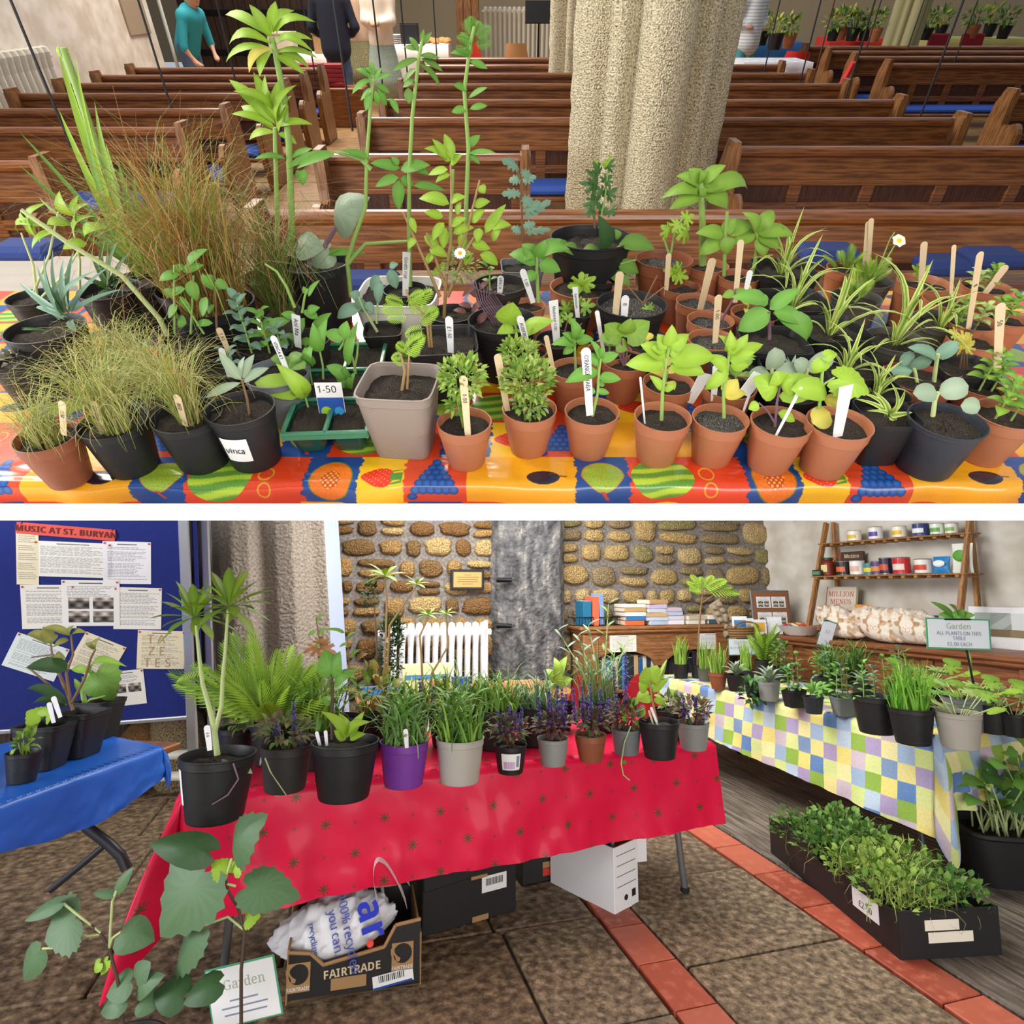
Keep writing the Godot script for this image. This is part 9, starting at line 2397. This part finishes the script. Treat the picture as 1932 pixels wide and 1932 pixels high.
	var sp = PackedVector2Array([Vector2(0, 0), Vector2(tl, 0), Vector2(tl, 0.18), Vector2(tl * 0.62, 0.18), Vector2(tl * 0.56, 0.13), Vector2(tl * 0.4, 0.13), Vector2(tl * 0.34, 0.18), Vector2(tl * 0.16, 0.18), Vector2(tl * 0.12, 0.14), Vector2(0, 0.16)])
	for s in [0.0, 1.0]:
		var sm = B.new()
		sm.slab(sp, -0.004, 0.004, Transform3D(Basis(Vector3(0, 0, -1), Vector3.UP, Vector3(1, 0, 0)), Vector3(tw * s, 0, 0)))
		part(o, "side_panel", sm.done(), card_m)
	var ls = part(o, "price_label", bx(Vector3(-0.0055, 0.1, -0.17), Vector3(0.001, 0.07, 0.15), 0), M("paper", Color.WHITE))
	words(ls, "£2-50", 0.03, M("ink", Color.BLACK), Transform3D(Basis(Vector3.UP, -PI / 2), Vector3(-0.0065, 0.09, -0.17)))
	for i in 2: part(o, "paper_label", bx(Vector3(tw * 0.42 + i * 0.03, 0.11 - i * 0.04, 0.0052 + i * 0.0006), Vector3(0.13 + i * 0.04, 0.035, 0.001)), M("pages", hx("ece4d4"), 0.9))
	var otr: Transform3D = frame.affine_inverse() * o.transform
	for i in 8:
		var cx = (0.27 + 0.46 * (i % 2)) * tw
		var cz = -0.13 - (i / 2) * 0.21
		var n = thing("bedding_plant", "tangled bedding plant in the long black tray, %s pair from its label, %s" % [["first", "second", "third", "fourth"][i / 2], "tile side" if i % 2 == 0 else "board side"], "plant", otr * Vector3(cx, 0.015, cz), 0.0, "bedding plants in the black tray")
		var q = {"n": n, "o": otr * Vector3(cx, 0.015, cz), "r": 0.1, "h": 0.12, "k": 0.002, "turn": 0.0, "y": 0.11, "vs": 1.0, "sq": true}
		part(n, "pot", unit_pot("s", 0.86), M("pot black", Color.GRAY), Transform3D(Basis.from_scale(Vector3.ONE * 0.13), Vector3.ZERO))
		var stringy = i in [0, 2, 3]
		blades(q, 110, 60 if not stringy else 130, 0.9, 2.6, ["a8b868", "b8c070", "8fa050"] if stringy else ["6f8a48", "8a9a58"], 2.2, {"core": 1.0})
		var b = B.new()
		for j in 200:
			var v = Vector3(rng.randfn(), absf(rng.randfn()) * 0.8, rng.randfn()).normalized()
			var at = Vector3(0, 0.12, 0) + v * Vector3(0.15, 0.11, 0.14) * pow(rng.randf(), 0.4)
			b.c = hx((["8fb050", "a4c05c", "6f9840"] if stringy else ["5f8a40", "4f7838", "7aa04c"])[j % 3]).srgb_to_linear()
			b.leaf(lay(at, at + (v + Vector3(rn(-0.8, 0.8), rn(-0.2, 0.8), rn(-0.8, 0.8))).normalized() * rn(0.022, 0.042), 0.022, Vector3(rn(-0.5, 0.5), 1, rn(-0.3, 0.6))), "round", 3, 0.1, 0.15)
		tag(part(n, "foliage", b.done(), L["any"]), "", "", "", "stuff")
	# deep black crate of broad-leaved plants
	var E = on(1812, 1676, 0.0)
	var cr = thing("potted_comfrey", "deep black crate of lush wavy-edged leaves under the check table end", "plant", E + Vector3(0.36, 0, -0.02), -0.45)
	var cb = B.new()
	cb.lathe([Vector2(0, 0.004), Vector2(0.21, 0), Vector2(0.24, 0.2), Vector2(0.255, 0.21), Vector2(0.255, 0.225), Vector2(0.235, 0.225), Vector2(0.22, 0.17)], 32, 7.0, Vector3.ZERO, 0.75)
	part(cr, "crate", cb.done(), M("pot black", Color.GRAY))
	part(cr, "soil", unit_soil(1, true), M("soil", Color.GRAY), Transform3D(Basis.from_scale(Vector3(0.215, 0.2, 0.16)), Vector3(0, 0.18, 0)))
	for i in 46:
		var f = Vector3(rn(-0.14, 0.14), 0.18, rn(-0.08, 0.08))
		var g = f + dirv(i * 2.4, rn(0.8, 1.5)) * rn(0.1, 0.36)
		part(cr, "stalk", tb([f, f.lerp(g, 0.5) + Vector3(0, 0.02, 0), g], 0.005, 0.003, 5), L["stem pale"])
		part(cr, "leaf", unit_leaf("toothed", 2), L[["mid", "fresh", "dark"][i % 3]], lay(g, g + dirv(i * 2.4 + rn(-0.4, 0.4), rn(-0.2, 0.9)) * rn(0.1, 0.17), 0.08, Vector3(0, 1, 0.5)))
	table_y = 0.0
	p = pot(1738, 1625, 54, "m", "empty_pot", "small empty smoky pot between the long tray and the deep crate", {"cat": "pot", "mat": "pot slate"})
	squash_plant()

func wl_mark(p: Dictionary):
	pot_wrap(p, -1.15, -0.75, 0.3, 0.85, M("paper", Color.WHITE), "paper_label")

func _ready():
	rng.seed = 20240
	# ---- camera, sky, lights
	var cam_basis = Basis(Vector3.UP, deg_to_rad(-16.0)) * Basis(Vector3.RIGHT, deg_to_rad(7.14))
	var view = Transform3D(cam_basis, Vector3(0, 1.29, 0))
	var cam = Camera3D.new()
	cam.name = "camera"
	cam.fov = rad_to_deg(2.0 * atan(966.0 / F))
	cam.transform = view
	cam.near = 0.02
	add_child(cam)
	var we = WorldEnvironment.new()
	we.name = "surroundings"
	var env = Environment.new()
	var sky = Sky.new()
	var sm = ProceduralSkyMaterial.new()
	sm.sky_top_color = Color(0.92, 0.95, 1.0)
	sm.sky_horizon_color = Color(0.95, 0.95, 0.94)
	sm.ground_horizon_color = Color(0.62, 0.6, 0.56)
	sm.ground_bottom_color = Color(0.4, 0.38, 0.34)
	sm.sky_energy_multiplier = 0.72
	sm.ground_energy_multiplier = 0.6
	sky.sky_material = sm
	env.background_mode = Environment.BG_SKY
	env.sky = sky
	env.tonemap_mode = Environment.TONE_MAPPER_LINEAR
	env.tonemap_exposure = 1.12
	env.sdfgi_enabled = true
	env.ssao_enabled = true
	env.ssil_enabled = true
	we.environment = env
	add_child(we)
	var upper = view * Transform3D(Basis(Vector3.RIGHT, deg_to_rad(-40.9)), Vector3(0, 1.36, 0)).affine_inverse()
	window_light("window_light", upper * Transform3D(Basis.IDENTITY, Vector3(-3.0, 4.0, -3.2)), upper * Vector3(0.2, 0.7, -1.6), Vector2(2.4, 2.0), 19.0, Color(1.0, 0.97, 0.9))
	window_light("window_light", upper * Transform3D(Basis.IDENTITY, Vector3(-2.5, 5.5, -10.5)), upper * Vector3(0.5, 0, -9.0), Vector2(5.0, 3.0), 60.0, Color(1.0, 0.96, 0.9))
	window_light("window_light", Transform3D(Basis.IDENTITY, Vector3(-3.2, 1.5, -1.2)), Vector3(1.0, 0.7, -3.6), Vector2(1.8, 1.6), 12.0, Color(0.97, 0.98, 1.0))
	window_light("window_light", Transform3D(Basis.IDENTITY, Vector3(0.6, 0.95, 1.5)), Vector3(1.2, 0.8, -4.0), Vector2(3.2, 1.4), 7.5, Color(1.0, 0.98, 0.95))
	window_light("window_light", Transform3D(Basis.IDENTITY, Vector3(1.3, 2.4, -3.3)), Vector3(1.8, 0.5, -3.9), Vector2(2.6, 1.4), 14.0, Color(1.0, 0.99, 0.97))
	leaf_materials()
	wood_textures()
	# ---- the white floor edge between the two rooms
	frame = view
	struct("slab", bx(Vector3(0, 0, -0.6 - 0.85), Vector3(9.0, 0.0167, 1.7), 0.0), M("white slab", hx("fbfbfa"), 0.9))
	# ---- upper room
	frame = upper
	eye = Vector3(0, 1.36, 0)
	look = Basis(Vector3.RIGHT, deg_to_rad(-40.9))
	upper_room()
	seedling_table()
	table_y = 0.735
	seedling_pots()
	# ---- lower room
	frame = Transform3D.IDENTITY
	eye = Vector3(0, 1.29, 0)
	look = cam_basis
	lower_room()

func window_light(called: String, at: Transform3D, to: Vector3, size: Vector2, power: float, col: Color):
	var l = AreaLight3D.new()
	l.name = numbered(called)
	l.area_size = size
	l.light_energy = power
	l.light_color = col
	l.area_range = 30.0
	l.shadow_enabled = true
	add_child(l)
	l.transform = Transform3D(Basis.looking_at(to - at.origin), at.origin)
